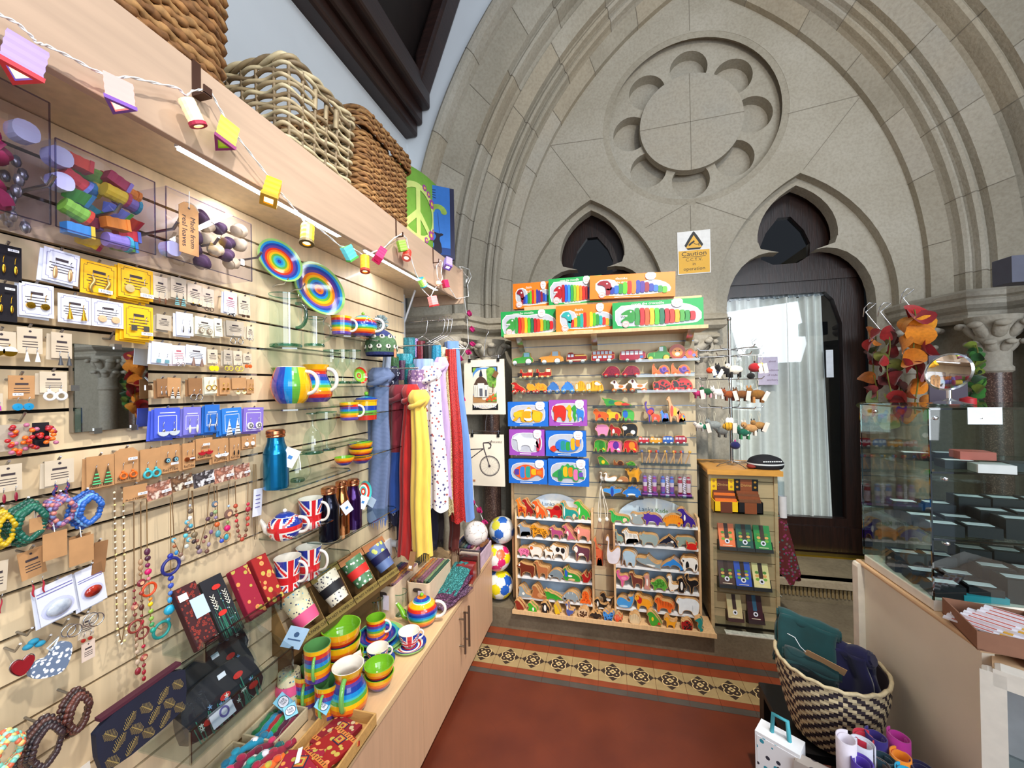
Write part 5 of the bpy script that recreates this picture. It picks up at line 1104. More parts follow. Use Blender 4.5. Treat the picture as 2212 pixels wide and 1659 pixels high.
def leaner(pb,X,w,h,d,lean,name,label,cat,body,front,group=None,yaw=0,bev=.004):
 p=onX(pb[0],pb[1],X);t=thing(name,label,cat,p,0,group);t.rotation_euler=(-lean,0,WALLROT+yaw)
 g=G();g.box(-w/2,w/2,0,d,0,h,body);g.build('body',t,bev=bev)
 g=G();front(g,w,h);g.build('print',t);return t
BATK=cells('3a0e14','8a2a1c',120,ring='5a1418',thr=.42);PAIS=cells('9a1432','e0924a',46,ring='c8506a',thr=.36,dots2='b8a84a');PAIS2=cells('a01818','e8a05a',46,ring='d87a5a',thr=.36,dots2='c8b050',seed=2)
PRED=mat('d0281f',.7);LEAFG=mat('2f8068',.8);CRW=mat('ece6d2',.8)
def poppies(g,w,h,n=3,small=False):
 y=-.0014
 for i in range(26):x=R.uniform(-.45,.45)*w;g.line([(x,0.002),(x+R.uniform(-.06,.06)*w,h*R.uniform(.2,.55))],w*.012,y-.00003*i,LEAFG)
 for i in range(n):
  x,z=((-.28,.32),(.0,.55),(.25,.78),(.38,.3))[i]if n>2 else((-.12,.4),(.05,.82))[i]
  g.line([(x*w,0),(x*w+.02*w,z*h)],w*.015,y-.001,LEAFG);s_=.075 if n>2 else .2;g.disc(x*w,z*h,s_*w,s_*w*.55,y-.0013,PRED,14)
 for i in range(14):
  x,z=R.uniform(-.42,.42)*w,h*R.uniform(.1,.7)
  for q in range(5):g.line([(x,z),(x+w*.03*cos(q*1.26),z+w*.03*sin(q*1.26))],w*.012,y-.0016-.00002*q,CRW if i%2 else mat('7aa0c8',.8))
 if n==2:
  for sx in(-.28,.28):
   for q in range(5):
    for e in(-1,1):g.line([(sx*w,h*(.48+.05*q)),(sx*w+e*w*.09,h*(.53+.05*q))],w*.03,y-.002,CRW)
NAVY=mat('12141f',.7,var=.1,coat=.3)
def tray(y0,y1,X1,z,h,label,X0=-1.115):
 t=thing('acrylic_tray',label,'tray',(X0,(y0+y1)/2,z));a=(y1-y0)/2;d=X1-X0
 g=G();g.box(0,d,-a,a,-.004,0,ACR);g.build('base',t)
 g=G();g.box(d-.004,d,-a,a,0,h,glass('dfe8ea',.16));g.build('front_panel',t)
 for s_ in(-a,a):g=G();g.add([(0,s_,0),(d,s_,0),(d,s_,h),(0,s_,h*2.0)],[(0,1,2,3)],glass('e6eef0',.16));g.build('side_panel',t)
 g=G();E_=glass('b8c4c8',.35);g.box(d-.005,d+.001,-a,a,h-.001,h+.002,E_);[g.box(d-.005,d+.001,s_-.0015,s_+.0015,0,h,E_)for s_ in(-a,a)];g.build('edges',t);return t
tray(.755,.985,-.965,.893,.045,'clear tray on the slatwall holding four glasses cases')
def printed(m):return lambda g,w,h:g.rect(-w*.48,w*.48,h*.02,h*.98,-.001,m)
t=leaner((452,1392),-.985,.055,.16,.018,.52,'glasses_case','dark red batik glasses case in a clear sleeve, first in the tray','case',mat('3a0e14',.7),printed(BATK))
g=G();g.box(-.005,.03,-.004,-.003,.07,.12,mat('b9cfe8',.7));g.box(-.025,-.004,-.004,-.003,.125,.142,PRICE);g.build('swing_tag',t)
leaner((507,1370),-.985,.06,.165,.02,.52,'glasses_case','navy glasses case printed with two red poppies','case',NAVY,lambda g,w,h:poppies(g,w,h,2))
leaner((560,1330),-.985,.055,.15,.02,.5,'glasses_case','magenta paisley glasses case, left of the paisley pair','case',mat('8a1030',.7),printed(PAIS));leaner((600,1300),-.985,.055,.15,.02,.5,'glasses_case','red paisley glasses case, right of the paisley pair','case',mat('8a1018',.7),printed(PAIS2))
tray(.70,1.0,-.94,.70,.075,'larger lower clear tray holding navy poppy pouches')
def pouch(pb,X,w,h,label,n,tg=True):
 p=onX(pb[0],pb[1],X);t=thing('poppy_pouch',label,'pouch',(p.x,p.y,max(p.z,.703)),0,'navy poppy pouches in the lower tray');t.rotation_euler=(-.55,0,WALLROT)
 out=smooth_pts([(-w/2,0),(w/2,0),(w/2,h*.6),(w*.35,h),(-w*.35,h),(-w/2,h*.6)],2)
 g=G();g.prism(out,0,.03,NAVY);g.build('body',t,bev=.006);g=G();poppies(g,w*.9,h*.8,n);g.build('print',t)
 if tg:g=G();g.box(w*.0,w*.10,-.004,-.003,h*.78,h*.88,PRICE);g.build('price_sticker',t)
 g=G();g.prism([(x*1.03,z*1.02)for x,z in out],-.006,-.0055,glass('f4f8fa',.1));g.build('clear_sleeve',t);return t
t=pouch((505,1548),-.965,.21,.125,'front navy poppy pouch in a clear sleeve, with a white card',4)
g=G();g.box(-.055,.005,-.009,-.008,.008,.045,mat('ece6f0',.7));g.ring(-.02,.027,.008,.013,-.0095,PINK_INK,n=16);g.build('swing_tag',t)
pouch((490,1500),-1.02,.2,.125,'middle navy poppy pouch behind the front one',3);pouch((478,1450),-1.07,.2,.12,'rear navy poppy pouch against the wall',3)
BOXW=mat('c6b493',.6,var=.08,vs=20,stretch=(3,20,20));WOODT=mat('c79a5c',.5,var=.12,vs=10,stretch=(3,14,14))
def openbox(x0,x1,y0,y1,h,label,m,z0=.4805,name='wooden_tray',th=.006,cat='tray'):
 t=thing(name,label,cat,((x0+x1)/2,(y0+y1)/2,z0));a,b=(x1-x0)/2,(y1-y0)/2
 g=G();g.box(-a,a,-b,b,0,.004,m);g.build('base',t)
 for xx in((-a,-a+th),(a-th,a)):g=G();g.box(*xx,-b,b,0,h,m);g.build('side',t,bev=.001)
 for yy in((-b,-b+th),(b-th,b)):g=G();g.box(-a+th,a-th,*yy,0,h,m);g.build('end',t,bev=.001)
 return t
def at(x0,x1,y0,y1):pass
openbox(-1.085,-.965,.955,1.085,.042,'small pale wooden box of rolled felt bookmarks',BOXW,name='wooden_box',cat='box')
openbox(-.905,-.735,.70,1.115,.04,'long wooden tray of red paisley purses at the worktop edge',WOODT)
openbox(-1.10,-.95,.60,.94,.035,'shallow pale box of red and white felt flowers, bottom left',BOXW,name='wooden_box',cat='box')
FC=['a81828','f0ece8','3a3038','b8242c','ece4e0','8a1820']
for i in range(26):
 t=thing('felt_flower','red, white or grey felt flower heaped in the shallow box','flower',(-1.025+R.uniform(-.055,.055),.62+.30*R.random(),.497+.012*R.random()+.01*(i%3)),R.uniform(0,6),'felt flowers in the shallow box');t.rotation_euler=(R.uniform(-.5,.5),R.uniform(-.2,.7),R.uniform(0,6))
 g=G();c=FC[i%6];[g.ell((.013*cos(q*1.256),.013*sin(q*1.256),0),(.013,.012,.005),mat(c,.95,var=.1),9,5)for q in range(5)];g.build('petals',t)
 g=G();[g.ell((0,0,.005),(.012,.011,.004),mat(FC[(i+1)%6],.95),9,5),g.ell((0,0,.009),(.005,.005,.003),mat(FC[(i+2)%6],.95),8,5)];g.build('centre',t)
def cord(pts,r,m,name,label,cat,group=None,extra=None):
 o=V(pts[0]);t=thing(name,label,cat,o,0,group);g=G();P=[V(p)-o for p in pts];Q=[]
 for a,b in zip(P,P[1:]):
  for j in range(6):Q.append(a.lerp(b,j/6))
 g.tube([q+V((0,0,.003*sin(i*1.1)))for i,q in enumerate(Q)],[r*(1+.3*sin(i*1.7))for i in range(len(Q))],m,n=7);g.build('strand',t)
 if extra:extra(t,Q)
 return t
fm=lambda h:mat(h,.95,var=.2,vs=60,sheen=.3)
def dots_(hs,r):
 def f(t,Q):
  g=G();[g.ell(q+V((R.uniform(-.006,.006),R.uniform(-.006,.006),r*.7)),(r*R.uniform(.8,1.2),r,r*.6),fm(hs[i%len(hs)]),8,5)for i,q in enumerate(Q)if i%2==0];g.build('felt_flowers',t)
 return f
for i,(x0,y0,x1,y1,h,hs,lab)in enumerate(((-1.05,.80,-1.0,1.0,'1a86a8',['2a9ab8','1a6a8a','e8e4ec'],'turquoise felt garland in the heap, nearest the wall'),(-1.02,.78,-.965,.99,'7a1236',['9a1840','c02a5a','5a0c28'],'maroon felt garland beside the turquoise one'),(-.985,.77,-.94,.98,'127a72',['1a9a8a','0f5a5a','ded8e4'],'teal felt garland with white dots'),(-.955,.76,-.915,1.0,'8a1430',['a01a3a','7a1030'],'crimson felt cord in the middle of the heap'),(-.935,.74,-.91,.95,'e0661a',['ee8a1c','d8501a','b8a83a'],'orange felt flower garland nearest the paisley purses'))):
 cord([(x0,y0,.505),((x0+x1)/2-.01,(y0+y1)/2,.528),(x1,y1,.512)],.011,fm(h),'felt_garland',lab,'garland',extra=dots_(hs,.012))
for i,(x,h,lab)in enumerate(((-1.07,'1c6a3a','dark green felt roll in the small wooden box'),(-1.053,'1a7aa0','blue felt roll in the small wooden box'),(-1.036,'9a1a24','red felt roll in the small wooden box'),(-1.02,'2a8a3a','bright green felt roll in the small wooden box'),(-1.002,'4a1230','plum felt roll in the small wooden box'),(-.984,'6a1030','maroon felt roll at the edge of the small wooden box'))):
 cord([(x,.98-.02*(i%2),.496),(x+.004,1.02,.512),(x,1.07,.508)],.010,fm(h),'felt_roll',lab,'felt roll')
def fairtag(loc,label,rz=0,s=.024):
 t=thing('fair_trade_card',label,'card',loc);t.rotation_euler=(-.9,0,WALLROT+rz);g=G();g.box(-s,s,0,.001,0,2*s,mat('86cbe8',.6));g.disc(0,s,s*.8,s*.62,-.0005,PAPW,20);g.ring(0,s,s*.66,s*.72,-.001,NV,n=20,el=1.2)
 g.text('FAIR',0,s*1.18,s*.5,-.0012,NV,w=s*.85);g.text('TRADE',0,s*.8,s*.42,-.0012,NV,w=s*.95);g.build('card',t)
fairtag((-1.02,1.065,.53),'light blue fair trade card on the small wooden box',.2);fairtag((-.985,1.04,.525),'light blue fair trade card at the right side of the small box',-.5,.018);fairtag((-.885,1.085,.53),'light blue fair trade card at the head of the paisley tray',.3)
AZT=cells('8a1626','d8924a',60,ring='3a3a4a',thr=.40,dots2='c8b48a');OR=mat('d8823c',.7)
def purse(loc,w,d,rz,tilt,m,label,band):
 t=thing('paisley_purse',label,'purse',loc,0,'paisley purses in the wooden tray');t.rotation_euler=(0,tilt,rz)
 g=G();g.box(-w/2,w/2,-d/2,d/2,0,.014,m);g.build('body',t,bev=.004);g=G()
 for x in band:g.box(x*w-.006,x*w+.006,-d*.5-.001,d*.5+.001,.003,.0148,OR);[g.box(x*w-.004,x*w+.004,d*(-.45+.1*q)-.001,d*(-.45+.1*q)+.001,.0147,.0154,BLK)for q in range(10)]
 cx,cy=w*.22,0
 for q,mm in enumerate((mat('2a2440',.7),mat('d86a2c',.7),mat('b8b04a',.7),mat('a01c34',.7))):s_=w*(.13-.03*q);g.box(cx-s_,cx+s_,cy-s_,cy+s_,.0145,.0152+.0004*q,mm)
 g.build('print',t);return t
purse((-.825,1.04,.492),.11,.10,WALLROT-.2,0,AZT,'dark red purse with diamonds at the far end of the tray',(-.35,));purse((-.80,.985,.505),.12,.10,WALLROT-.35,.1,PAIS2,'red purse in the middle of the tray, with orange border',(-.4,.4));purse((-.84,.895,.505),.13,.11,WALLROT+.25,-.1,PAIS,'magenta purse with a square motif, near end of the tray',(-.1,));purse((-.80,.80,.506),.12,.11,WALLROT-.2,0,PAIS,'magenta paisley purse at the very front of the tray',(.4,))
t=thing('swing_tag','white paper tag lying on the magenta purse','tag',(-.86,.93,.529));t.rotation_euler=(.1,-.2,.5);g=G();g.box(-.006,.006,-.022,.022,0,.001,PRICE);g.build('paper',t)
PALE=mat('d8c0a4',.55,var=.05)
RC_=['3a3038','b06a1c','2a4a3a','4a2258','7a4a5a','5a5a4a','a0703a','2a3a5a','6a2a3a','7a8a5a','3a5a5a','8a5a6a']
def storage(x0,x1,y0,y1,h,label,rl,z0=.4805,tagged=True,n=6,hs=None):
 xc,yc=(x0+x1)/2,(y0+y1)/2;t=thing('storage_box',label,'box',(xc,yc,z0));a,b=(x1-x0)/2,(y1-y0)/2
 P=[(p.x,p.y)for p in rrect(a,b,.018,per=.03)];k=len(P)
 g=G();vs=[(x*s_,y*s_,z)for s_,z in((.94,0),(1,h),(.96,h),(.90,.004))for x,y in P]
 g.add(vs,[(q*k+j,q*k+(j+1)%k,(q+1)*k+(j+1)%k,(q+1)*k+j)for q in range(3)for j in range(k)]+[tuple(range(k))[::-1]],PALE,False);g.build('body',t)
 g=G();g.prism(smooth_pts([(-.022,h*.68),(.022,h*.68),(.022,h*.82),(-.022,h*.82)],2),-b-.0035,-b+.004,mat('3a2c24',.8));g.build('hand_hole',t)
 if tagged:g=G();g.box(a*.1,a*.65,-b-.006,-b-.005,h*.3,h*.75,mat('d8ccd8',.7));g.build('swing_tag',t)
 for i in range(n):
  for lay in range(2):
   x=xc-a*.82+2*a*.82*(i+.5*lay)/(n-.4);zz=z0+h*.86+.016*lay
   m=cells(RC_[(i*5+lay*3+len(label))%12]if not hs else hs[(i+lay)%len(hs)],RC_[(i*7+lay+2)%12],160,thr=.35,rough=.9)
   tt=thing('rolled_scarf',rl,'scarf',(x,yc,zz),0,rl);g=G();L=(b-.012)*R.uniform(.92,1.0)
   g.cyl((0,-L,0),(0,L,0),.0095,m,n=12,caps=False);g.tube([(.0095*(1-q/14)*cos(q*.9),-L-.0004,.0095*(1-q/14)*sin(q*.9))for q in range(12)],.0012,m,n=4);g.ell((0,-L+.004,0),(.007,.001,.007),BLK,8,4);g.build('roll',tt)
storage(-1.095,-.985,1.64,1.9,.15,'pale storage box of rolled scarves against the slatwall','rolled patterned scarf in the storage box against the slatwall',n=6)
storage(-.972,-.852,1.735,2.02,.13,'pale storage box of rolled scarves nearer the worktop edge','rolled patterned scarf in the storage box nearer the worktop edge',n=6)
storage(-.93,-.79,2.18,2.40,.12,'pale storage box of rolled scarves at the far corner','rolled scarf in the storage box at the far corner',tagged=False,n=6)
def pack(x0,x1,y0,y1,z0,z1,m,name,label,cat,sleeve=True,group=None,tilt=0):
 t=thing(name,label,cat,((x0+x1)/2,(y0+y1)/2,z0),0,group);a,b=(x1-x0)/2,(y1-y0)/2;t.rotation_euler=(tilt,0,0)
 g=G();g.box(-a,a,-b,b,0,z1-z0,m);g.build('fabric',t,bev=.008)
 if sleeve:g=G();g.box(-a-.002,a+.002,-b-.002,b+.002,-.0,z1-z0+.002,glass('f4f0f4',.25,rough=.1));g.build('clear_sleeve',t)
 return t
pack(-.83,-.735,2.03,2.10,.4805,.575,mat('a01218',.5,var=.1),'folded_throw','bright red folded shawl in a clear sleeve, front of the row','shawl');pack(-.84,-.735,2.105,2.125,.4805,.60,mat('4a2018',.5),'folded_throw','dark brown folded shawl behind the red one','shawl');pack(-.85,-.735,2.13,2.15,.4805,.605,mat('dccdb0',.6),'folded_throw','cream folded shawl behind the brown one','shawl');pack(-.855,-.735,2.152,2.166,.4805,.61,mat('181830',.6),'folded_throw','navy folded shawl at the back of the row','shawl')
KN=[cells('3a1a34','7a4a70',150,thr=.4,rough=.9),cells('1a5a5a','4a9a9a',150,thr=.4,rough=.9),cells('4a3048','9a7a94',150,thr=.4,rough=.9)]
for i,(m,lab)in enumerate(((KN[2],'mauve knitted scarf in a clear sleeve, bottom of the heap behind the teapot'),(KN[0],'plum knitted scarf in the middle of the heap behind the teapot'),(KN[1],'teal knitted scarf at the back of the heap behind the teapot'))):
 t=thing('knitted_scarf',lab,'scarf',(-.795-.006*i,1.86+.05*i,.4805+.022*i),-.25+.1*i);t.rotation_euler=(.12*i,0,-.25+.1*i)
 g=G();g.sheet(lambda u,v:(.055*(u-.5)*2,.12*(v-.5)*2,.012+.012*sin(pi*u)+.004*sin(u*21)*sin(v*15)),24,30,m);g.build('knit',t,solid=.008)
 if i==0:g=G();g.box(-.058,.058,-.124,.124,.0,.032,glass('f0ecf4',.25,rough=.12));g.build('clear_sleeve',t)
for i,(h,lab)in enumerate((('b87a8a','dusty pink folded shawl standing at the worktop corner'),('5a4a7a','violet folded shawl standing at the worktop corner'),('c8b0c0','pale mauve folded shawl standing at the worktop corner'))):
 pack(-.782+.013*i,-.771+.013*i,2.18,2.42,.4805,.595-.012*i,mat(h,.8,var=.15),'folded_throw',lab,'shawl',sleeve=False)
t=thing('wooden_pipe','turned brown wooden flute lying on the worktop corner','flute',(-.745,2.28,.605));g=G();g.lathe([(.001,-.09)]+[(.010+.002*(i%2),-.09+.018*i)for i in range(11)]+[(.001,.09)],mat('7a4a20',.4,var=.2),12);g.build('tube',t,rot=(1.35,0,.1))
rail=thing('scarf_rail','chrome rail with wire hangers holding the scarves beside the slatwall','rail',(-1.1,2.06,1.90))
g=G();g.cyl((-.02,.02,.035),(.24,.06,.045),.004,CHROME);g.build('bar',rail);g=G();g.cyl((-.02,-.34,-.255),(.2,-.30,-.25),.004,CHROME);g.build('bar',rail);g=G();g.cyl((-.02,-.14,-.12),(.2,-.12,-.12),.004,CHROME);g.build('bar',rail);g=G();g.cyl((.06,-.05,.2),(-.02,-.05,.0),.006,PW);g.build('strut',rail)
for i,(x,y)in enumerate(((.08,.035),(.18,.05),(.2,.055),(.22,.06))):
 g=G();g.tube([(x-.02,y-.02,.03),(x-.01,y-.02,.055),(x+.01,y-.02,.058),(x+.022,y-.02,.03),(x+.01,y-.02,-.03),(x-.01,y-.02,-.05)],.0022,CHROME);g.tube([(x-.01,y-.02,-.05),(x-.12,y-.1,-.13),(x+.1,y-.02,-.13),(x-.01,y-.02,-.05)],.002,CHROME);g.build('hanger',rail)
def scarf(top,bot,wpx,Y,m,label,m2=None,split=.5,knot=True,rip=5,fringe=None,dp=.3,ends=None,kw=.85,tg=None):
 a,b=onY(top[0],top[1],Y),onY(bot[0],bot[1],Y);k=dep(a);L=a.z-b.z;dx=b.x-a.x;w=wpx*k/2
 t=thing('scarf',label,'scarf',a);ph=R.uniform(0,6)
 def f(u,v):
  th=2*pi*u;ww=w*(.72+.28*min(1,v*2.2));s_=1+.16*sin(rip*th+ph+v*1.5)
  return(dx*v+ww*cos(th)*s_+.004*sin(v*9+ph),w*dp*2*sin(th)*s_,-L*v+(.012*sin(3*th+ph)if v>.99 else 0))
 nu=44
 if m2:g=G();g.sheet(lambda u,v:f(u,v*split),nu,14,m,closed=True);g.build('cloth',t);g=G();g.sheet(lambda u,v:f(u,split+v*(1-split)),nu,14,m2,closed=True);g.build('lower_cloth',t)
 else:g=G();g.sheet(f,nu,24,m,closed=True);g.build('cloth',t)
 if knot:
  g=G();g.sheet(lambda u,v:((w*kw*(.75+.5*sin(pi*v)))*cos(2*pi*u)*(1+.07*sin(7*2*pi*u+v*4)),(w*.8*(.7+.4*sin(pi*v)))*sin(2*pi*u)*(1+.07*sin(7*2*pi*u)),.045-.085*v),36,10,m,closed=True)
  g.tube([(w*kw*.95*cos(q*.52),w*.75*sin(q*.52),-.016+.022*sin(q*.52+1))for q in range(12)],[w*(.3+.06*sin(q*2))for q in range(12)],m,n=8,closed=True);g.build('knot',t)
 if fringe:
  g=G()
  for q in range(16):x=dx+w*.95*cos(pi*q/15);y=-w*dp*1.6*sin(pi*q/15);g.cyl((x,y,-L+.004),(x+R.uniform(-.004,.004),y,-L-.035*R.uniform(.7,1.2)),.0022,mat(fringe,.9),r1=.0008,n=4)
  g.build('fringe',t)
 if tg:g=G();g.T=Matrix.Translation((dx*tg,-w*dp*2-.012,-L*tg))@Matrix.Rotation(.5,4,'Y');g.box(-.022,.022,-.001,0,-.022,.022,mat('bcd2ee',.7));g.T=None;g.build('swing_tag',t)
 return t
def fab(h,var=.12):return mat(h,.9,var=var,vs=14,stretch=(6,6,1),sheen=.3)
def glit(a,b):return cells(a,b,330,thr=.45,rough=.45)
HERR=waves('2c3c66','7a8cb0',130,1.2,'Z',dscale=9)
scarf((836,760),(800,1160),22,1.74,fab('9aa6bc'),'pale grey blue scarf hanging nearest the slatwall',knot=False,fringe='b8c2d4')
scarf((822,815),(812,1120),52,1.66,HERR,'blue herringbone scarf knotted at the left of the rail',fringe='5a7cc0',tg=.86)
scarf((846,810),(852,1130),32,1.82,cells('0e1230','c8ccd8',55,thr=.22),'navy scarf with small white marks behind the herringbone one',fringe='10142a')
scarf((862,850),(858,1100),46,1.80,fab('6e1020'),'knotted scarf, maroon above and blue below',m2=fab('123a80'),split=.5,fringe='16285a')
scarf((888,850),(880,1200),38,1.76,fab('a81410',.2),'long red crinkled scarf beside the yellow one',rip=7)
scarf((905,862),(912,1195),40,1.73,fab('e8c050',.1),'long pale yellow scarf at the front of the rail',rip=6,fringe='d0a838',kw=.95)
scarf((930,810),(948,1100),44,1.86,cells('e4e0e2','9a4a4a',52,thr=.30,dots2='4a4a7a'),'white scarf printed with butterflies')
scarf((953,790),(962,1075),30,1.95,fab('b49ac4'),'lilac scarf right of the butterfly one',rip=4)
scarf((962,770),(974,1110),16,2.0,glit('8a7448','e8dcb0'),'narrow gold glitter scarf',knot=False)
scarf((974,755),(992,1125),30,2.02,glit('7a0c0c','d0302a'),'long red glitter scarf',knot=False)
scarf((974,738),(1008,1120),40,2.10,fab('6488c4',.08),'plain sky blue scarf at the right end of the rail',knot=False,rip=4)
def snood(px,py,wpx,hpx,Y,m,label):
 c=onY(px,py,Y);k=dep(c);w,h=wpx*k/2,hpx*k;t=thing('snood',label,'snood',c);g=G()
 g.sheet(lambda u,v:(w*(1+.15*sin(pi*v))*cos(2*pi*u)*(1+.08*sin(9*2*pi*u+5*v)),w*.7*sin(2*pi*u)*(1+.08*sin(9*2*pi*u)),h*(.5-v)),40,10,m,closed=True);g.build('knit',t);return t
for a in((883,752,26,44,2.0,glit('0a4a5a','2a8a9a'),'dark teal glitter snood, first at the top of the rail'),(895,752,16,40,2.02,glit('6a4a8a','b89ad0'),'lilac glitter snood at the top of the rail'),(909,758,18,42,2.02,glit('4a0818','8a2038'),'maroon glitter snood at the top of the rail'),(925,762,22,40,2.02,glit('06060a','1a1a24'),'black snood at the top of the rail'),(942,766,20,40,2.02,glit('0a5a7a','2a9ac0'),'bright teal glitter snood at the top of the rail'),(956,770,15,40,2.04,glit('b8a880','ece4c8'),'cream glitter snood at the top of the rail'),(870,778,40,26,1.9,glit('0a6a7a','3aa0b0'),'turquoise snood lying across the second tier'),(867,800,26,42,1.88,glit('2a1228','5a3458'),'aubergine glitter snood on the second tier'),(884,808,22,44,1.88,glit('0a4a52','2a8a8a'),'deep teal snood on the second tier'),(915,790,40,28,1.92,fab('8aa0cc'),'pale blue knotted scarf collar on the second tier'),(938,796,26,26,1.92,fab('aab8dc'),'ice blue scarf collar right of the pale blue one'),(903,822,40,46,1.84,cells('7a5a84','c0a0b0',70,thr=.4),'mauve patterned snood on the second tier'),(850,790,22,40,1.84,glit('16361e','3a6a3a'),'dark green snood below the sheep hat')):snood(*a)
for px,py,w_,Y,h,lab in((862,1120,24,1.9,'10142c','navy scarf end showing below the maroon scarf'),(935,1130,20,2.1,'1a1a30','dark blue scarf end below the butterfly scarf'),(950,1120,16,2.12,'1a0c10','black beaded scarf end below the lilac scarf'),(982,1140,22,2.15,'5a1a10','rust coloured scarf end below the red glitter scarf')):
 scarf((px,py-70),(px,py+45),w_,Y,fab(h),lab,knot=False,fringe=h)
t=thing('care_label','kraft paper label hanging between the red and yellow scarves','tag',onY(896,1165,1.72));g=G();g.box(-.016,.016,-.001,0,-.05,.04,KR);g.disc(0,0,.008,.008,-.0015,PRICE,12);g.build('paper',t)
t=thing('care_label','second kraft label turned below the first one','tag',onY(889,1212,1.70));t.rotation_euler=(0,.2,.4);g=G();g.box(-.014,.014,-.001,0,-.045,.045,KRD);g.box(-.008,.006,-.0016,-.001,-.035,-.022,PRICE);g.build('paper',t)
TOTE=mat('e3d8c4',.9,var=.05,vs=8,bump=.1)
def tote(q,label,fn):
 tl,tr,br,bl=[onY(x,y,2.5)for x,y in q];c=(tl+tr)/2;w=tr.x-tl.x;h=tl.z-(bl.z+br.z)/2;t=thing('tote_bag',label,'bag',c)
 g=G();g.sheet(lambda u,v:((u-.5)*w*(1+.03*v),-.012*sin(pi*u)*sin(pi*v)-.004,-h*v),14,12,TOTE);g.sheet(lambda u,v:((u-.5)*w*(1+.03*v),.022*sin(pi*u)*sin(pi*v)+.004,-h*v),14,12,TOTE);g.build('cloth',t)
 g=G();fn(g,w,h);
 for i,v in enumerate(g.v):g.v[i]=(v[0],v[1]-.013*sin(pi*(min(1,max(0,v[0]/w+.5))))*sin(pi*min(1,max(0,-v[2]/h)))-.006,v[2])
 g.build('print',t)
 for s_ in(-.36,.36):g=G();g.box(s_*w-.008,s_*w+.008,-.012,.012,-.015,.008,BLK);g.tube([(s_*w,0,.008),(s_*w,0,.03)],.003,CHROME);g.build('clip',t)
 g=G();g.cyl((-.42*w,0,.022),(.42*w,0,.022),.0025,CHROME);g.tube([(0,0,.022),(.005,0,.09),(.02,0,.16),(.035,0,.18),(.03,0,.2),(.015,0,.19)],.0022,CHROME);g.build('hanger',t);return t
def harro(g,w,h):
 x0,x1,z0,z1=-w*.30,w*.34,-h*.92,-h*.13;W_,H__=x1-x0,z1-z0;X=lambda u:x0+W_*u;Z=lambda v:z0+H__*v
 g.rect(x0,x1,z0,z1,0,BLK);e=-.0006
 g.rect(X(.04),X(.96),Z(.17),Z(.98),e,mat('4a86c8',.8));g.rect(X(.04),X(.96),Z(.17),Z(.34),e*2,mat('a87a4a',.8));gr=mat('4f7d30',.8,h2='7aa83c',vs=50)
 g.poly(smooth_pts([(X(.55),Z(.98)),(X(.96),Z(.98)),(X(.96),Z(.55)),(X(.85),Z(.5)),(X(.6),Z(.58)),(X(.62),Z(.75))],2),e*3,gr);g.poly([(X(.04),Z(.98)),(X(.2),Z(.98)),(X(.04),Z(.85))],e*3,gr)
 ww=mat('e6e2d6',.8);g.rect(X(.08),X(.66),Z(.30),Z(.58),e*4,ww);g.rect(X(.24),X(.5),Z(.30),Z(.62),e*5,ww);dk_=mat('4a3428',.8)
 g.poly([(X(.08),Z(.58)),(X(.66),Z(.58)),(X(.54),Z(.72)),(X(.40),Z(.78)),(X(.34),Z(.78)),(X(.2),Z(.72))],e*4.5,dk_);g.poly([(X(.30),Z(.78)),(X(.44),Z(.78)),(X(.41),Z(.88)),(X(.37),Z(.95)),(X(.33),Z(.88))],e*5,mat('1c2236',.8))
 g.rect(X(.31),X(.43),Z(.32),Z(.5),e*6,mat('5a5a64',.8));g.rect(X(.53),X(.6),Z(.32),Z(.47),e*6,mat('5a5a64',.8));[g.line([(X(u),Z(.3)),(X(u),Z(.56))],.003,e*6,mat('b8b2a4',.8))for u in(.1,.17,.24,.5,.64)]
 g.rect(X(.68),X(.9),Z(.38),Z(.5),e*4,mat('c8c0ae',.8));g.line([(X(.82),Z(.4)),(X(.84),Z(.6))],.006,e*5,mat('5a3a20',.8))
 [g.disc(X(.6+.09*i),Z(.24+.03*(i%2)),W_*.045,W_*.06,e*6,mat('d8481c',.8),8)for i in range(4)];g.poly([(X(.55),Z(.2)),(X(.96),Z(.2)),(X(.96),Z(.4))],e*5,gr);[g.disc(X(.68+.08*i),Z(.27+.04*(i%3)),W_*.035,W_*.05,e*7,mat('e8641c',.8),8)for i in range(4)]
 g.text('HARROGATE',X(.5),Z(.085),H__*.115,e*2,PAPW,w=W_*.86)
t=tote(((1003,779),(1089,775),(1097,893),(1008,898)),'cream tote bag printed with a Harrogate poster, upper of the two',harro)
g=G();g.T=Matrix.Rotation(.6,4,'Y');g.box(-.015,.015,-.03,-.028,-.02,.02,mat('7a5230',.8));g.T=None;g.build('swing_tag',t,loc=(.085,.0,-.1))
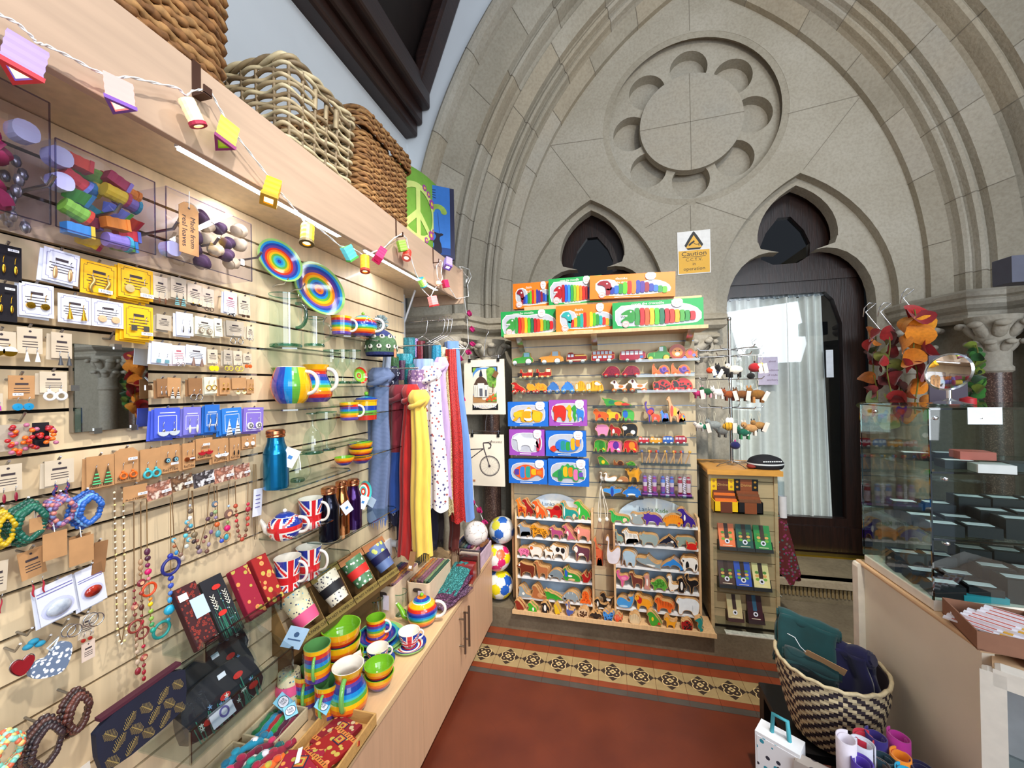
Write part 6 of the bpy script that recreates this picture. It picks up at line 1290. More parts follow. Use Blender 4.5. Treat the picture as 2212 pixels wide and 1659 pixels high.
def bike(g,w,h):
 cx,cz,r=w*.12,-h*.60,w*.27;g.ring(cx,cz,r*.93,r,0,INK,n=32);g.ring(cx,cz,r*.86,r*.89,-.0003,mat('8a8480',.8),n=32)
 [g.line([(cx,cz),(cx+r*.88*cos(a*.4),cz+r*.88*sin(a*.4))],.0008,-.0004-.00002*a,mat('9a9490',.8))for a in range(16)];g.disc(cx,cz,.008,.008,-.001,INK,10)
 g.line([(cx,cz),(cx-w*.14,-h*.28),(cx-w*.17,-h*.16)],.006,-.0008,INK);g.line([(-w*.5,-h*.52),(cx-w*.16,-h*.27)],.006,-.0009,INK);g.line([(-w*.5,-h*.30),(cx-w*.17,-h*.27)],.006,-.0010,INK)
 g.line([(cx-w*.17,-h*.16),(cx-w*.02,-h*.15),(cx+w*.05,-h*.19),(cx+w*.03,-h*.25),(cx-w*.03,-h*.26)],.007,-.0011,INK);g.line([(cx+w*.02,-h*.19),(cx+w*.06,-h*.11)],.005,-.0012,INK)
 g.text('YORKSHIRE',w*.28,-h*.14,w*.075,-.0008,mat('8a8078',.8),w=w*.36);[g.box(-w*(.44-.04*q),-w*(.41-.04*q),-.0012,-.0008,-h*.92,-h*.88,mat('b8703a',.8))for q in range(4)]
t=tote(((1010,941),(1088,936),(1092,1048),(1017,1057)),'cream tote bag printed with a racing bicycle, lower of the two',bike)
t=thing('pompom_garland','string of bright pink pompoms hanging beside the tote bags','garland',onY(1005,650,2.42));GP_=[(1003,645),(1008,677),(1010,700),(1012,742),(1003,760),(993,775),(1000,900),(1018,1000),(1024,1085),(1034,1100),(1045,1127)]
g=G();g.tube([onY(x,y,2.46)-t.location for x,y in GP_],.002,WHITE,n=5);g.build('cord',t)
for x,y in((1015,677),(1021,711),(1021,742),(1012,760),(995,773),(1022,1084),(1036,1101),(1047,1127),(1000,860)):g=G();rose(g,onY(x,y,2.45)-t.location,.024,mat('b01a64',.9,var=.25,vs=60));g.build('pompom',t)
ICO=[]
_p=(1+sqrt(5))/2
for a in(-1,1):
 for b in(-_p,_p):ICO+=[V((0,a,b)).normalized(),V((a,b,0)).normalized(),V((b,0,a)).normalized()]
FAC=[]
for i in range(12):
 for j in range(i):
  for k in range(j):
   if(ICO[i]-ICO[j]).length<1.1 and(ICO[j]-ICO[k]).length<1.1 and(ICO[i]-ICO[k]).length<1.1:FAC.append((ICO[i]+ICO[j]+ICO[k]).normalized())
def ball(c,r,label,hs,seam):
 t=thing('football',label,'ball',c);t.rotation_euler=(R.uniform(0,3),R.uniform(0,3),0);S_=[(v,.94,i)for i,v in enumerate(ICO)]+[(v,1.0,12+i)for i,v in enumerate(FAC)];ms=[mat(h,.35,coat=.3)for h in hs];sm=mat(seam,.6)
 n,kk=72,36;g=G();pr=[(r*max(.002,sin(pi*i/kk)),-r*cos(pi*i/kk))for i in range(kk+1)]
 def fn(j,i):
  a=2*pi*(j+.5)/n;th=pi*(i+.5)/kk;d=V((sin(th)*cos(a),sin(th)*sin(a),-cos(th)));q=sorted(((d.dot(v)*w_+(.04 if w_<1 else 0),id_)for v,w_,id_ in S_),reverse=True)
  return sm if q[0][0]-q[1][0]<.013 else ms[q[0][1]%len(ms)]
 g.lathe(pr,None,n,fn=fn);g.build('skin',t);return t
ball((-.80,2.28,.66),.072,'plain white football resting on the far storage box',['e6ddd8'],'b0a49c');
ball((-.735,2.55,.225),.092,'blue, white and yellow football on the stone step by the cabinet',['1a5ab8','ecece4','e4d018','ecece4','1a5ab8'],'c8c8c0')
ball((-.745,2.55,.405),.088,'pink, yellow and white football above the blue and yellow one',['d8246c','ecd81c','f0ece8','e86a3a'],'e0c8c0');ball((-.72,2.58,.58),.088,'white football with blue and yellow patches, highest in the pile',['e8ecec','2a62b8','ecece4','d8d040','e8ecec'],'c0c8d0')
t=thing('wall_socket','white wall timer with a grey cable low on the slatwall','socket',onX(832,1185,-1.115),WALLROT);g=G();g.box(-.03,.03,-.02,0,-.045,.045,mat('d4d6da',.5));g.build('housing',t,bev=.004);g=G();g.cyl((.045,-.045,.01),(.045,-.0,.01),.018,mat('b8bcc0',.5));g.tube([(.045,-.03,-.008),(.06,-.03,-.04),(.12,-.02,-.03),(.2,-.01,.02)],.003,mat('8a8a8c',.6));g.build('plug',t)
# ================================================================== TOY WALL ON THE STONE STEP
TP=mat('cdbb98',.5,var=.06,vs=4,stretch=(10,10,1));GRV=mat('7d8896',.3,metal=.6);WOODE=mat('c89a62',.6,var=.15,vs=40);PINE=mat('d9b384',.5,var=.10,vs=6,stretch=(14,14,1.5));SHW=mat('e9ebec',.5);SKYB=mat('9fbcd8',.6,h2='b8cfe4',vs=9)
PY=2.60
tw=thing('toy_slatwall','tall pale slatwall panel of wooden toys standing on the stone step','wall panel',(-.05,PY,.131))
g=G();zt=1.93
zz=[.13+.099*i for i in range(19)]
for a,b in zip(zz,zz[1:]):g.box(-.585,.565,0,.018,a-.131+.003,b-.131-.003,TP)
g.build('board',tw);g=G();g.box(-.585,.565,.006,.022,.0,1.79,GRV);g.build('groove_strips',tw)
g=G();g.box(-.60,-.585,-.02,.03,0,1.20,PINE);g.build('side_post',tw)
ts=thing('display_shelf','wooden shelf board on chrome brackets at the top of the toy panel','shelf',(-.05,2.5,1.83))
def px_y(x,y,Y):return onY(x,y,Y)
zs=onY(1300,712,2.40).z;ts.location.z=zs
g=G();g.box(-.585,.60,-.10,.10,-.02,0,PINE);g.build('board',ts)
for x in(-.50,-.03,.52):g=G();g.add([(x-.018,.10,-.02),(x+.018,.10,-.02),(x+.018,-.06,-.02),(x-.018,-.06,-.02),(x-.018,.10,-.11),(x+.018,.10,-.11),(x+.018,.06,-.10),(x-.018,.06,-.10)],[(3,2,6,7),(0,3,7,4),(1,5,6,2),(4,7,6,5)],CHROME);g.build('bracket',ts)
us=thing('display_shelf','plain wooden board above and behind the lower shelf of boxed toys','shelf',(.02,2.66,onY(1400,646,2.60).z))
g=G();g.box(-.56,.54,-.07,.10,-.026,0,PINE);g.build('board',us)
g=G();[g.box(x-.012,x+.012,.09,.11,-.32,-.026,PINE)for x in(-.4,.4)];g.build('support',us)
OUT={k:[tuple(map(float,q.split(',')))for q in v.split()]for k,v in{'giraffe':'22,0 34,0 38,26 62,26 66,0 80,0 80,30 84,52 60,58 40,64 28,84 24,99 14,97 2,88 4,82 14,82 18,58 20,36','trex':'26,0 46,0 48,16 58,26 66,12 64,0 82,0 82,20 92,8 99,2 97,24 86,48 62,64 46,80 38,97 20,99 3,90 2,80 18,77 25,68 22,54 10,50 12,44 26,42 30,24','bronto':'18,0 32,0 35,20 60,20 62,0 76,0 80,22 92,12 99,26 92,48 72,60 46,58 30,70 26,90 16,99 3,93 4,84 15,80 15,58 14,30','spino':'24,0 36,0 40,20 60,18 62,0 74,0 78,18 94,24 99,14 92,50 82,58 76,82 60,94 44,86 36,62 22,64 3,68 2,58 20,50 24,30','tri':'16,0 28,0 32,20 64,20 66,0 80,0 82,26 97,16 99,28 84,58 60,74 40,68 30,84 20,70 4,76 10,58 2,48 6,34 18,32','stego':'20,0 32,0 35,18 64,18 66,0 80,0 82,22 99,12 98,24 90,42 92,60 82,56 80,76 70,70 66,90 56,80 50,98 42,80 32,86 28,66 20,60 4,40 2,26 12,22 20,20','anky':'14,0 26,0 30,16 66,16 68,0 80,0 84,22 98,16 99,34 90,52 72,70 42,72 22,60 10,52 2,38 4,26 14,20','horse':'22,0 31,0 33,34 66,34 70,0 80,0 82,40 90,30 99,10 98,42 92,66 80,72 42,70 30,99 22,92 4,78 3,68 17,66 20,50','cat':'14,0 28,0 32,26 64,26 68,0 84,0 86,34 97,16 99,30 90,60 70,72 40,72 30,92 16,94 6,82 2,66 6,56 16,50','bear':'10,0 28,0 32,22 60,22 64,0 84,0 90,32 92,62 76,82 46,84 26,78 14,84 2,64 4,54 14,46','elephant':'26,0 42,0 44,24 62,24 64,0 82,0 88,40 88,76 66,94 40,97 20,93 10,76 10,40 3,16 2,6 12,8 18,30 24,42','rhino':'16,0 32,0 36,22 66,22 68,0 84,0 94,34 88,68 60,78 34,72 22,84 14,66 4,78 2,50 10,34 18,32','cow':'20,0 31,0 33,32 68,32 70,0 82,0 88,40 90,80 50,82 34,88 22,99 16,88 2,72 4,60 18,54 20,40','sheep':'24,0 34,0 36,20 66,20 68,0 78,0 84,26 92,50 86,76 60,86 36,84 26,96 8,92 3,74 12,62 14,40 20,26','pig':'20,0 34,0 36,18 64,18 66,0 80,0 86,30 96,60 80,82 46,88 26,80 18,90 14,74 2,58 4,46 18,34','llama':'30,0 40,0 42,30 66,30 68,0 80,0 84,40 86,66 44,68 34,76 32,92 24,99 8,93 4,83 20,78 22,50','kanga':'34,0 54,0 72,8 92,2 99,8 80,24 72,42 56,64 40,76 36,92 29,99 24,90 4,82 6,75 24,70 28,54 16,46 18,40 34,38 42,26','squirrel':'16,0 62,0 74,10 94,40 98,72 84,97 66,88 76,64 66,46 48,58 40,72 32,94 24,78 5,64 4,56 18,48 16,34 22,20','croc':'14,0 24,0 28,14 58,14 60,0 70,0 76,18 98,6 99,20 76,46 58,62 40,64 24,84 12,74 1,96 3,70 10,54 8,40 14,26','badger':'12,0 24,0 28,18 64,18 68,0 82,0 86,24 98,12 99,26 88,58 60,76 34,70 14,46 1,24 4,12 12,16','peacock':'22,0 46,10 60,2 92,2 99,14 92,40 68,60 42,62 28,74 24,97 14,92 3,80 14,72 12,44 6,24','turtle':'16,0 30,0 36,16 64,16 70,0 84,2 86,22 98,16 92,34 76,72 50,84 30,72 20,54 4,58 1,42 12,32 18,24','whale':'10,8 32,0 66,2 82,14 90,40 98,70 90,96 78,84 64,92 66,74 78,62 70,48 52,68 24,80 6,62 1,34','shark':'2,56 22,30 58,12 84,4 99,0 96,22 99,44 84,32 66,50 54,70 48,90 42,66 20,72 6,70','dolphin':'1,26 8,40 26,66 44,80 52,99 62,82 84,56 92,26 99,10 86,14 74,4 80,26 62,46 46,42 40,20 34,40 16,28','crab':'14,0 86,0 99,20 86,32 98,56 92,90 78,70 84,54 66,66 34,66 16,54 22,70 8,90 2,56 14,32 1,20','penguin':'24,0 76,0 72,14 80,40 96,14 94,50 72,76 64,95 44,99 26,90 4,80 26,76 20,50 14,24','flamingo':'40,0 58,0 60,36 78,38 99,50 95,66 70,74 42,64 28,70 26,84 35,92 30,99 15,98 3,84 12,74 13,58 26,44 40,36','meerkat':'16,0 84,0 88,8 68,14 72,40 64,74 68,92 48,99 30,92 12,82 30,76 32,50 24,20','goose':'30,0 60,0 58,14 84,20 99,46 74,48 48,46 38,60 40,84 30,99 14,97 1,84 18,78 18,54 14,34 22,16','octopus':'6,0 20,8 30,0 42,8 56,0 66,8 80,0 96,4 92,30 78,42 82,70 66,97 42,99 24,86 20,60 26,40 6,30','seal':'4,0 92,0 99,20 84,26 60,32 48,62 32,94 14,95 5,78 14,60 8,30','koala':'14,0 84,0 92,20 80,50 72,62 88,68 90,92 70,95 54,86 34,92 20,99 5,90 8,70 20,60 12,36','frog':'4,0 92,0 99,12 88,42 60,60 40,84 24,92 6,74 2,56 20,46 8,20','bird':'30,0 54,0 64,12 99,4 90,36 66,66 48,88 30,99 13,90 1,74 16,64 14,34','bat':'1,40 24,66 40,56 46,78 54,78 60,56 76,66 99,40 90,18 76,28 66,8 50,0 34,8 24,28 10,18','butterfly':'50,20 34,0 14,6 16,34 2,60 8,95 30,95 50,62 70,95 92,95 98,60 84,34 86,6 66,0','fish':'1,50 16,78 44,95 66,80 80,60 97,82 96,50 97,14 80,40 60,18 40,4 14,24','seahorse':'40,0 66,6 76,24 60,30 66,50 72,66 60,92 44,99 26,88 4,78 6,70 28,68 34,56 24,40 34,22 46,18','snail':'4,0 92,0 99,12 97,44 84,74 62,84 42,68 36,38 28,54 18,70 20,92 10,92 3,66 4,40','hedgehog':'12,0 90,0 99,20 96,54 78,80 50,88 28,74 16,44 1,26 2,14 10,14','ladybird':'10,0 92,0 99,22 92,64 66,92 40,90 24,72 10,80 2,60 4,30','dog':'18,0 31,0 33,26 64,26 68,0 80,0 82,44 97,68 90,74 78,58 44,60 38,86 28,98 13,91 2,75 4,64 18,60 22,40','camel':'24,0 35,0 37,32 63,32 66,0 77,0 81,48 92,60 82,74 72,95 60,78 50,95 38,76 27,64 25,84 14,95 2,85 4,76 14,72 16,50 26,38','swan':'12,8 32,0 74,2 92,22 99,56 76,64 50,48 34,42 26,60 32,80 24,99 11,96 2,84 8,78 18,80 14,62 6,34','ptero':'44,0 56,0 58,22 99,36 90,66 62,58 57,80 43,80 38,58 10,66 1,36 42,22'}.items()}
def outline(key,w,h):
 p=OUT[key];p=smooth_pts(p,2);x0=min(q[0]for q in p);x1=max(q[0]for q in p);z0=min(q[1]for q in p);z1=max(q[1]for q in p)
 return[((q[0]-x0)/(x1-x0)*w-w/2,(q[1]-z0)/(z1-z0)*h)for q in p]
TOYM=lambda h:mat(h,.35,var=.05,vs=40,coat=.2)
def toy(key,box,Y,c,label,det=(),name=None,z=None,th=.02,wheels=None,cat='wooden toy',flip=False,behind=0,yaw=0,group=None):
 """wooden animal: bare wood edge, painted face; det = list of (kind, args) drawn on the face"""
 x0,y0,x1,y1=box;a,b=onY(x0,(y0+y1)/2,Y),onY(x1,(y0+y1)/2,Y);t_,u=onY((x0+x1)/2,y0,Y),onY((x0+x1)/2,y1,Y);w,h=b.x-a.x,t_.z-u.z
 loc=V(((a.x+b.x)/2,Y,u.z if z is None else z));P=outline(key,w,h)
 if flip:P=[(-q[0],q[1])for q in P]
 first=None
 for k in range(behind+1):
  sh=' '.join(label.split(' on the ')[0].split(',')[0].split()[:9])
  t=thing(name or('wooden_'+key),label if k==0 else '%s copy of the %s behind it'%(('first','second')[k-1],sh),cat,loc+V((.007*k,(th+.003)*k,0)),yaw,group)
  g=G();g.prism(P,0,th,WOODE);ins=min(w,h)*.03;g.poly(inset(P if area2(P)>0 else P[::-1],ins),-.0006,TOYM(c));g.build('body',t)
  if k==0 and(det or True):
   g=G();y=-.0010;n=0;rng=random.Random(len(label));PP=inset(P if area2(P)>0 else P[::-1],ins*1.4)
   for d in det:
    kind=d[0];m=TOYM(d[1]);y-=.0002
    if kind=='spots':
     for _ in range(d[2]*6):
      if n>=900:break
      x,zz_=rng.uniform(-w/2,w/2),rng.uniform(0,h);r=d[3]*min(w,h)
      if all(inside(PP,x+r*cx,zz_+r*cz)for cx,cz in((1,0),(-1,0),(0,1),(0,-1))):g.disc(x,zz_,r,r,y-.000004*_,m,8)
    elif kind=='stripes':
     for q in range(d[2]):
      x=-w*.45+w*.92*(q+.5)/d[2];zs_=[h*i/40 for i in range(40)if inside(PP,x,h*i/40)and inside(PP,x+w*.02,h*i/40)]
      if len(zs_)>3:zt_=zs_[-1];zb_=max(zs_[0],zt_-h*d[3]);g.poly([(x-w*.010,zt_),(x+w*.014,zt_),(x+w*.004+w*.01,(zt_+zb_)/2),(x,zb_)],y,m)
    elif kind=='el':
     cx,cz,rx,rz=d[2:6];cx=-cx if flip else cx
     pts=[(cx*w+rx*w*cos(i*pi/10),cz*h+rz*h*sin(i*pi/10))for i in range(20)];g.poly([q for q in pts if inside(PP,*q)]if sum(inside(PP,*q)for q in pts)>8 else[],y,m)if sum(inside(PP,*q)for q in pts)>8 else None
   ex,ez=min(P,key=lambda q:q[0]*(1 if not flip else-1)-.35*q[1]*w/h);sx=1 if not flip else-1
   for ddx,ddz in((.10,.03),(.14,0),(.08,-.04),(.16,.06),(.12,-.08)):
    if inside(PP,ex+sx*ddx*w,ez+ddz*h):g.disc(ex+sx*ddx*w,ez+ddz*h,min(w,h)*.025,min(w,h)*.025,y-.0004,BLK,8);break
   if g.v:g.build('painted_detail',t)
   if wheels:
    for sx_ in(-.28,.30):
     g=G();g.T=Matrix.Translation((sx_*w,-.006,h*.12))@Matrix.Rotation(pi/2,4,'X');r=min(w,h)*.20;g.lathe([(.0005,.006),(r*.45,.0062),(r*.8,.006),(r,.004),(r,-.003),(.0005,-.003)],[TOYM('f0d8b0'),TOYM(wheels),TOYM(wheels),WOODE,WOODE],16);g.T=None;g.build('wheel',t)
  if k==0:first=t
 return first
def tshelf(p0,p1,Y,label,d=.09):
 a,b=onY(*p0,Y),onY(*p1,Y);z=(a.z+b.z)/2;t=thing('acrylic_shelf',label,'shelf',((a.x+b.x)/2,PY-.002,z));w=(b.x-a.x)/2;L=PY-.002-Y
 g=G();g.box(-w,w,-L,0,-.004,0,ACR);g.build('plate',t);g=G();g.box(-w,w,-L-.003,-L,-.004,.012,glass('c4d0d4',.3));g.build('lip',t);return z
Y1=2.50
zA=tshelf((1105,789),(1512,777),Y1,'clear shelf of wooden vehicles, highest on the toy panel');zB1=tshelf((1112,819),(1195,818),Y1,'short clear shelf of the two red trains');zB2=tshelf((1298,815),(1500,811),Y1,'clear shelf of hedgehogs and snails on wheels');zC=tshelf((1105,849),(1505,847),Y1,'clear shelf of pull along animals')
zD=tshelf((1280,880),(1372,880),Y1,'short clear shelf of the crocodile puzzle');zE=tshelf((1280,912),(1376,912),Y1,'short clear shelf of the lion puzzles');zF=tshelf((1285,945),(1378,945),Y1,'short clear shelf of pig, fox and panda');zG=tshelf((1280,980),(1378,980),Y1,'short clear shelf of coloured elephants');zH=tshelf((1286,1008),(1376,1009),Y1,'short clear shelf of parrot, snail and turtle');zI=tshelf((1294,1043),(1388,1045),Y1,'short clear shelf of swans and camel');zJ=tshelf((1300,1076),(1390,1077),Y1,'short clear shelf of blue flying dinosaur and stegosaurus')
zE2=tshelf((1388,915),(1482,915),Y1,'clear shelf of tall animal puzzles at the right');zG2=tshelf((1378,961),(1487,961),Y1,'clear shelf of four small wooden vehicles');zH2=tshelf((1384,1005),(1492,1005),Y1,'clear tray shelf of bagged windmills');zJ2=tshelf((1384,1073),(1498,1076),Y1,'clear shelf of three skipping rope packs')
YT=2.52
def vehicle(box,z,c,label,shape,wins,whl,name,Y=YT,cat='toy vehicle',wc='b8c8d8',group=None):
 x0,y0,x1,y1=box;a,b=onY(x0,(y0+y1)/2,Y),onY(x1,(y0+y1)/2,Y);h=onY((x0+x1)/2,y0,Y).z-onY((x0+x1)/2,y1,Y).z;w=b.x-a.x
 t=thing(name,label,cat,((a.x+b.x)/2,Y,z),0,group);P=[(q[0]*w-w/2,q[1]*h)for q in shape]
 g=G();g.prism(smooth_pts(P,1),0,.022,WOODE);Q=smooth_pts(P,1);Q=Q if area2(Q)>0 else Q[::-1];g.poly(inset(Q,h*.03),-.0006,TOYM(c));g.build('body',t)
 g=G();[g.rect(-w/2+w*u0,-w/2+w*u1,h*v0,h*v1,-.0012-.0001*i,TOYM(cc or wc))for i,(u0,u1,v0,v1,cc)in enumerate(wins)];g.build('printed_windows',t)
 for u,r,rim in whl:
  g=G();g.T=Matrix.Translation((-w/2+w*u,-.004,h*r))@Matrix.Rotation(pi/2,4,'X');rr=h*r;g.lathe([(.0005,.004),(rr*.5,.004),(rr*.9,.0035),(rr,.003),(rr,-.002)],[TOYM(rim),TOYM(rim),BLK,BLK],16);g.T=None;g.build('wheel',t)
 return t
TRAC=[(0,.12),(1,.12),(1,.5),(.88,.58),(.86,.98),(.52,.98),(.48,.62),(.2,.6),(.02,.5)];BUSS=[(0,.08),(1,.08),(1,.98),(.06,.98),(0,.6)];ENG=[(0,.12),(1,.12),(1,.8),(.36,.8),(.34,.95),(.1,.95),(0,.6)];LOCO=[(0,.1),(1,.1),(1,.98),(.68,.98),(.68,.6),(.3,.6),(.3,.95),(.16,.95),(.16,.6),(.06,.56)]
BW=lambda n,v0,v1,cc=None:[(.08+.84*i/n,.08+.84*(i+.75)/n,v0,v1,cc)for i in range(n)]
vehicle((1106,759,1152,788),zA,'3f9a3a','green wooden tractor, first on the vehicle shelf',TRAC,[(.56,.82,.6,.92,'8ac0d8')],[(.14,.18,'e8e8e0'),(.78,.24,'e8e8e0')],'toy_tractor');vehicle((1163,757,1217,787),zA,'e0953a','orange wooden digger, second on the vehicle shelf',TRAC,[(.56,.8,.6,.92,'a8c4d4'),(.0,.1,.14,.4,'2a2622')],[(.24,.18,'e8e4d8'),(.76,.22,'e8e4d8')],'toy_digger');vehicle((1223,759,1268,785),zA,'8e1a1c','red wooden fire engine, third on the vehicle shelf',ENG,[(.08,.2,.55,.78,None),(.24,.36,.55,.78,None),(.42,.95,.62,.72,'d0a850'),(.05,.95,.25,.34,'e0c8a0')],[(.22,.17,'e8e4dc'),(.8,.17,'e8e4dc')],'toy_fire_engine')
vehicle((1277,754,1328,782),zA,'9e1420','red double decker wooden bus on the vehicle shelf',BUSS,BW(5,.66,.88)+BW(4,.36,.54)+[(.02,.98,.58,.62,'c88a3a')],[(.28,.17,'e8e4dc'),(.76,.17,'e8e4dc')],'toy_bus');vehicle((1338,753,1395,780),zA,'a01a38','single deck maroon wooden bus on the vehicle shelf',BUSS,BW(5,.58,.86,'d0d8e0')+[(.78,.9,.3,.48,'3a7ac0')],[(.3,.14,'e8e4dc'),(.78,.14,'e8e4dc')],'toy_bus')
vehicle((1397,745,1448,779),zA,'2f8a30','bagged green tractor puzzle near the right of the vehicle shelf',TRAC,[(.54,.7,.62,.9,'d8e4e8'),(.3,.34,.3,.55,'5ab84a')],[(.16,.16,'e8c23a'),(.82,.2,'e8b83a')],'toy_tractor')
t=toy('fish',(1480,751,1507,777),YT,'e8641c','orange fish puzzle at the right end of the vehicle shelf',[('el','d8447a',-.1,.6,.16,.2),('el','6a7ad0',.2,.4,.14,.14)],z=zA)
t=thing('lion_puzzle','round orange lion face puzzle in a bag on the vehicle shelf','puzzle',(onY(1463,757,YT).x,YT,zA));k=dep(t.location);g=G();g.prism(circ(0,19*k,17*k,20),0,.018,WOODE);g.disc(0,19*k,16.5*k,16.5*k,-.0006,TOYM('a83a14'),20);g.disc(0,18*k,11*k,10*k,-.001,TOYM('e88a2a'),18);g.disc(0,14*k,5*k,4*k,-.0014,TOYM('f0dcc0'),14);[g.disc(s_*4*k,21*k,1.4*k,1.4*k,-.0018,BLK,8)for s_ in(-1,1)];g.build('face',t)
g=G();g.box(4*k,20*k,0,.016,0,9*k,TOYM('8a86d0'));g.build('base_piece',t)
for i,bx in enumerate(((1118,795,1151,818),(1152,795,1191,818))):vehicle(bx,zB1,'a81c18',('red and black wooden steam train, rear one of two','red and black wooden steam train, front one of two')[i],LOCO,[(.0,.3,.2,.58,'2a2220'),(.72,.94,.62,.9,'e8d8b0'),(.3,.98,.22,.3,'e08a3a')],[(.2,.14,'e0c48a'),(.5,.16,'e0c48a'),(.82,.16,'e0c48a')],'toy_train')
for i,bx in enumerate(((1300,789,1340,814),(1341,788,1383,813))):toy('hedgehog',bx,YT,'8a1030',('crimson hedgehog on wheels, left of two','crimson hedgehog on wheels, right of two')[i],[('el','f2ead8',-.36,.26,.13,.26),('spots','5a0818',14,.03)],z=zB2,wheels='d8201c')
for i,bx in enumerate(((1408,783,1448,811),(1449,782,1492,810))):toy('snail',bx,YT,'e8641c',('orange snail with a purple shell on wheels, left of two','orange snail with a purple shell on wheels, right of two')[i],[('el','4a2080',.17,.52,.26,.36),('el','7a4ab0',.17,.52,.14,.2),('el','4a2080',.17,.52,.08,.12)],z=zB2,wheels='e8641c')
for key,bx,c,lab,det,wh in(('trex',(1104,823,1136,848),'c01c1c','red dinosaur on wheels, first of the pull along row',[],'d0281c'),('tri',(1137,825,1158,848),'ee9a24','orange triceratops on wheels, partly behind its twin',[],'c8281c'),('tri',(1155,824,1184,848),'ee9a24','orange triceratops on wheels, in front of its twin',[('spots','d87a1c',8,.05)],'c8281c'),('stego',(1180,821,1210,848),'3a72b8','darker blue stegosaurus on wheels, left of two',[],'5a84c0'),('stego',(1211,821,1242,848),'3a80d0','bright blue stegosaurus on wheels, right of two',[],'4a98e0'),('ladybird',(1242,821,1266,847),'f0a81c','yellow bee on wheels, rear one of two',[('el','f4e4c0',-.34,.5,.1,.3),('stripes','2a1a10',5,.7)],'f0a020'),('ladybird',(1265,821,1304,847),'f0a81c','yellow bee on wheels, front one of two',[('el','f4e4c0',-.34,.5,.12,.32),('stripes','2a1a10',5,.7),('el','f4efe0',.2,.75,.2,.16)],'f0a020'),('dog',(1318,819,1357,846),'efe8dc','white and orange spotted dog on wheels, left of two',[('el','5a1c1c',-.26,.82,.06,.13),('el','e07a30',.1,.46,.14,.12)],'e87a2a'),('dog',(1356,817,1400,846),'efe8dc','white and orange spotted dog on wheels, right of two',[('el','5a1c1c',-.26,.82,.06,.13),('el','e07a30',.1,.46,.14,.12)],'e8641c'),('ladybird',(1410,819,1452,846),'c41a18','red ladybird on wheels, left of two',[('el','1c1412',-.28,.44,.10,.3),('spots','1c1412',9,.07)],'c8201c'),('ladybird',(1450,816,1497,846),'d01e1a','red ladybird on wheels, right of two',[('el','1c1412',-.28,.44,.10,.3),('spots','1c1412',9,.07)],'d8201c')):toy(key,bx,YT,c,lab,det,z=zC,wheels=wh,name='pull_along_toy')
MC=[('el','f0c020',.15,.4,.14,.2),('el','2f8ad0',.3,.6,.12,.2),('el','e04a2a',-.1,.45,.12,.2)]
toy('croc',(1300,857,1366,879),YT,'3f9a3a','green crocodile puzzle with orange and red pieces',[('el','e8862a',.05,.36,.14,.2),('el','d0342a',.28,.26,.14,.18),('el','1f7a5a',-.18,.5,.1,.2)],z=zD)
toy('cat',(1281,883,1316,912),YT,'e8621c','orange lion puzzle, left end of its short shelf',[('el','c01c2a',-.1,.3,.1,.3)],z=zE,th=.02);toy('cat',(1310,884,1342,912),YT,'eec022','yellow lion puzzle in the middle of its short shelf',[('el','d0402a',.2,.4,.12,.25)],z=zE,th=.018);toy('elephant',(1340,883,1371,911),YT,'4fb84a','green and blue elephant puzzle beside the yellow lion',[('el','2a6ac8',-.15,.6,.18,.3)],z=zE)
toy('giraffe',(1440,856,1468,915),YT,'eeaa7a','tall salmon giraffe puzzle in a bag',MC,z=zE2);toy('flamingo',(1392,866,1414,914),YT,'4a3098','tall bird puzzle with a purple neck',[('el','d8341c',.1,.5,.3,.12),('el','e86a2a',.0,.2,.2,.12)],z=zE2);toy('cat',(1405,888,1428,914),YT+.0,'e0502a','red and pink cat puzzle in a bag',[('el','ee8a9a',-.05,.35,.14,.2)],z=zE2);toy('horse',(1425,884,1445,914),YT,'4a8ae0','blue and lilac horse puzzle in a bag',[('el','8a7ad8',.1,.5,.14,.16)],z=zE2);toy('horse',(1462,886,1481,915),YT,'e88a5a','peach and orange horse puzzle at the end of the shelf',MC,z=zE2)
toy('pig',(1285,916,1316,944),YT,'e88ab4','chunky pink wooden pig',[],z=zF,th=.03);toy('cat',(1316,916,1343,944),YT,'b01c1c','chunky red wooden fox with a white chest',[('el','f2ece4',-.16,.4,.1,.22)],z=zF,th=.03);toy('bear',(1342,915,1378,945),YT,'1c1a1a','chunky wooden panda in black and white',[('el','f2efe8',-.3,.66,.16,.16),('el','f2efe8',.2,.36,.14,.16)],z=zF,th=.03)
for i,(bx,c,d,lab)in enumerate((((1281,950,1309,978),'3a9a2c','2a7a22','green puzzle elephant with a yellow leg'),((1310,951,1342,979),'e05aa0','5a2a98','pink and purple puzzle elephant'),((1344,951,1377,980),'d8201c','ee8a1c','red and orange puzzle elephant'))):toy('elephant',bx,YT,c,lab,[('el',d,.14,.6,.2,.3),('el',('ecc81c','f0f0ec','f0cc14')[i],.3,.2,.12,.2)],z=zG,behind=2,th=.014)
for bx,c,lab,w_ in(((1379,943,1403,960),'c82030','tiny red fire engine, first of four small vehicles','e8d0d0'),((1404,943,1430,960),'eaa018','tiny yellow digger, second of four small vehicles','e8d8b0'),((1431,942,1456,961),'2a5cb0','tiny blue police van, third of four small vehicles','c8d8ec'),((1457,941,1484,961),'a81834','tiny red double decker bus, last of four small vehicles','d8c0cc')):vehicle(bx,zG2,c,lab,BUSS if 'bus' in lab or 'van' in lab else ENG,BW(3,.55,.8,w_),[(.25,.16,'e8e4dc'),(.75,.16,'e8e4dc')],'toy_car')
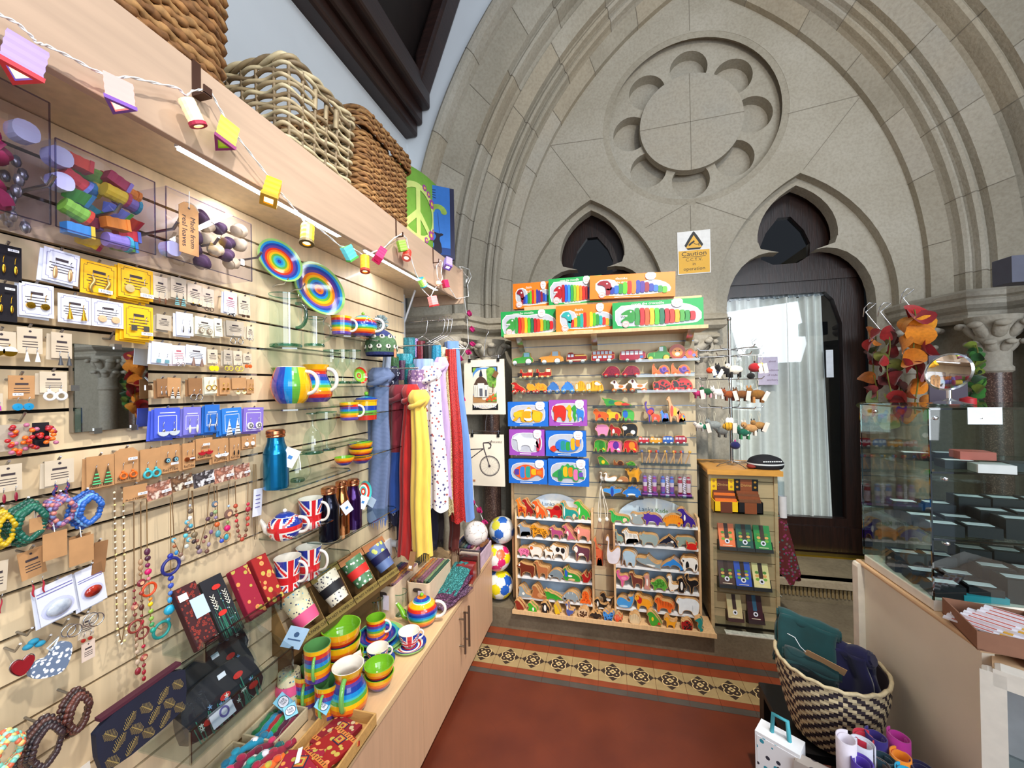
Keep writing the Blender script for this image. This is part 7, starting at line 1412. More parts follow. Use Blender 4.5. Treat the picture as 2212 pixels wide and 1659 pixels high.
toy('bird',(1290,985,1316,1006),YT,'3a8a2c','small green parrot toy with a yellow belly',[('el','e8c020',0,.4,.14,.2)],z=zH);toy('snail',(1325,993,1348,1007),YT,'8a4a20','small brown snail toy',[('el','4a2410',.15,.5,.24,.34)],z=zH);toy('turtle',(1352,996,1374,1008),YT,'4f9a2c','small green turtle toy with spots',[('spots','2a6a1c',5,.08)],z=zH)
toy('swan',(1295,1021,1315,1041),YT+.03,'f0ece4','white swan toy, rear one of two',[('el','e8a030',-.42,.82,.05,.05)],z=zI);toy('swan',(1304,1021,1333,1042),YT,'f2eee8','white swan toy, front one of two',[('el','e8a030',-.42,.82,.05,.05)],z=zI);toy('hedgehog',(1332,1030,1358,1043),YT,'b8784a','small brown hedgehog toy beside the camel',[('el','f0d8b8',-.2,.3,.2,.2)],z=zI);toy('camel',(1350,1014,1385,1044),YT+.025,'f0a41c','yellow two humped camel toy',[],z=zI,behind=1)
toy('ptero',(1302,1051,1343,1075),YT,'3f92dc','blue flying dinosaur toy with spread wings',[('el','2448a8',0,.45,.08,.4)],z=zJ,behind=1);toy('stego',(1344,1048,1388,1076),YT,'2a7ad0','bright blue stegosaurus toy low on the panel',[('el','f2efe4',-.05,.26,.2,.08)],z=zJ,behind=1)
for i,(x0,x1)in enumerate(((1387,1437),(1440,1490))):
 a,b=onY(x0,990,YT),onY(x1,990,YT);t=thing('bagged_sticks',('clear bag of wooden stick toys, left of two','clear bag of wooden stick toys, right of two')[i],'toy bag',((a.x+b.x)/2,YT,zH2));w=(b.x-a.x)/2
 for q in range(6):g=G();x=-w*.8+1.6*w*q/5;g.cyl((x-.012,.0,.006),(x+.014*(1 if q%2 else-1),.0,.075),.004,mat('dcb068',.5),n=8);g.ell((x+.014*(1 if q%2 else-1),0,.078),(.009,.007,.009),TOYM(('5a6a9a','c8402a','d8a84a')[q%3]),10,6);g.build('stick_toy',t)
 g=G();g.box(-w,w,-.014,.02,.0,.07,glass('f4f2f8',.25,rough=.08));g.build('clear_bag',t)
for i,(bx,c,c2,lab)in enumerate((((1387,1024,1421,1071),'8a6ac0','c04a8a','purple handled skipping rope in a clear pack'),((1426,1024,1458,1074),'5a8ad8','8a5ab0','blue handled skipping rope in a clear pack'),((1463,1026,1494,1075),'b02038','e8d8d0','red handled skipping rope in a clear pack'))):
 a,b=onY(bx[0],bx[3],YT),onY(bx[2],bx[3],YT);w=(b.x-a.x)/2;h=.135;t=thing('skipping_rope',lab,'skipping rope',((a.x+b.x)/2,YT,zJ2),0,'packed skipping ropes')
 for s_ in(-1,1):g=G();g.lathe([(.010,.02),(.013,.03),(.012,.06),(.014,.085),(.011,.105),(.012,.115),(.004,.122)],[TOYM(c),TOYM(c2),TOYM('f0e8e8'),TOYM(c),TOYM(c2),TOYM(c)],12,c=(s_*w*.6,0,0));g.build('grip',t)
 g=G();g.tube([(.006*sin(q*1.9),.004*cos(q*1.9),.02+.004*q)for q in range(26)],.006,mat('eceaf0',.8),n=6);g.build('rope',t);g=G();g.box(-w,w,-.018,.018,0,.018,mat('8a4a9a',.5));g.box(-w*.3,w*.2,-.0185,-.018,.0,.016,PAPW);g.build('card_base',t);g=G();g.box(-w,w,-.018,.018,.018,h,glass('f2f0f8',.22,rough=.05));g.build('clear_pack',t)
GRW_=mat('b4b8c4',.5);LINEW=mat('f2f0ee',.5)
SEQ1=['8a1a2a','2a3a9a','2f6ad0','2f8a3a','5ab82a','d8281c','ee7a1c','2a3a9a','4a2a8a'];SEQ2=['2f8a3a','c81c24','e8541c','f0b014','4ab02a','1f6a4a','a81420','d8341c','f0a014','4a9a3a'];SEQ3=['a81420','2a5ac8','2f86d8','2f9a4a','8ab82a','f0b014','ee7a1c','d8281c'];SEQ4=['2aa0a0','e02a2a','f0a014','2f9a4a','2aa098','d8281c','ee7a1c','f0c014','5ab02a','2f8a3a']
def longbox(box,Y,c,seq,label,text,z=None,tilt=0,croc=True,d=.05):
 x0,y0,x1,y1=box;a,b=onY(x0,(y0+y1)/2,Y),onY(x1,(y0+y1)/2,Y);u=onY((x0+x1)/2,y1,Y);h=onY((x0+x1)/2,y0,Y).z-u.z;w=b.x-a.x
 t=thing('boxed_puzzle',label,'boxed toy',((a.x+b.x)/2,Y,u.z if z is None else z));t.rotation_euler=(0,tilt,0);m=mat(c,.4,coat=.2,var=.03)
 g=G();g.box(-w/2,w/2,0,d,0,h,m);g.build('carton',t,bev=.0015)
 o=[(-.46,.16),(-.46,.84),(-.2,.85),(-.08,.78),(.1,.80),(.3,.83),(.47,.55),(.47,.16),(.3,.10),(-.36,.10)]if croc else[(-.42,.3),(-.42,.75),(-.22,.8),(-.15,.5),(.0,.42),(.2,.72),(.36,.62),(.45,.4),(.43,.18),(-.3,.12)]
 P=smooth_pts([(x*w,z_*h)for x,z_ in o],1);g=G();P=P if area2(P)>0 else P[::-1];g.poly(inset(P,-h*.03),-.0006,LINEW);g.poly(P,-.001,GRW_);g.build('window',t)
 n=12 if croc else 14;g=G()
 for i in range(n):
  f=i/(n-1);x=(-.22+.60*f)*w if croc else(-.28+.66*f)*w;zc=(.42-.06*f)*h if croc else(.28+.16*sin(f*pi))*h;hh=(.30*(1-.5*f*f))*h if croc else(.12+.14*sin(pi*min(1,f*1.1))**2)*h;ww=.60*w/n*.60
  Q=smooth_pts([(x-ww,zc-hh),(x,zc-hh*1.12),(x+ww,zc-hh),(x+ww*1.25,zc),(x+ww,zc+hh),(x,zc+hh*1.12),(x-ww,zc+hh),(x-ww*.75,zc)],1);g.prism(Q,-.006,-.0012,TOYM(seq[i%len(seq)]))
 g.build('puzzle_body',t);hx_=-.33*w
 g=G();hm=seq[0]
 if croc:g.prism(smooth_pts([(-.24*w,.22*h),(-.24*w,.66*h),(-.32*w,.72*h),(-.42*w,.52*h),(-.33*w,.46*h),(-.42*w,.26*h),(-.36*w,.2*h)],1),-.006,-.0012,TOYM(hm));[g.poly([(-.40*w+.018*w*q,.50*h),(-.391*w+.018*w*q,.42*h),(-.382*w+.018*w*q,.50*h)],-.007,LINEW)for q in range(4)]
 else:g.prism(smooth_pts([(-.22*w,.34*h),(-.26*w,.74*h),(-.36*w,.76*h),(-.42*w,.6*h),(-.32*w,.54*h),(-.3*w,.34*h)],1),-.006,-.0012,TOYM(hm))
 g.disc(-.29*w,.62*h,.012*h*3,.035*h,-.0075,LINEW,8);g.build('puzzle_head',t)
 g=G();g.text(text[0],(-.1 if croc else-.12)*w,(.9 if croc else .82)*h,h*.13,-.0012,LINEW,w=w*(.36 if croc else .14));text[1:]and g.text(text[1],-.1*w,.66*h,h*.12,-.0012,LINEW,w=w*.16);g.disc(-.35*w,.16*h,h*.13,h*.13,-.007,LINEW,16);g.ring(-.35*w,.16*h,h*.10,h*.12,-.0072,mat('d06a5a',.5),n=16);[g.box(-.35*w-h*.07,-.35*w+h*.07,-.0076,-.007,h*(.12+.05*q),h*(.14+.05*q),mat('d06a5a',.5))for q in range(2)]
 g.prism(smooth_pts([(.16*w,h),(.28*w,h),(.28*w,.76*h),(.22*w,.68*h),(.16*w,.76*h)],1),-.0075,-.001,LINEW);g.text('lanka',.22*w,.88*h,h*.08,-.008,mat('b04a4a',.6),w=.06*w);g.text('kade',.22*w,.8*h,h*.08,-.008,mat('b04a4a',.6),w=.05*w);g.box(-.2*w,.1*w,-.0012,-.0006,.035*h,.055*h,LINEW)
 g.build('print',t);return t
GRB,ORB='12994a','ee7a14'
CT=('conga the crocodile',);DT=('dazzle','the dragon')
zu=us.location.z;
longbox((1082,668,1206,722),2.50,GRB,SEQ2,'green boxed crocodile puzzle, left end of the lower shelf',CT,z=zs);longbox((1201,659,1335,718),2.455,ORB,SEQ4,'orange boxed dragon puzzle, middle of the lower shelf',DT,z=zs,croc=False);longbox((1323,650,1520,708),2.405,GRB,SEQ2,'largest green boxed crocodile puzzle, front right of the lower shelf',CT,z=zs,d=.045)
longbox((1108,600,1200,655),2.64,ORB,SEQ1,'orange boxed dragon puzzle, left end of the upper board',DT,z=zu,croc=False);longbox((1185,592,1300,650),2.60,GRB,SEQ3,'green boxed crocodile puzzle, middle of the upper board',CT,z=zu,d=.035);longbox((1273,591,1458,643),2.545,ORB,SEQ1,'orange boxed dragon puzzle tilted at the right of the upper board',DT,z=zu+.004,croc=False,tilt=.03,d=.05)
BLB,PUB='1668c8','9a4ab0'
def sqbox(box,c,label,keys,Y=2.49,d=.055):
 x0,y0,x1,y1=box;a,b=onY(x0,(y0+y1)/2,Y),onY(x1,(y0+y1)/2,Y);u=onY((x0+x1)/2,y1,Y);h=onY((x0+x1)/2,y0,Y).z-u.z;w=b.x-a.x;t=thing('boxed_puzzle',label,'boxed toy',((a.x+b.x)/2,Y,u.z))
 g=G();g.box(-w/2,w/2,0,d,0,h,mat(c,.4,coat=.2,var=.03));g.build('carton',t,bev=.0015)
 g=G();P=smooth_pts([(-.42*w,.14*h),(.42*w,.14*h),(.42*w,.86*h),(-.42*w,.86*h)],2);P=[(max(-.42*w,min(.42*w,x*1.06)),max(.14*h,min(.86*h,.5*h+(z_-.5*h)*1.06)))for x,z_ in P];g.poly(inset(P if area2(P)>0 else P[::-1],-h*.018),-.0006,LINEW);g.poly(P,-.001,GRW_);g.box(-.2*w,.12*w,-.0012,-.0006,.05*h,.075*h,LINEW);g.prism(smooth_pts([(.2*w,h),(.42*w,h),(.42*w,.74*h),(.31*w,.64*h),(.2*w,.74*h)],1),-.0075,-.001,LINEW);g.text('lanka',.31*w,.85*h,h*.07,-.008,mat('b04a4a',.6),w=.1*w);g.text('kade',.31*w,.77*h,h*.07,-.008,mat('b04a4a',.6),w=.09*w);g.build('window',t)
 for key,fx,fw,fh,cc,dets in keys:
  P=[(x+fx*w,z_+.18*h)for x,z_ in outline(key,fw*w,fh*h)];g=G();g.prism(P,-.006,-.0012,TOYM(cc));PP=inset(P if area2(P)>0 else P[::-1],.003)
  for q,hc in enumerate(dets):
   xx=fx*w-fw*w*.5+fw*w*(q+.6)/(len(dets)+.2);ww=fw*w/len(dets)*.5
   zs_=[.18*h+fh*h*i/30 for i in range(31)if inside(PP,xx,.18*h+fh*h*i/30)]
   if len(zs_)>4:g.poly(smooth_pts([(xx-ww*.8,zs_[1]),(xx+ww*.8,zs_[1]),(xx+ww*.6,(zs_[0]+zs_[-1])/2),(xx+ww*.8,zs_[-2]),(xx-ww*.8,zs_[-2]),(xx-ww,(zs_[0]+zs_[-1])/2)],1),-.0064-.0001*q,TOYM(hc))
  g.build('puzzle',t)
 g=G();[g.box(x-.005,x+.005,.0,d,-.006,.0,CHROME)for x in(-w*.3,w*.3)];g.build('hook',t);return t
sqbox((1097,868,1184,921),BLB,'blue box with a yellow digger puzzle, top left of six',[('elephant',.0,.74,.5,'e8a014',['f0b41c','e89a10','f0b41c']),('ladybird',.02,.24,.60,'e8a014',['d8e4e8'])]);sqbox((1186,864,1268,920),PUB,'purple box with a red elephant and number puzzle, top right of six',[('bear',-.22,.36,.62,'c8281c',[]),('seahorse',.03,.16,.64,'f0b014',[]),('seahorse',.16,.14,.62,'2f9a3a',[]),('cow',.32,.2,.5,'2f7ad0',[])])
sqbox((1100,928,1176,984),PUB,'purple box with a white unicorn puzzle, middle left of six',[('horse',-.02,.72,.64,'f0eef0',[]),('squirrel',.33,.14,.5,'c02a4a',[])]);sqbox((1179,931,1266,986),BLB,'blue box with a rainbow whale puzzle, middle right of six',[('whale',.06,.64,.60,'2f7ad0',['2a6ad0','1f8a8a','2f9a3a','f0b014','ee7a1c']),('fish',-.28,.22,.24,'d8341c',[])])
sqbox((1099,993,1182,1045),BLB,'blue box with a rainbow fish puzzle, bottom left of six',[('fish',.02,.76,.62,'e8541c',['4a3a9a','2f7ad0','1f9a8a','f0b014','ee7a1c'])]);sqbox((1184,992,1272,1050),BLB,'blue box with a rainbow dragon puzzle, bottom right of six',[('stego',.0,.78,.66,'2f9a4a',['2f9a4a','1f7a5a','f0b014','ee7a1c','d870a8','6a4ab0'])])
YR=2.47
def rack(xl,xr,rows,label,arch,lw):
 """rows: pixel y of each white shelf front at the rack's left side, right side"""
 L0,R0=onY(xl,rows[0][0],YR),onY(xr,rows[0][1],YR);zt_=[(onY(xl,a,YR).z+onY(xr,b,YR).z)/2 for a,b in rows];x0,x1=L0 .x,R0 .x;xc=(x0+x1)/2;t=thing('animal_rack',label,'rack',(xc,YR+.05,.131));w=(x1-x0)/2;H_=zt_[0]-.131
 for s_ in(-1,1):
  g=G();pl=[(-.055,.03),(-.055,H_-.02),(-.03,H_+.05),(.06,H_+.05),(.06,.03)];vs=[(s_*w+e,y,z)for e in(-.006,.006)for y,z in pl];g.add(vs,[tuple(range(5)),tuple(range(9,4,-1))]+[(j,(j+1)%5,5+(j+1)%5,5+j)for j in range(5)],PINE);g.build('side_panel',t)
 for z in zt_:g=G();g.box(-w+.006,w-.006,-.052,.058,z-.131-.014,z-.131,SHW);g.build('shelf',t)
 g=G();g.box(-w+.006,w-.006,.058,.064,.03,H_+.02,SKYB);g.build('back_panel',t)
 g=G();n=20;P=[(-w*arch+2*w*arch*i/n,H_+.0+.13*(1-(2*i/n-1)**2)**.6)for i in range(n+1)];P=[(w*arch,H_-.02),(-w*arch,H_-.02)][::-1]+P[::-1];g.prism(P,.05,.057,mat('cfe0f0',.6,h2='eef2ee',vs=12));cl=['3a6aa0','e8861c','3f9a3a','c8281c','2f9ab0']
 g.text('Lanka',-w*.18,H_+.06,lw,.049,mat('4a6a8a',.6),w=w*.35);g.text('Kade',w*.2,H_+.055,lw,.049,mat('6a9a4a',.6),w=w*.3);g.build('header',t);return zt_
zl=rack(1114,1279,((1115,1126),(1157,1170),(1199,1214),(1242,1260),(1285,1307)),'left pine rack of small wooden animals with white shelves',.8,.035)
zr=rack(1326,1510,((1127,1142),(1172,1187),(1220,1236),(1264,1284),(1308,1332)),'right pine rack of small wooden animals with white shelves',.92,.04)
lg=thing('rack_base','long pine ledge along the front of the animal racks','ledge',(-.03,2.50,.1315));g=G();g.box(-.58,.59,-.10,.09,0,.014,PINE);g.build('board',lg,bev=.002);g=G();g.box(-.58,.59,-.106,-.098,0,.024,PINE);g.build('front_lip',lg,bev=.001)
def lb(q):return(1090+q[0]/5.184,1040+q[1]/5.184,1090+q[2]/5.184,1040+q[3]/5.184)
def rb(q):return(1280+q[0]/4.881,1040+q[1]/4.881,1280+q[2]/4.881,1040+q[3]/4.881)
WH,BK='f0ece4','1c1a1c'
NM=('top','second','third','fourth','lowest')
rowsL=((0,(('giraffe',(120,165,240,370),'ee7a1c','orange giraffe with red spots',[('spots','a8281c',16,.07)]),('trex',(192,180,330,375),'9a1018','dark red dinosaur',[]),('trex',(305,195,465,390),'e8561c','orange red crested dinosaur',[('el','f0b88a',-.1,.5,.1,.2)]),('spino',(460,255,672,402),'c01418','red sail backed dinosaur',[('el','8a0c10',.1,.75,.16,.14)]),('bronto',(620,210,830,410),'1f948a','teal long necked dinosaur',[('el','f2ece0',-.27,.5,.04,.3),('el','f0ccaa',.26,.22,.1,.16)]),('trex',(772,205,962,415),'38b040','green standing dinosaur',[('el','f2ece0',-.16,.45,.05,.2)]))),(1,(('horse',(140,440,295,595),'8a98a8','grey donkey',[('el',WH,-.36,.72,.06,.08)]),('cat',(285,475,495,625),'ee9a1c','yellow orange leopard with dark spots',[('spots','3a2010',40,.025)]),('horse',(492,487,660,630),'b04878','mauve pink horse',[('el',WH,-.34,.74,.05,.05)]),('kanga',(640,452,800,632),'c85a78','dusty pink kangaroo',[('el','f2dcd4',-.1,.4,.08,.18)]),('cow',(778,480,960,650),'e8907e','salmon antelope with dark horns',[('el',WH,-.22,.62,.06,.16),('el',BK,-.3,.92,.06,.06)]))),(2,(('pig',(147,715,278,812),'e87aa4','pink spotted pig',[('spots','b03a70',5,.06)]),('sheep',(266,688,425,826),'f0e8dc','white ram with curled orange horn',[('el','d8641c',-.28,.76,.12,.15),('stripes','c8b8a8',9,.12)]),('horse',(430,720,556,832),WH,'small white goat',[]),('cow',(500,677,690,845),WH,'black and white cow',[('el',BK,.0,.66,.12,.16),('el',BK,.3,.62,.12,.2),('el','e88aa0',.2,.32,.05,.05)]),('cow',(757,692,960,882),'6a3a4a','purple brown and white ox',[('el',WH,-.3,.68,.12,.2),('el',WH,.0,.4,.16,.10)]))),(3,(('cow',(135,877,340,1042),'6e2a18','dark red brown bull',[('el',WH,-.36,.8,.06,.1)]),('llama',(326,872,490,1062),'b06a40','tan llama with white feet',[('el',WH,-.28,.1,.05,.2),('el',WH,.3,.1,.05,.2)]),('badger',(482,962,662,1082),'7a8890','grey badger with striped face',[('el',WH,-.36,.28,.08,.1),('el',BK,-.25,.36,.1,.06)]),('peacock',(650,947,850,1097),'2f8f34','green tailed peacock',[('el','2a5ac0',-.3,.6,.08,.3),('el',WH,-.08,.4,.12,.08),('el','dcb484',.0,.14,.2,.1)]),('squirrel',(857,987,966,1107),'a81418','red squirrel',[]))),(4,(('seal',(150,1122,300,1246),'8a9aa2','grey seal',[('el',WH,-.1,.34,.1,.12)]),('seal',(302,1132,475,1276),'a8643a','brown walrus',[('el','c8885a',.05,.3,.18,.2)]),('croc',(442,1172,646,1282),'2f9a30','green crocodile',[('stripes','1c5a1c',12,.12)]),('badger',(637,1202,835,1327),'8a98a0','grey raccoon with a striped tail',[('el',BK,-.3,.3,.08,.08),('stripes',WH,4,.2)]),('octopus',(842,1172,970,1322),'e8641c','orange octopus',[('spots','b83c10',6,.05)]))))
for r,items in rowsL:
 for i,(key,bx,c,lab,det)in enumerate(items):
  toy(key,lb(bx),YR-.008+(.02 if i%2 and r==0 else .0),c,'%s on the %s shelf of the left animal rack'%(lab,NM[r]),det,z=zl[r],th=.018,behind=2 if r in(1,2,3,4)and i in(0,1,3,4)else 1,name='wooden_animal')
rowsR=((0,(('bronto',(165,275,390,410),'38b050','green long necked dinosaur with stripes',[('stripes','1f7a34',9,.22),('el','f0ccaa',.28,.25,.1,.2)]),('koala',(402,302,540,420),'9aa4a4','grey koala',[('el',WH,-.1,.82,.1,.08)]),('tri',(527,307,742,440),'4f2a9c','purple horned dinosaur',[('el',WH,-.04,.26,.16,.06)]),('anky',(742,332,966,460),'ee921c','orange armoured dinosaur',[('stripes','c8581c',10,.25),('el','d8341c',.26,.3,.05,.08)]),('trex',(890,267,1092,470),'3a1f84','dark purple standing dinosaur',[('el',WH,-.1,.5,.05,.16)]))),(1,(('bronto',(238,470,325,612),'8aa39a','half hidden grey green toy',[]),('horse',(306,482,490,646),WH,'black and white zebra',[('stripes',BK,13,.5)]),('rhino',(487,522,692,656),'93a3a0','grey rhinoceros',[]),('dolphin',(692,542,906,666),'161c30','black and white killer whale',[('el',WH,-.14,.36,.16,.1),('el',WH,.18,.48,.08,.12)]),('bear',(872,547,1082,662),'8a9c90','grey green hippopotamus',[('el','e0a898',-.36,.5,.05,.1)]),('crab',(987,602,1106,692),'d0241c','red crab',[]))),(2,(('elephant',(300,692,456,862),'a8c0d0','light blue grey elephant',[]),('shark',(456,767,722,896),'8a9aa0','grey and white shark',[('el',WH,-.02,.24,.3,.10)]),('dolphin',(722,787,968,916),'2f84d4','bright blue dolphin',[('el','dcecf4',-.1,.34,.18,.08)]),('bear',(927,762,1116,916),WH,'black and white panda',[('el',BK,-.12,.42,.1,.3),('el',BK,.38,.3,.08,.28),('el',BK,-.34,.74,.05,.06)]))),(3,(('flamingo',(246,902,386,1082),'d85a94','pink flamingo',[('el','e88aa8',.1,.52,.2,.1)]),('llama',(382,932,532,1096),'6a3028','brown baboon',[]),('meerkat',(537,952,612,1106),'c88a80','standing pink brown meerkat',[('el',WH,.0,.5,.12,.25)]),('turtle',(612,1002,796,1132),'5aa83a','green turtle',[('spots','3a7a24',9,.08)]),('goose',(782,972,912,1146),WH,'white goose',[('el','e8901c',-.05,.06,.12,.06)]),('penguin',(892,987,990,1146),BK,'black and white penguin',[('el',WH,-.02,.46,.14,.28)]),('flamingo',(972,952,1122,1162),BK,'black ostrich with a pink leg',[('el','e08aa0',.0,.14,.1,.14),('el',WH,-.32,.9,.12,.08)]))),(4,(('whale',(252,1147,436,1286),'3f92d4','blue whale with raised tail',[('el','a8d0ec',-.1,.16,.25,.08)]),('cat',(442,1162,632,1326),'ee9c1c','yellow lion with a red mane',[('el','c0201c',-.22,.66,.14,.26),('el','ee9c1c',-.32,.76,.08,.12)]),('cat',(652,1192,862,1351),'ee641c','orange tiger with dark stripes',[('stripes','3a1a10',12,.4)]),('bear',(877,1202,1132,1386),'e6eef4','large white polar bear',[('el','c8d4dc',.2,.4,.02,.2)]))))
for r,items in rowsR:
 for i,(key,bx,c,lab,det)in enumerate(items):
  toy(key,rb(bx),YR-.008-(.012 if lab=='red crab' else 0)+(.018 if 'hippo' in lab else 0),c,'%s on the %s shelf of the right animal rack'%(lab,NM[r]),det,z=zr[r],th=.018,behind=0 if lab=='red crab' or 'half hidden' in lab else(2 if r==2 or r==4 else 1),name='wooden_animal')
zlg=.1315+.0145
for f,key,bx,c,lab,det in((lb,'bird',(110,1305,218,1415),'8a2a1c','red brown hen, first on the pine ledge',[('el',WH,.2,.7,.2,.2)]),(lb,'frog',(255,1335,362,1435),'3aa82c','green frog on the pine ledge',[('el',WH,.1,.3,.1,.2)]),(lb,'penguin',(405,1332,505,1452),'1c1a20','black and white puffin on the pine ledge',[('el',WH,-.02,.5,.14,.3)]),(lb,'bird',(548,1357,620,1476),'e0b820','yellow chick on the pine ledge',[]),(lb,'goose',(675,1347,776,1490),'4a5aa0','blue and white duck on the pine ledge',[('el',WH,-.2,.7,.1,.2)]),(lb,'owl' if False else 'ladybird',(822,1407,936,1515),'dcb890','pale striped owl on the pine ledge',[('spots','4a2a1a',5,.1)]),(lb,'bat',(950,1442,1092,1530),'2a201e','brown bat with spread wings on the ledge',[]),(lb,'butterfly',(1097,1432,1221,1536),'3a8ad8','blue butterfly on the pine ledge',[('spots','14284a',8,.06)]),(lb,'fish',(1225,1470,1312,1560),'e0542c','orange and white clownfish on the ledge',[('stripes',WH,4,.7)]),(rb,'ladybird',(385,1382,500,1496),'e0c8a0','striped bee at the middle of the pine ledge',[('stripes','2a1a10',6,.6)]),(rb,'bird',(572,1372,725,1526),'3f9a2c','green parrot with a red tail on the ledge',[('el','d8301c',.34,.2,.1,.12),('el','e8c81c',-.1,.5,.08,.14)]),(rb,'dog',(752,1412,892,1531),'eea01c','yellow orange dog on the pine ledge',[]),(rb,'ladybird',(932,1457,1056,1566),'a01418','dark red ladybird on the pine ledge',[('spots',BK,6,.08)]),(rb,'seahorse',(1077,1422,1168,1571),'1f8a84','teal seahorse, last on the pine ledge',[])):toy(key,f(bx),2.415,c,lab,det,z=zlg,th=.02,behind=1,name='wooden_animal')
toy('dog',lb((1068,1262,1228,1402)),2.50,'1c1a1a','black and white sheepdog between the racks, rear one',[('el',WH,.1,.5,.16,.14)],z=zlg+.045,name='wooden_animal');toy('dog',lb((1000,1268,1165,1422)),2.46,'1c1a1a','black and white sheepdog between the racks, front one',[('el',WH,-.24,.6,.06,.2),('el',WH,.0,.3,.2,.06)],z=zlg+.02,name='wooden_animal')
t=thing('plinth_block','low pine block between the racks under the sheepdogs','block',(-.02,2.51,zlg));t.location.x=onY(1302,1320,2.48).x;g=G();g.box(-.05,.05,-.03,.05,0,.0445,PINE);g.build('upper_step',t);g=G();g.box(-.05,.05,-.065,-.03,0,.0195,PINE);g.build('lower_step',t)
NET=glass('f3ecec',.08,rough=.4)
for i,(tp,b0,b1,key,c,lab)in enumerate((((1297,1050),(1278,1222),(1308,1228),'giraffe','e8744a','net bag holding an orange spotted giraffe, left of two'),((1299,1050),(1304,1215),(1350,1228),'swan','eef2f8','net bag holding a white swan, right of two'))):
 Y=2.37-.02*i;A=onY(*tp,Y);B0,B1=onY(*b0,Y),onY(*b1,Y);c0=(B0+B1)/2;t=thing('net_bag',lab,'toy bag',A,0,'net bags between the racks');w=(B1 .x-B0 .x)/2*1.1;L=A.z-c0 .z;N_=L*.42;dx=c0 .x-A.x
 g=G();g.sheet(lambda u,v:(dx*(N_+(L-N_)*v)/L+w*(.12+.88*v**.8)*cos(2*pi*u)*(1+.10*sin(9*2*pi*u)),.03*(.2+.8*v)*sin(2*pi*u),-N_-(L-N_)*v),40,10,NET,closed=True);g.build('net',t)
 g=G();[g.tube([(0,0,0),(dx*.4+s_*.008,-.004,-N_*.7),(dx*N_/L+s_*.004,-.004,-N_)],.0018,mat('ece4d4',.8))for s_ in(-1,1)];g.ell((dx*N_/L,0,-N_),(.011,.009,.014),mat('ece4d4',.8),10,6);g.build('drawstring',t)
 P=[(x+dx*.93,z_-L*.98)for x,z_ in outline(key,w*1.3,L*.36)];g=G();g.prism(P,-.008,.010,WOODE);g.poly(inset(P if area2(P)>0 else P[::-1],.003),-.0086,TOYM(c));[g.disc(dx*.93+R.uniform(-.3,.3)*w,-L*.8+R.uniform(-.1,.1)*L,.004,.004,-.009-.0001*q,TOYM('b83a1c'),8)for q in range(7 if i==0 else 0)];g.build('toy',t)
g=G();p=onY(1298,1046,2.40)-tw.location;g.tube([(p.x,.0,p.z),(p.x,-.19,p.z),(p.x,-.245,p.z+.012)],.003,CHROME);g.build('prong_hook',tw)
t=thing('warning_sign','white and yellow caution sign about cameras on the stone wall','sign',onY(1499,545,3.165));k=dep(t.location);w,h=33*k,46.5*k
g=G();g.box(-w,w,0,.003,-h,h,mat('f0eeea',.4));g.build('plate',t);YL=mat('f2b40a',.4,var=.02);g=G();g.rect(-w*.94,w*.94,-h*.96,h*.1,-.0006,YL);TRI=smooth_pts([(-w*.62,h*.18),(w*.62,h*.18),(0,h*.94)],1)
g.poly(smooth_pts([(-w*.74,h*.13),(w*.74,h*.13),(w*.06,h*.97),(-w*.06,h*.97)],1),-.0006,BLK);g.poly([(-w*.50,h*.21),(w*.50,h*.21),(0,h*.80)],-.001,YL)
g.poly([(-w*.24,h*.34),(.06*w,h*.48),(w*.02,h*.56),(-w*.27,h*.42)],-.0014,BLK);g.poly([(-w*.3,h*.30),(-w*.16,h*.36),(-w*.2,h*.42),(-w*.32,h*.38)],-.0015,BLK);g.line([(0,h*.42),(w*.14,h*.36),(w*.3,h*.36)],h*.03,-.0014,BLK);g.line([(w*.31,h*.28),(w*.31,h*.43)],h*.03,-.0014,BLK)
IB=mat('1c1810',.5);g.text('Caution',0,-h*.06,h*.30,-.0012,IB,w=w*1.5);g.box(-w*.7,w*.7,-.0012,-.0006,-h*.215,-h*.195,IB);g.text('C.C.T.V.',0,-h*.34,h*.2,-.0012,IB,w=w*1.0);g.text('in',0,-h*.54,h*.2,-.0012,IB);g.text('operation',0,-h*.76,h*.22,-.0012,IB,w=w*1.3);g.build('print',t)
# ================================================================== RIGHT HAND SIDE
t=thing('door_curtain','white gathered net curtain behind the glass of the right door','curtain',(1.28,3.455,.50));g=G()
g.sheet(lambda u,v:(-.385+(.70+.03*v)*u,.022*sin(u*62+3*sin(u*7)+v)+.014*sin(u*27+v*2),1.70*(1-v)),220,14,mat('f2f3ee',.9,var=.04));g.build('cloth',t)
g=G();g.sheet(lambda u,v:(-.385+.70*u,.02*sin(u*130)+.006,1.70+.05*(1-v)*(1+.3*sin(u*70))),180,3,mat('dfe8ee',.9));g.build('ruffle',t)
def paper(q,Y,label,c,lines=()):
 a,b=onY(q[0],q[1],Y),onY(q[2],q[3],Y);t=thing('notice',label,'paper',((a.x+b.x)/2,Y,(a.z+b.z)/2));w,h=(b.x-a.x)/2,(a.z-b.z)/2;g=G();g.box(-w,w,0,.001,-h,h,mat(c,.8));[g.text(s_,w*.45,h*z,h*.2,-.0006,mat('7a5a78',.8))for s_,z in lines];g.build('sheet',t)
paper((1637,772,1681,831),3.385,'lilac paper notice with typed lines taped to the door glass','dcd2ea',(('about',.68),('conditions',.05),('of trade',-.3),('workers.',-.65)));paper((1784,756,1801,815),3.385,'narrow white paper at the right edge of the door glass','e8eef4')
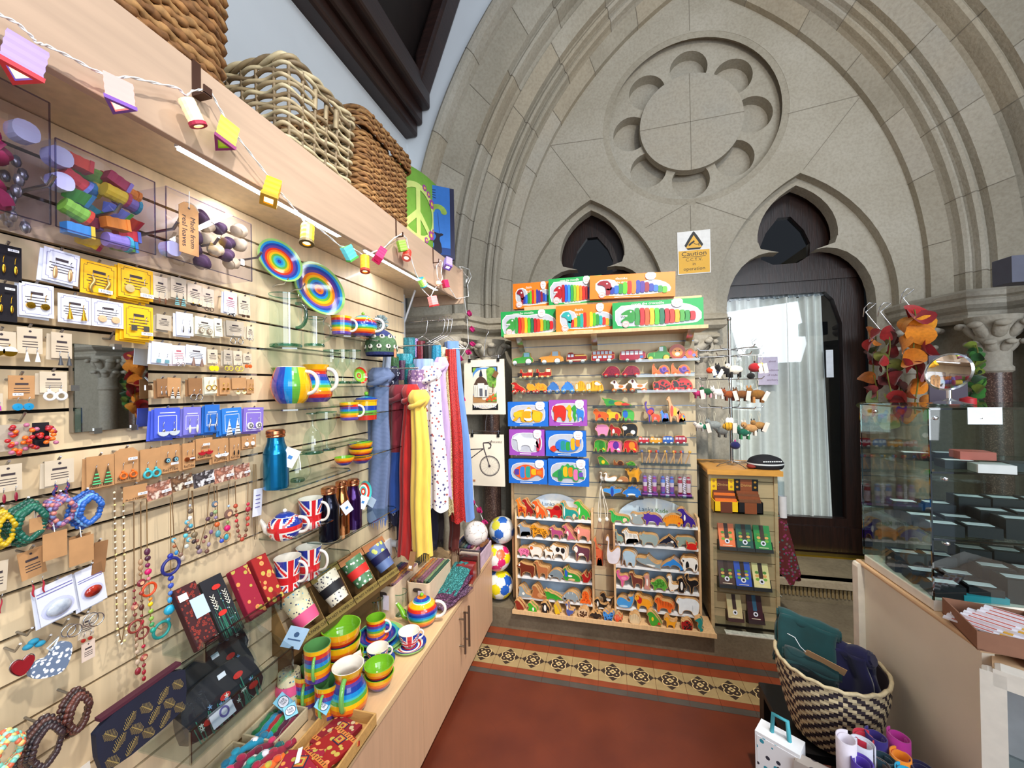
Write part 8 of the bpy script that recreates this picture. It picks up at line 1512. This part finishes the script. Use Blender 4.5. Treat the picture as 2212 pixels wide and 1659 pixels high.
t=thing('reflection_bulb','glowing bulb standing in for a lamp reflection in the dark left door glass','light',(.09,3.75,2.48));g=G();g.ell((0,0,0),(.03,.03,.036),mat('ffe6b0',emit=9,var=0));g.build('bulb',t);g=G();g.cyl((0,0,.03),(0,0,.5),.008,BLK);g.build('flex',t)  # glowing bulb and flex added behind the pane to imitate a lamp's reflection
SL=mat('b8a27c',.5,var=.08,vs=5,stretch=(1,10,10));OAK=mat('d89a45',.4,var=.1,vs=8,stretch=(2,14,14))
st=thing('chocolate_stand','narrow slatted wooden stand of chocolate bars with an oak top','stand',(.735,2.66,.131));zz=[.02+.0925*i for i in range(11)]
g=G()
for a,b in zip(zz[:-1],zz[1:]):g.box(-.165,.165,-.15,-.135,a+.002,min(b,.895)-.002,SL);g.box(-.172,-.165,-.15,.12,a+.002,min(b,.895)-.002,SL);g.box(.165,.172,-.15,.12,a+.002,min(b,.895)-.002,SL)
g.box(-.16,.16,-.138,.11,.01,.89,mat('4a4238',.7));g.build('slatted_body',st);g=G();g.box(-.178,-.160,-.158,-.135,0,.895,SL);g.build('post',st);g=G();g.box(.160,.178,-.158,-.135,0,.895,SL);g.build('post',st)
g=G();g.box(-.19,.195,-.19,.14,.895,.925,OAK);g.build('top',st,bev=.008)
SX,SY=.735,2.51
for z,lb_ in((.80,'clear shelf of boxed chocolate bars on the stand'),(.58,'clear shelf of orange and green chocolate on the stand'),(.365,'clear shelf of brown and blue chocolate on the stand'),(.18,'lowest clear shelf of chocolate on the stand')):
 t=thing('acrylic_shelf',lb_,'shelf',(SX,SY-.002,z+.02));g=G();g.box(-.16,.16,-.085,0,-.003,0,ACR);g.build('plate',t)
def bar(px,z,w,h,c,label,c2='3a2418',box=BLK,leaf=True):
 x=onY(px,1100,2.44).x;t=thing('chocolate_bar',label,'chocolate',(x,2.455,z));t.rotation_euler=(-.38,0,0)
 g=G();m=mat(c,.4,var=.04);g.box(-w/2,w/2,0,.012,.01,h,m);g.box(-w/2+.004,w/2-.002,.013,.045,.01,h-.006,m);g.build('wrapper',t)
 g=G();g.box(-w*.13,w*.13,-.001,0,h*.45,h,mat(c2,.5))
 if leaf:[g.disc(s_*w*.24,h*(.42+.12*q),w*.12,h*.05,-.0012-.0001*q,mat(('6fa83a','d8a05a','4f8a34')[q],.6),10)for q in range(3)for s_ in(-1,1)]
 g.disc(0,h*.34,w*.16,w*.16,-.002,PAPW,14);g.disc(0,h*.34,w*.08,w*.08,-.0024,BLK,10);g.box(-w*.3,w*.3,-.001,0,h*.17,h*.19,mat('e8dcc0',.5));g.build('print',t)
 g=G();g.box(-w/2-.004,w/2+.004,-.004,-.001,0,h*.13,box);g.box(-w/2-.004,-w/2-.001,-.003,.05,0,h*.4,box);g.box(w/2+.001,w/2+.004,-.003,.05,0,h*.4,box);g.build('display_tray',t)
for px,c,lab in((1573,'e8743a','orange chocolate bar in a display tray, second tier left'),(1612,'145044','dark teal chocolate bar in the middle of the second tier'),(1652,'1f8a3a','bright green chocolate bar, second tier right')):bar(px,.603,.082,.145,c,lab)
for px,c,lab in((1571,'4a3028','dark brown chocolate bar, third tier left'),(1607,'2f55c0','blue chocolate bar in the middle of the third tier'),(1647,'e0d898','cream chocolate bar, third tier right')):bar(px,.388,.082,.145,c,lab)
bar(1587,.203,.075,.14,'c8b88a','cream and brown chocolate bar on the lowest tier, left','3a1c18',mat('3a1a18',.6),False);bar(1632,.203,.075,.145,'3a1420','plum patterned chocolate bar on the lowest tier, right','2a5a7a',mat('2a1418',.6),False)
for px,c,c2,lab in((1566,'f2c414','6a3624','yellow and brown carton of chocolate bars on the top tier'),(1618,'18161a','8a4a2a','black carton of chocolate bars on the top tier')):
 x=onY(px,1050,2.45).x;t=thing('chocolate_carton',lab,'carton',(x,2.45,.823));m,m2=mat(c,.45),mat(c2,.45);g=G();g.box(-.062,.062,.05,.054,0,.175,m);g.box(-.062,.062,-.02,-.016,0,.06,m);[g.box(x_-.002,x_+.002,-.02,.054,0,.065,m)for x_ in(-.06,.06)];g.box(-.06,.06,-.02,.05,0,.006,m);g.build('carton',t)
 g=G();g.box(-.03,.03,.049,.05,.08,.174,m2);g.box(-.03,.03,-.021,-.0202,.0,.06,m2);[g.disc(s_*.046,.10+.03*q,.007,.007,.0485,mat('b8862a',.5),8)for s_ in(-1,1)for q in range(3)];g.text('Divine',0,.14,.022,.0484,mat('c8a05a',.5));g.build('print',t)
 for q in range(4):g=G();g.box(-.055,.055,-.012+.014*q,-.001+.014*q,.007,.075+.012*q,m2 if q%2 else mat('e8742a' if 'yellow' in lab else '7a4a30',.45));g.build('bar',t)
sp=thing('keyring_spinner','chrome spinner of felt key rings on top of the chocolate stand','spinner',(.715,2.62,1.056))
g=G();g.cyl((0,0,.01),(0,0,.87),.009,CHROME);g.ell((0,0,.88),(.013,.013,.014),CHROME);g.build('pole',sp)
for a in range(5):g=G();g.tube([(0,0,.025),(.1*cos(a*1.256),.1*sin(a*1.256),.012),(.13*cos(a*1.256),.13*sin(a*1.256),.002)],.003,CHROME);g.build('foot',sp)
for z in(.695,.655,.515,.345):
 for a in range(6):g=G();c,s_=cos(a*1.047+z*3),sin(a*1.047+z*3);g.tube([(0,0,z),(.165*c,.165*s_,z),(.178*c,.178*s_,z+.014)],.0028,CHROME);g.build('arm',sp)
FELT=lambda h:mat(h,.95,var=.15,vs=90,sheen=.3)
def felt(px,py,r,c,label,c2='2a2220',kind='animal',tg=True,Y=2.53):
 p=onY(px,py,Y);k=dep(p);t=thing('felt_keyring',label,'key ring',p);r*=k;m,m2=FELT(c),FELT(c2);g=G()
 if kind=='animal':g.ell((0,0,0),(r,r*.6,r*.62),m,12,8);[g.cyl((x*r,y*r*.3,-r*.3),(x*r,y*r*.3,-r*1.05),r*.17,m2,n=7)for x in(-.5,.5)for y in(-1,1)]
 elif kind=='round':g.ell((0,0,0),(r,r,r*.85),m,14,8);g.cyl((0,0,r*.7),(0,0,r*1.2),r*.15,m2,n=6)
 elif kind=='flower':[g.ell((r*.8*cos(q*.7),0,r*.8*sin(q*.7)),(r*.4,r*.2,r*.4),m,8,5)for q in range(9)];g.ell((0,-r*.2,0),(r*.5,r*.25,r*.5),m2)
 elif kind=='bee':[g.ell((0,0,0),(r,r*.7,r*.7),m,12,8)]+[g.lathe([(r*.72*cos(x),-.002),(r*.72*cos(x),.002)],m2,10,c=(0,0,0))for x in()];[g.T.__class__ for _ in()];[g.ell((x*r,0,0),(r*.12,r*.72*sqrt(1-x*x),r*.74*sqrt(1-x*x)),m2,10,8)for x in(-.6,-.1,.4)];[g.ell((x*r,0,r*.9),(r*.4,r*.15,r*.6),FELT('f0eee8'),10,6)for x in(-.1,.4)]
 g.build('body',t)
 if kind=='animal':g=G();g.ell((-r*.95,-r*.2,r*.5),(r*.42,r*.38,r*.42),m,10,8);[g.ell((-r*.95+x*r,0,r*.95),(r*.1,r*.1,r*.24),m2,7,5)for x in(-.2,.2)];g.ell((-r*1.1,-r*.55,r*.5),(r*.06,)*3,BLK,6,4);g.build('head',t)
 g=G();g.tube([(0,0,r*.6),(.006,-.004,r+.03),(0,0,r+.045),(-.005,.003,r+.03),(0,0,r*.6)],.001,mat('e4dcc0',.8),n=4);g.build('loop',t)
 if tg:g=G();g.T=Matrix.Translation((r*.7,-r*.8,-r*.2))@Matrix.Rotation(R.uniform(-.4,.6),4,'Y');g.box(-.011,.011,-.001,0,-.028,.028,mat('e8dcd0',.8));g.T=None;g.build('swing_tag',t)
for a in((1534,800,8,'e8501c','orange felt pumpkin key ring','3a7a2a','round'),(1548,806,9,'1e2a4a','dark blue felt key ring beside the pumpkin','4a6a9a','animal'),(1564,800,14,'1a1818','black felt cat key ring on the top tier','1a1818','animal',False),(1588,799,16,'eee6d2','white felt sheep key ring with black legs','1a1818','animal',False),(1630,794,12,'b01c24','red felt pirate key ring on the top tier','3a1a14','round'),(1644,794,9,'ecd028','yellow felt sunflower key ring','3a2414','flower'),(1622,812,8,'141414','small black felt key ring at the back','141414','round',False),(1508,850,10,'c02a6a','pink felt key ring at the left of the middle tier','8a1a4a','animal'),(1528,846,12,'1f5a34','green felt crocodile key ring','e8a0b0','animal',False),(1552,848,13,'ece8e0','white felt rabbit key ring','ece8e0','animal',False),(1576,852,13,'9a4a1c','rust brown felt fox key ring','6a2a14','animal'),(1602,852,14,'7a4a20','brown felt reindeer key ring with a tag','5a3414','animal'),(1636,852,17,'8a5c22','large brown felt hedgehog key ring','c8884a','animal'),(1511,920,10,'d8d0c8','pale felt mouse key ring','8a8480','animal',False),(1522,922,9,'1a7a5a','white and green felt elf key ring','f0ece8','animal'),(1543,918,14,'8a908e','grey felt koala key ring','5a605e','animal',False),(1560,932,12,'6a6a66','dark grey felt donkey key ring','4a4a46','animal',False),(1574,921,13,'d8a020','striped felt bumblebee key ring','1a1614','bee'),(1622,925,15,'c0905a','tan felt deer key ring with white feet','f0e8dc','animal',False),(1640,919,13,'a87a40','second tan felt deer key ring behind the first','1a1614','animal'),(1608,934,14,'14604a','dark green felt turtle key ring','3a8a5a','animal',False),(1588,962,10,'1a1c5a','navy and pink felt key ring hanging lowest','d82a8a','round',False)):felt(*a)
t=thing('cycling_cap','black and white cycling cap on the oak top','cap',onY(1653,1000,2.56));t.location.z=1.0565;k=dep(t.location);t.rotation_euler=(0,0,.2);g=G();g.lathe(curve([(33*k,0),(36*k,8*k),(30*k,20*k),(12*k,27*k),(.5*k,28*k)],4),mat('14141c',.8),24,sy=.8);g.build('crown',t);g=G();g.lathe([(36.2*k,9*k),(36.2*k,12*k)],WHITE,24,sy=.8);[g.box((-20+4.4*q)*k,(-17+4.4*q)*k,-27.5*k,-27*k,16.5*k,19*k,WHITE)for q in range(9)];g.build('trim',t);g=G();g.ell((-34*k,-8*k,5*k),(9*k,10*k,4*k),mat('8a2a20',.8));g.build('peak',t)
t=thing('hanging_scarves','bunch of red paisley silk scarves hanging on the side of the stand','scarf',(.935,2.54,.985));g=G();g.sheet(lambda u,v:((.022+.035*v)*cos(2*pi*u)*(1+.2*sin(14*pi*u))+.035*v,(.02+.02*v)*sin(2*pi*u),-.18-.36*v-.03*v*sin(6*pi*u)),50,14,cells('5a1a1c','2f6a6a',60,ring='a83a1c',thr=.38,dots2='8a2a5a'),closed=True);g.build('silk',t);g=G();g.sheet(lambda u,v:(.024*cos(2*pi*u),.02*sin(2*pi*u),-.20*v),20,4,glass('e8f0f4',.3),closed=True);g.build('clear_bag',t);g=G();g.sheet(lambda u,v:(.02*cos(2*pi*u)+.01,.018*sin(2*pi*u)-.012,-.08-.12*v),24,4,mat('dcd8dc',.8),closed=True);g.build('fringe',t)
CRE=mat('e8dfcc',.5,var=.04,vs=6);RIM=mat('ece6d8',.35);TANL=mat('d4b088',.5)
ct=thing('shop_counter','cream laminate shop counter with rounded white edges at the right','counter',(1.2,1.45,0));g=G();g.box(-.325,.5,-.05,.24,0,.885,CRE);g.box(-.325,-.30,-.24,-.05,0,.885,CRE);g.build('body',ct);g=G();g.box(-.335,.5,-.25,.25,.885,.9,TANL);g.build('top',ct,bev=.006);g=G();g.box(-.345,-.31,.215,.26,0,.895,RIM);g.build('corner_post',ct,bev=.014)
un=thing('display_unit','open white display unit with a tan top in the bottom right corner','cabinet',(.862,1.165,0),-.62);g=G();g.box(-.02,.02,-.02,.02,0,.87,RIM);g.build('post',un,bev=.012);g=G();g.box(-.0,.6,-.02,.03,.84,.88,RIM);g.build('front_rail',un,bev=.012);g=G();g.box(.0,.6,-.0,.2,.855,.875,TANL);g.build('top',un);g=G();g.box(.02,.6,.2,.22,0,.85,mat('c4ccd2',.6));g.build('back_panel',un);g=G();g.box(.02,.6,.0,.2,.56,.566,ACR);g.build('glass_shelf',un)
t=thing('brown_toy','fluffy brown soft toy inside the open display unit','soft toy',(1.03,1.04,.567));g=G();[g.ell((R.uniform(-.03,.03),R.uniform(-.02,.02),.05+.05*q),(.045-.008*q,.04,.05),mat('6a4a34',.95,h2='94704e',vs=60,bump=.6),12,8)for q in range(3)];g.build('plush',t);t=thing('red_box','flat red box on the glass shelf of the display unit','box',(.97,1.05,.567),-.6);g=G();g.box(-.03,.03,-.03,.03,0,.015,mat('a81c20',.5));g.build('box',t)
t=thing('glass_case','glass display case of small boxes on the cream counter','display case',(1.19,1.51,.901));L,D,H2=.315,.155,.565;GC=glass('eef6f4',.10);GE=glass('3f7f70',.35)
g=G();g.box(-L,L,-D,D,0,.03,RIM);g.build('plinth',t,bev=.004)
for nm,b in(('front_pane',(-L,L,-D,-D+.003,.03,H2)),('back_pane',(-L,L,D-.003,D,.03,H2)),('side_pane',(-L,-L+.003,-D,D,.03,H2)),('top_pane',(-L,L,-D,D,H2,H2+.005)),('glass_shelf',(-L+.006,L,-D+.006,D-.006,.20,.205)),('glass_shelf',(-L+.006,L,-D+.006,D-.006,.385,.39))):g=G();g.box(*b,GC);g.build(nm,t)
g=G();[g.box(x-.002,x+.002,y-.002,y+.002,.03,H2,GE)for x in(-L,)for y in(-D,D)];[g.box(-L,L,y-.002,y+.002,z-.002,z+.003,GE)for y in(-D,D)for z in(H2,.2,.387)];g.box(-L-.001,-L+.002,-D,D,H2-.002,H2+.003,GE);g.build('glass_edges',t)
for x,y,z in((-.3,-.15,.54),(-.28,.14,.54),(-.2,-.15,.54),(.0,-.15,.54),(-.28,-.15,.37),(.0,-.15,.37),(-.28,-.15,.19)):g=G();g.ell((x,y,z),(.009,.009,.007),CHROME,10,6);g.build('shelf_clip',t)
NB_=mat('12141c',.5)
def jbox(x,y,z,label,group=None,c=None,s=(.036,.03,.022)):
 t=thing('jewellery_box',label,'box',(x,y,z),-.15,group);g=G();g.box(-s[0],s[0],-s[1],s[1],0,s[2],mat(c,.5)if c else NB_);g.build('box',t,bev=.001)
 if not c:g=G();g.box(-s[0]*.8,s[0]*.8,-s[1]*.45,s[1]*.35,s[2],s[2]+.0008,PRICE);g.build('label',t)
for zi,z,nm,hs in((0,.932,'bottom',1),(1,1.107,'middle',1)):
 for r in range(3):
  for c in range(5):jbox(.925+.085*c,1.40+.075*r,z+.0,'small black jewellery box with a white label on the %s of the glass case'%('floor','middle shelf')[zi],'black boxes on the %s of the glass case'%('floor','middle shelf')[zi],s=(.036,.031,(.03+.024*(c>1)+.02*(r>1))*(1 if zi else 1.2)))
for a in((.96,1.55,'black box at the back of the top shelf of the glass case',None),(1.05,1.56,'black box at the middle of the top shelf of the glass case',None),(.98,1.42,'black box at the front left of the top glass shelf',None),(1.03,1.44,'coral pink box on the top glass shelf','d8685c'),(1.02,1.37,'pale grey box at the front of the top glass shelf','c8ccc8'),(1.11,1.40,'dark grey box at the right of the top glass shelf','34363c')):jbox(a[0],a[1],1.292+(.024 if 'coral' in a[2]else 0),a[2],c=a[3],s=(.038,.026,.023))
t=thing('teal_cloth','turquoise cloth folded on the floor of the glass case','cloth',(1.0,1.375,.932));g=G();g.box(-.05,.05,-.012,.006,0,.016,mat('1a98a8',.8));g.build('cloth',t)
paper((2090,880,2166,917),1.352,'small white notice taped inside the front of the glass case','e4f0f4',())
t=thing('makeup_mirror','round chrome vanity mirror tilted on top of the glass case','mirror',(1.0,1.47,1.472));g=G();g.lathe([(.001,.0),(.045,.0),(.05,.004),(.02,.012),(.006,.02),(.006,.05)],CHROME,20);g.build('base',t);g=G();g.T=Matrix.Translation((0,0,.10))@Matrix.Rotation(-.95,4,'Z')@Matrix.Rotation(.5,4,'Y')@Matrix.Rotation(1.45,4,'X');g.lathe([(.053,-.006),(.058,0),(.053,.006)],CHROME,32,sx=.9);g.lathe([(.0005,.002),(.053,.002)],MIR,32,sx=.9);g.T=None;g.build('mirror_head',t)
t=thing('picture_card','dark purple card standing behind the vanity mirror','card',(1.06,1.56,1.472));g=G();g.box(-.05,.05,0,.004,0,.155,mat('2a1a30',.5));g.build('card',t)
t=thing('ornament_tin','small red and silver tin beside the vanity mirror','tin',(1.06,1.49,1.472));g=G();g.lathe([(.001,0),(.018,0),(.018,.018),(.001,.024)],mat('b01c24',.4),14);g.build('tin',t)
CB=mat('8a5f48',.8,var=.08);bx=openbox(.865,1.02,1.16,1.33,.045,'shallow brown cardboard box of white wrapped sticks on the counter corner',CB,z0=.9005,name='cardboard_box',th=.004,cat='box');bx.rotation_euler=(0,0,-.25)
for i in range(9):t=thing('wrapped_stick','white paper wrapped stick lying in the cardboard box','packet',(.90+.012*i,1.245+.006*(i%3),.917+.004*i),-.8,'wrapped sticks in the cardboard box');g=G();g.box(-.065,.065,-.007,.007,0,.004,mat('ece8ee',.5));g.box(-.05,.02,-.003,.003,.004,.0046,mat('c86a5a',.6));g.box(.03,.045,-.006,.006,.004,.0046,mat('d8a02a',.6));g.build('packet',t)
t=thing('purple_box','open purple and yellow card box on the display unit','box',(1.03,1.16,.877),-.62);g=G();g.box(-.09,.09,-.05,-.046,0,.035,mat('e8a81c',.5));g.box(-.09,.09,-.0505,-.05,.026,.035,mat('b0309a',.5));g.box(-.09,-.086,-.05,.05,0,.035,mat('b0309a',.5));g.box(-.09,.09,-.046,.05,0,.006,mat('2a1a6a',.5));g.build('carton',t)
t=thing('stool','black wooden stool under the woven basket','stool',(.70,1.55,0));g=G();g.box(-.155,.13,-.13,.17,.36,.385,BLK);g.build('seat',t,bev=.004)
for x in(-.13,.105):
 for y in(-.105,.145):g=G();g.box(x-.022,x+.022,y-.022,y+.022,0,.36,BLK);g.build('leg',t)
t=thing('woven_basket','round black and cream woven basket of folded cloths','basket',(.692,1.515,.386));CK,CC_=mat('2a2028',.7),mat('c4b490',.7,var=.2,vs=60)
g=G();pr=[(.098+.05*min(1,i/24)**.7+.002*(i%2),.005+.235*i/30)for i in range(31)];g.lathe(pr,None,84,fn=lambda j,i:CC_ if(j+(i if(j//12)%2 else-i))%4<2 else CK);g.lathe([(.148,.24),(.142,.235),(.11,.1),(.001,.09)],CK,40);g.lathe([(.001,.005),(.098,.005)],CK,40);g.build('woven_wall',t)
g=G();g.tube([(.149*cos(q*.105),.149*sin(q*.105),.24+.003*sin(q*2))for q in range(60)],.006,CC_,n=6,closed=True);g.build('rim',t)
def cloth(loc,w,d,h,c,label,rot):
 t=thing('folded_cloth',label,'cloth',loc);t.rotation_euler=rot
 g=G();m=mat(c,.95,var=.12,vs=30,sheen=.2)
 for q in(-1,0,1):e=1-.05*abs(q);g.sheet(lambda u,v:(w*e*(2*u-1)+.004*sin(v*7+q),d*(.62*q+.30*sin(pi*u)*sin(pi*v)-.1)+.005*sin(u*9+q*2),h*(1-.04*q)*(2*v-1)+.004*sin(u*6)),16,16,m)
 g.tube([(w*(2*i/12-1),0,h*.96+.003*sin(i))for i in range(13)],d*.62,m,n=8)
 g.build('cloth',t,solid=d*.5);return t
cloth((.645,1.57,.635),.085,.025,.075,'073a3c','dark teal folded cloth standing in the woven basket',(-.25,.15,-.35));cloth((.63,1.50,.585),.07,.03,.045,'052e30','second dark teal cloth lying in the front of the basket',(.3,.1,-.4));cloth((.765,1.51,.60),.05,.03,.06,'0c0c3a','navy folded cloth at the right of the basket',(-.1,-.2,-.9))
t=thing('kraft_label','kraft paper label on a string lying over the teal cloths','tag',(.655,1.455,.655));t.rotation_euler=(.5,.25,-.45);g=G();g.prism([(-.05,-.015),(.05,-.018),(.05,.018),(-.05,.015),(-.058,.0)],0,.001,mat('b08a62',.8));g.T=None;g.build('paper',t);g=G();g.tube([(-.052,0,0),(-.07,-.005,.02),(-.09,-.0,.045),(-.11,.01,.03)],.0012,WHITE,n=5);g.build('string',t)
t=thing('cloth_bin','dark box holding rolled cloths on the floor by the counter','box',(.69,1.26,0));g=G();g.box(-.12,.15,-.12,.09,0,.38,mat('241420',.6));g.build('bin',t)
for i,(x,y,z,c,lab)in enumerate(((.60,1.235,.60,'d8d0dc','tall pale lilac rolled cloth at the left of the bin'),(.615,1.20,.575,'4a2a9a','violet rolled cloth beside the pale one'),(.64,1.165,.56,'e0dfe8','white rolled cloth at the front of the bin'),(.645,1.255,.58,'c8c8d4','pale grey rolled cloth behind the violet one'),(.665,1.285,.575,'b01c34','red rolled cloth at the back of the bin'),(.70,1.295,.575,'2a1a6a','indigo rolled cloth at the back of the bin'),(.755,1.30,.58,'b0288a','magenta rolled cloth by the counter'),(.66,1.225,.555,'4a3a30','brown rolled cloth in the middle of the bin'),(.69,1.25,.555,'12303a','dark teal rolled cloth in the middle of the bin'),(.735,1.26,.56,'ee8a1c','orange rolled cloth nearer the back'),(.72,1.215,.555,'18a0c8','turquoise rolled cloth in the middle of the bin'),(.69,1.19,.55,'16202c','near black rolled cloth at the front'),(.765,1.235,.555,'1c1440','dark indigo rolled cloth by the counter'),(.79,1.205,.55,'e07a1c','orange rolled cloth in the near right corner'),(.74,1.17,.54,'1a2488','royal blue rolled cloth at the front'),(.785,1.165,.54,'3a1030','plum rolled cloth in the near right corner'))):
 t=thing('rolled_cloth',lab,'rolled cloth',(x,y,.38),R.uniform(0,6));h=z-.38;g=G();m=mat(c,.9,var=.1,vs=30,sheen=.3);pr=lambda v:.026*(1+.04*v);g.sheet(lambda u,v:(pr(v)*(1-.35*u)*cos(u*11),pr(v)*.85*(1-.35*u)*sin(u*11),h*v-.01*u),50,4,m);g.build('cloth',t,solid=.003)
t=thing('gift_bag','white printed gift bag with a turquoise handle at the foot of the stool','bag',(.465,1.30,.0));t.rotation_euler=(0,0,-.6);g=G();g.box(-.055,.055,-.03,.03,0,.52,mat('e4e6ea',.7));g.box(-.05,.05,-.031,-.03,.02,.51,cells('dfe0e4','2a2a3a',40,thr=.3,dots2='2a8aa0'));g.build('bag',t);g=G();g.tube([(-.02,0,.51),(-.015,0,.575),(.02,0,.575),(.025,0,.51)],.006,mat('3f9aa8',.7));g.build('handle',t)
t=thing('fabric_bag','grey spotted fabric bag with a dotted flower brooch','bag',(.525,1.235,0));t.rotation_euler=(0,0,-.5);g=G();g.box(-.045,.045,-.02,.02,0,.51,cells('a49a92','4a4248',36,thr=.3));g.build('bag',t,bev=.008);g=G();[g.ell((.012+.018*cos(q*.785),-.024,.475+.018*sin(q*.785)),(.008,.004,.008),PAPW,8,5)for q in range(8)];g.ell((.012,-.022,.475),(.03,.004,.03),mat('10141c',.4),16,6);g.build('brooch',t)
LEAF=['6e1010','b8681a','8a1414','7a701c','44501a','c07818','520c0e']
def garland(px,y0,y1,Y,label,n,sz_=13,cs=LEAF,name='leaf_garland',w=16):
 a=onY(px,y0,Y);k=dep(a);t=thing(name,label,'garland',a);L=(y1-y0)*k;g=G();g.tube([(.008*sin(q),0,-L*q/12)for q in range(13)],.003,mat('6a6a2a',.9));g.build('cord',t)
 for i in range(n):
  g=G();g.T=Matrix.Translation((R.uniform(-w,w)*k,R.uniform(-.03,.03),-L*(i+.5)/n))@Matrix.Rotation(R.uniform(0,6),4,'Z')@Matrix.Rotation(R.uniform(-.9,.9),4,'X')@Matrix.Rotation(R.uniform(-1,1),4,'Y');r=sz_*k*R.uniform(.8,1.2)
  g.sheet(lambda u,v:(r*v*cos(2*pi*u)*(1+.12*sin(6*pi*u)),.35*r*v*v*sin(4*pi*u)-.3*r*v*v,r*1.15*v*sin(2*pi*u)),18,4,FELT(cs[R.randint(0,len(cs)-1)]),closed=True);g.T=None;g.build('leaf',t)
garland(1888,712,925,2.40,'felt leaf garland in red and ochre, leftmost by the door',22);garland(1918,715,930,2.35,'dark red felt leaf garland in the middle of the three',22,cs=['6a1012','8a1414','4a1a12','5a5a1c']);garland(1975,668,900,2.30,'bright orange and red felt flower garland, right of the three',20,19,['e0901c','ee9a14','b01414','d8801a','8a1018'],w=28)
garland(2108,745,880,2.45,'hanging green artificial ivy in front of the capital',22,10,['1c4a1c','2f6a24','4a7a2a','6a7a24'],'ivy_strand',9)
for i,(px,py,lab)in enumerate(((1893,690,'wire hanger hooked on the stone ledge above the leftmost leaf garland'),(1975,660,'wire hanger hooked on the stone ledge above the orange garland'),(1925,690,'wire hanger above the dark red garland'))):t=thing('wire_hanger',lab,'hanger',onY(px,py,2.36));g=G();g.tube([(-.045,.02,.02),(-.05,0,.06),(-.03,0,.085),(.0,.0,.08),(-.045,0,.04),(.0,0,-.03),(.02,0,-.06)],.0025,CHROME);g.build('wire',t)
t=thing('wall_speaker','grey box shaped speaker on the stone ledge at the right edge','speaker',onY(2215,585,2.40));g=G();g.box(-.09,.12,-.05,.05,-.06,.065,mat('5a5c6c',.6));g.build('housing',t,bev=.004)
# ================================================================== LIGHT
w=bpy.data.worlds.new('daylight');SC.world=w;w.use_nodes=True
bg=w.node_tree.nodes['Background'];bg.inputs[0].default_value=(.66,.76,.92,1);bg.inputs[1].default_value=.42
def area(name,loc,target,size,power,col=(1,1,1),sy=None):
 l=bpy.data.lights.new(name,'AREA');l.energy=power;l.color=col;l.size=size
 if sy:l.shape='RECTANGLE';l.size_y=sy
 o=bpy.data.objects.new(name,l);COL.objects.link(o);o.location=loc
 o.rotation_euler=(V(target)-V(loc)).to_track_quat('-Z','Y').to_euler();return o
def spot(name,loc,target,power,ang,col=(1,.93,.82),r=.05):
 l=bpy.data.lights.new(name,'SPOT');l.energy=power;l.color=col;l.spot_size=math.radians(ang);l.spot_blend=.6;l.shadow_soft_size=r
 o=bpy.data.objects.new(name,l);COL.objects.link(o);o.location=loc
 o.rotation_euler=(V(target)-V(loc)).to_track_quat('-Z','Y').to_euler();return o
area('window_and_fill_light',(1.6,-1.7,2.2),(.3,2.6,1.5),2.4,75,(.88,.94,1))
spot('spotlight',(.62,.75,3.5),(-.05,2.6,1.0),300,64)
spot('spotlight',(.6,-.2,3.2),(-1.1,.8,1.1),150,80,(1,.95,.88))
spot('spotlight',(.45,1.2,3.3),(-1.0,1.6,.9),115,70,(1,.94,.86))
spot('spotlight',(.9,.9,3.6),(.7,3.2,3.2),45,90)
area('window_and_fill_light',(2.5,-.3,2.3),(1.05,1.5,1.0),1.0,34,(.82,.9,1))
area('window_and_fill_light',(1.6,.2,4.4),(-1.4,1.8,3.2),1.2,26,(.84,.92,1))  # added fill that brightens the upper left wall, no known window up here
for y,L in((.925,.5),(1.665,.62)):
 l=area('strip_lamp',(-.93,y,2.078),(-1.1,y,1.4),.02,1.6,(.95,.97,1),L)
SC.view_settings.view_transform='Standard';SC.view_settings.look='None';SC.view_settings.exposure=.07;SC.view_settings.gamma=1
SC.view_settings.use_curve_mapping=False
SC.cycles.transparent_max_bounces=32;SC.cycles.max_bounces=8;SC.cycles.diffuse_bounces=4;SC.cycles.glossy_bounces=4
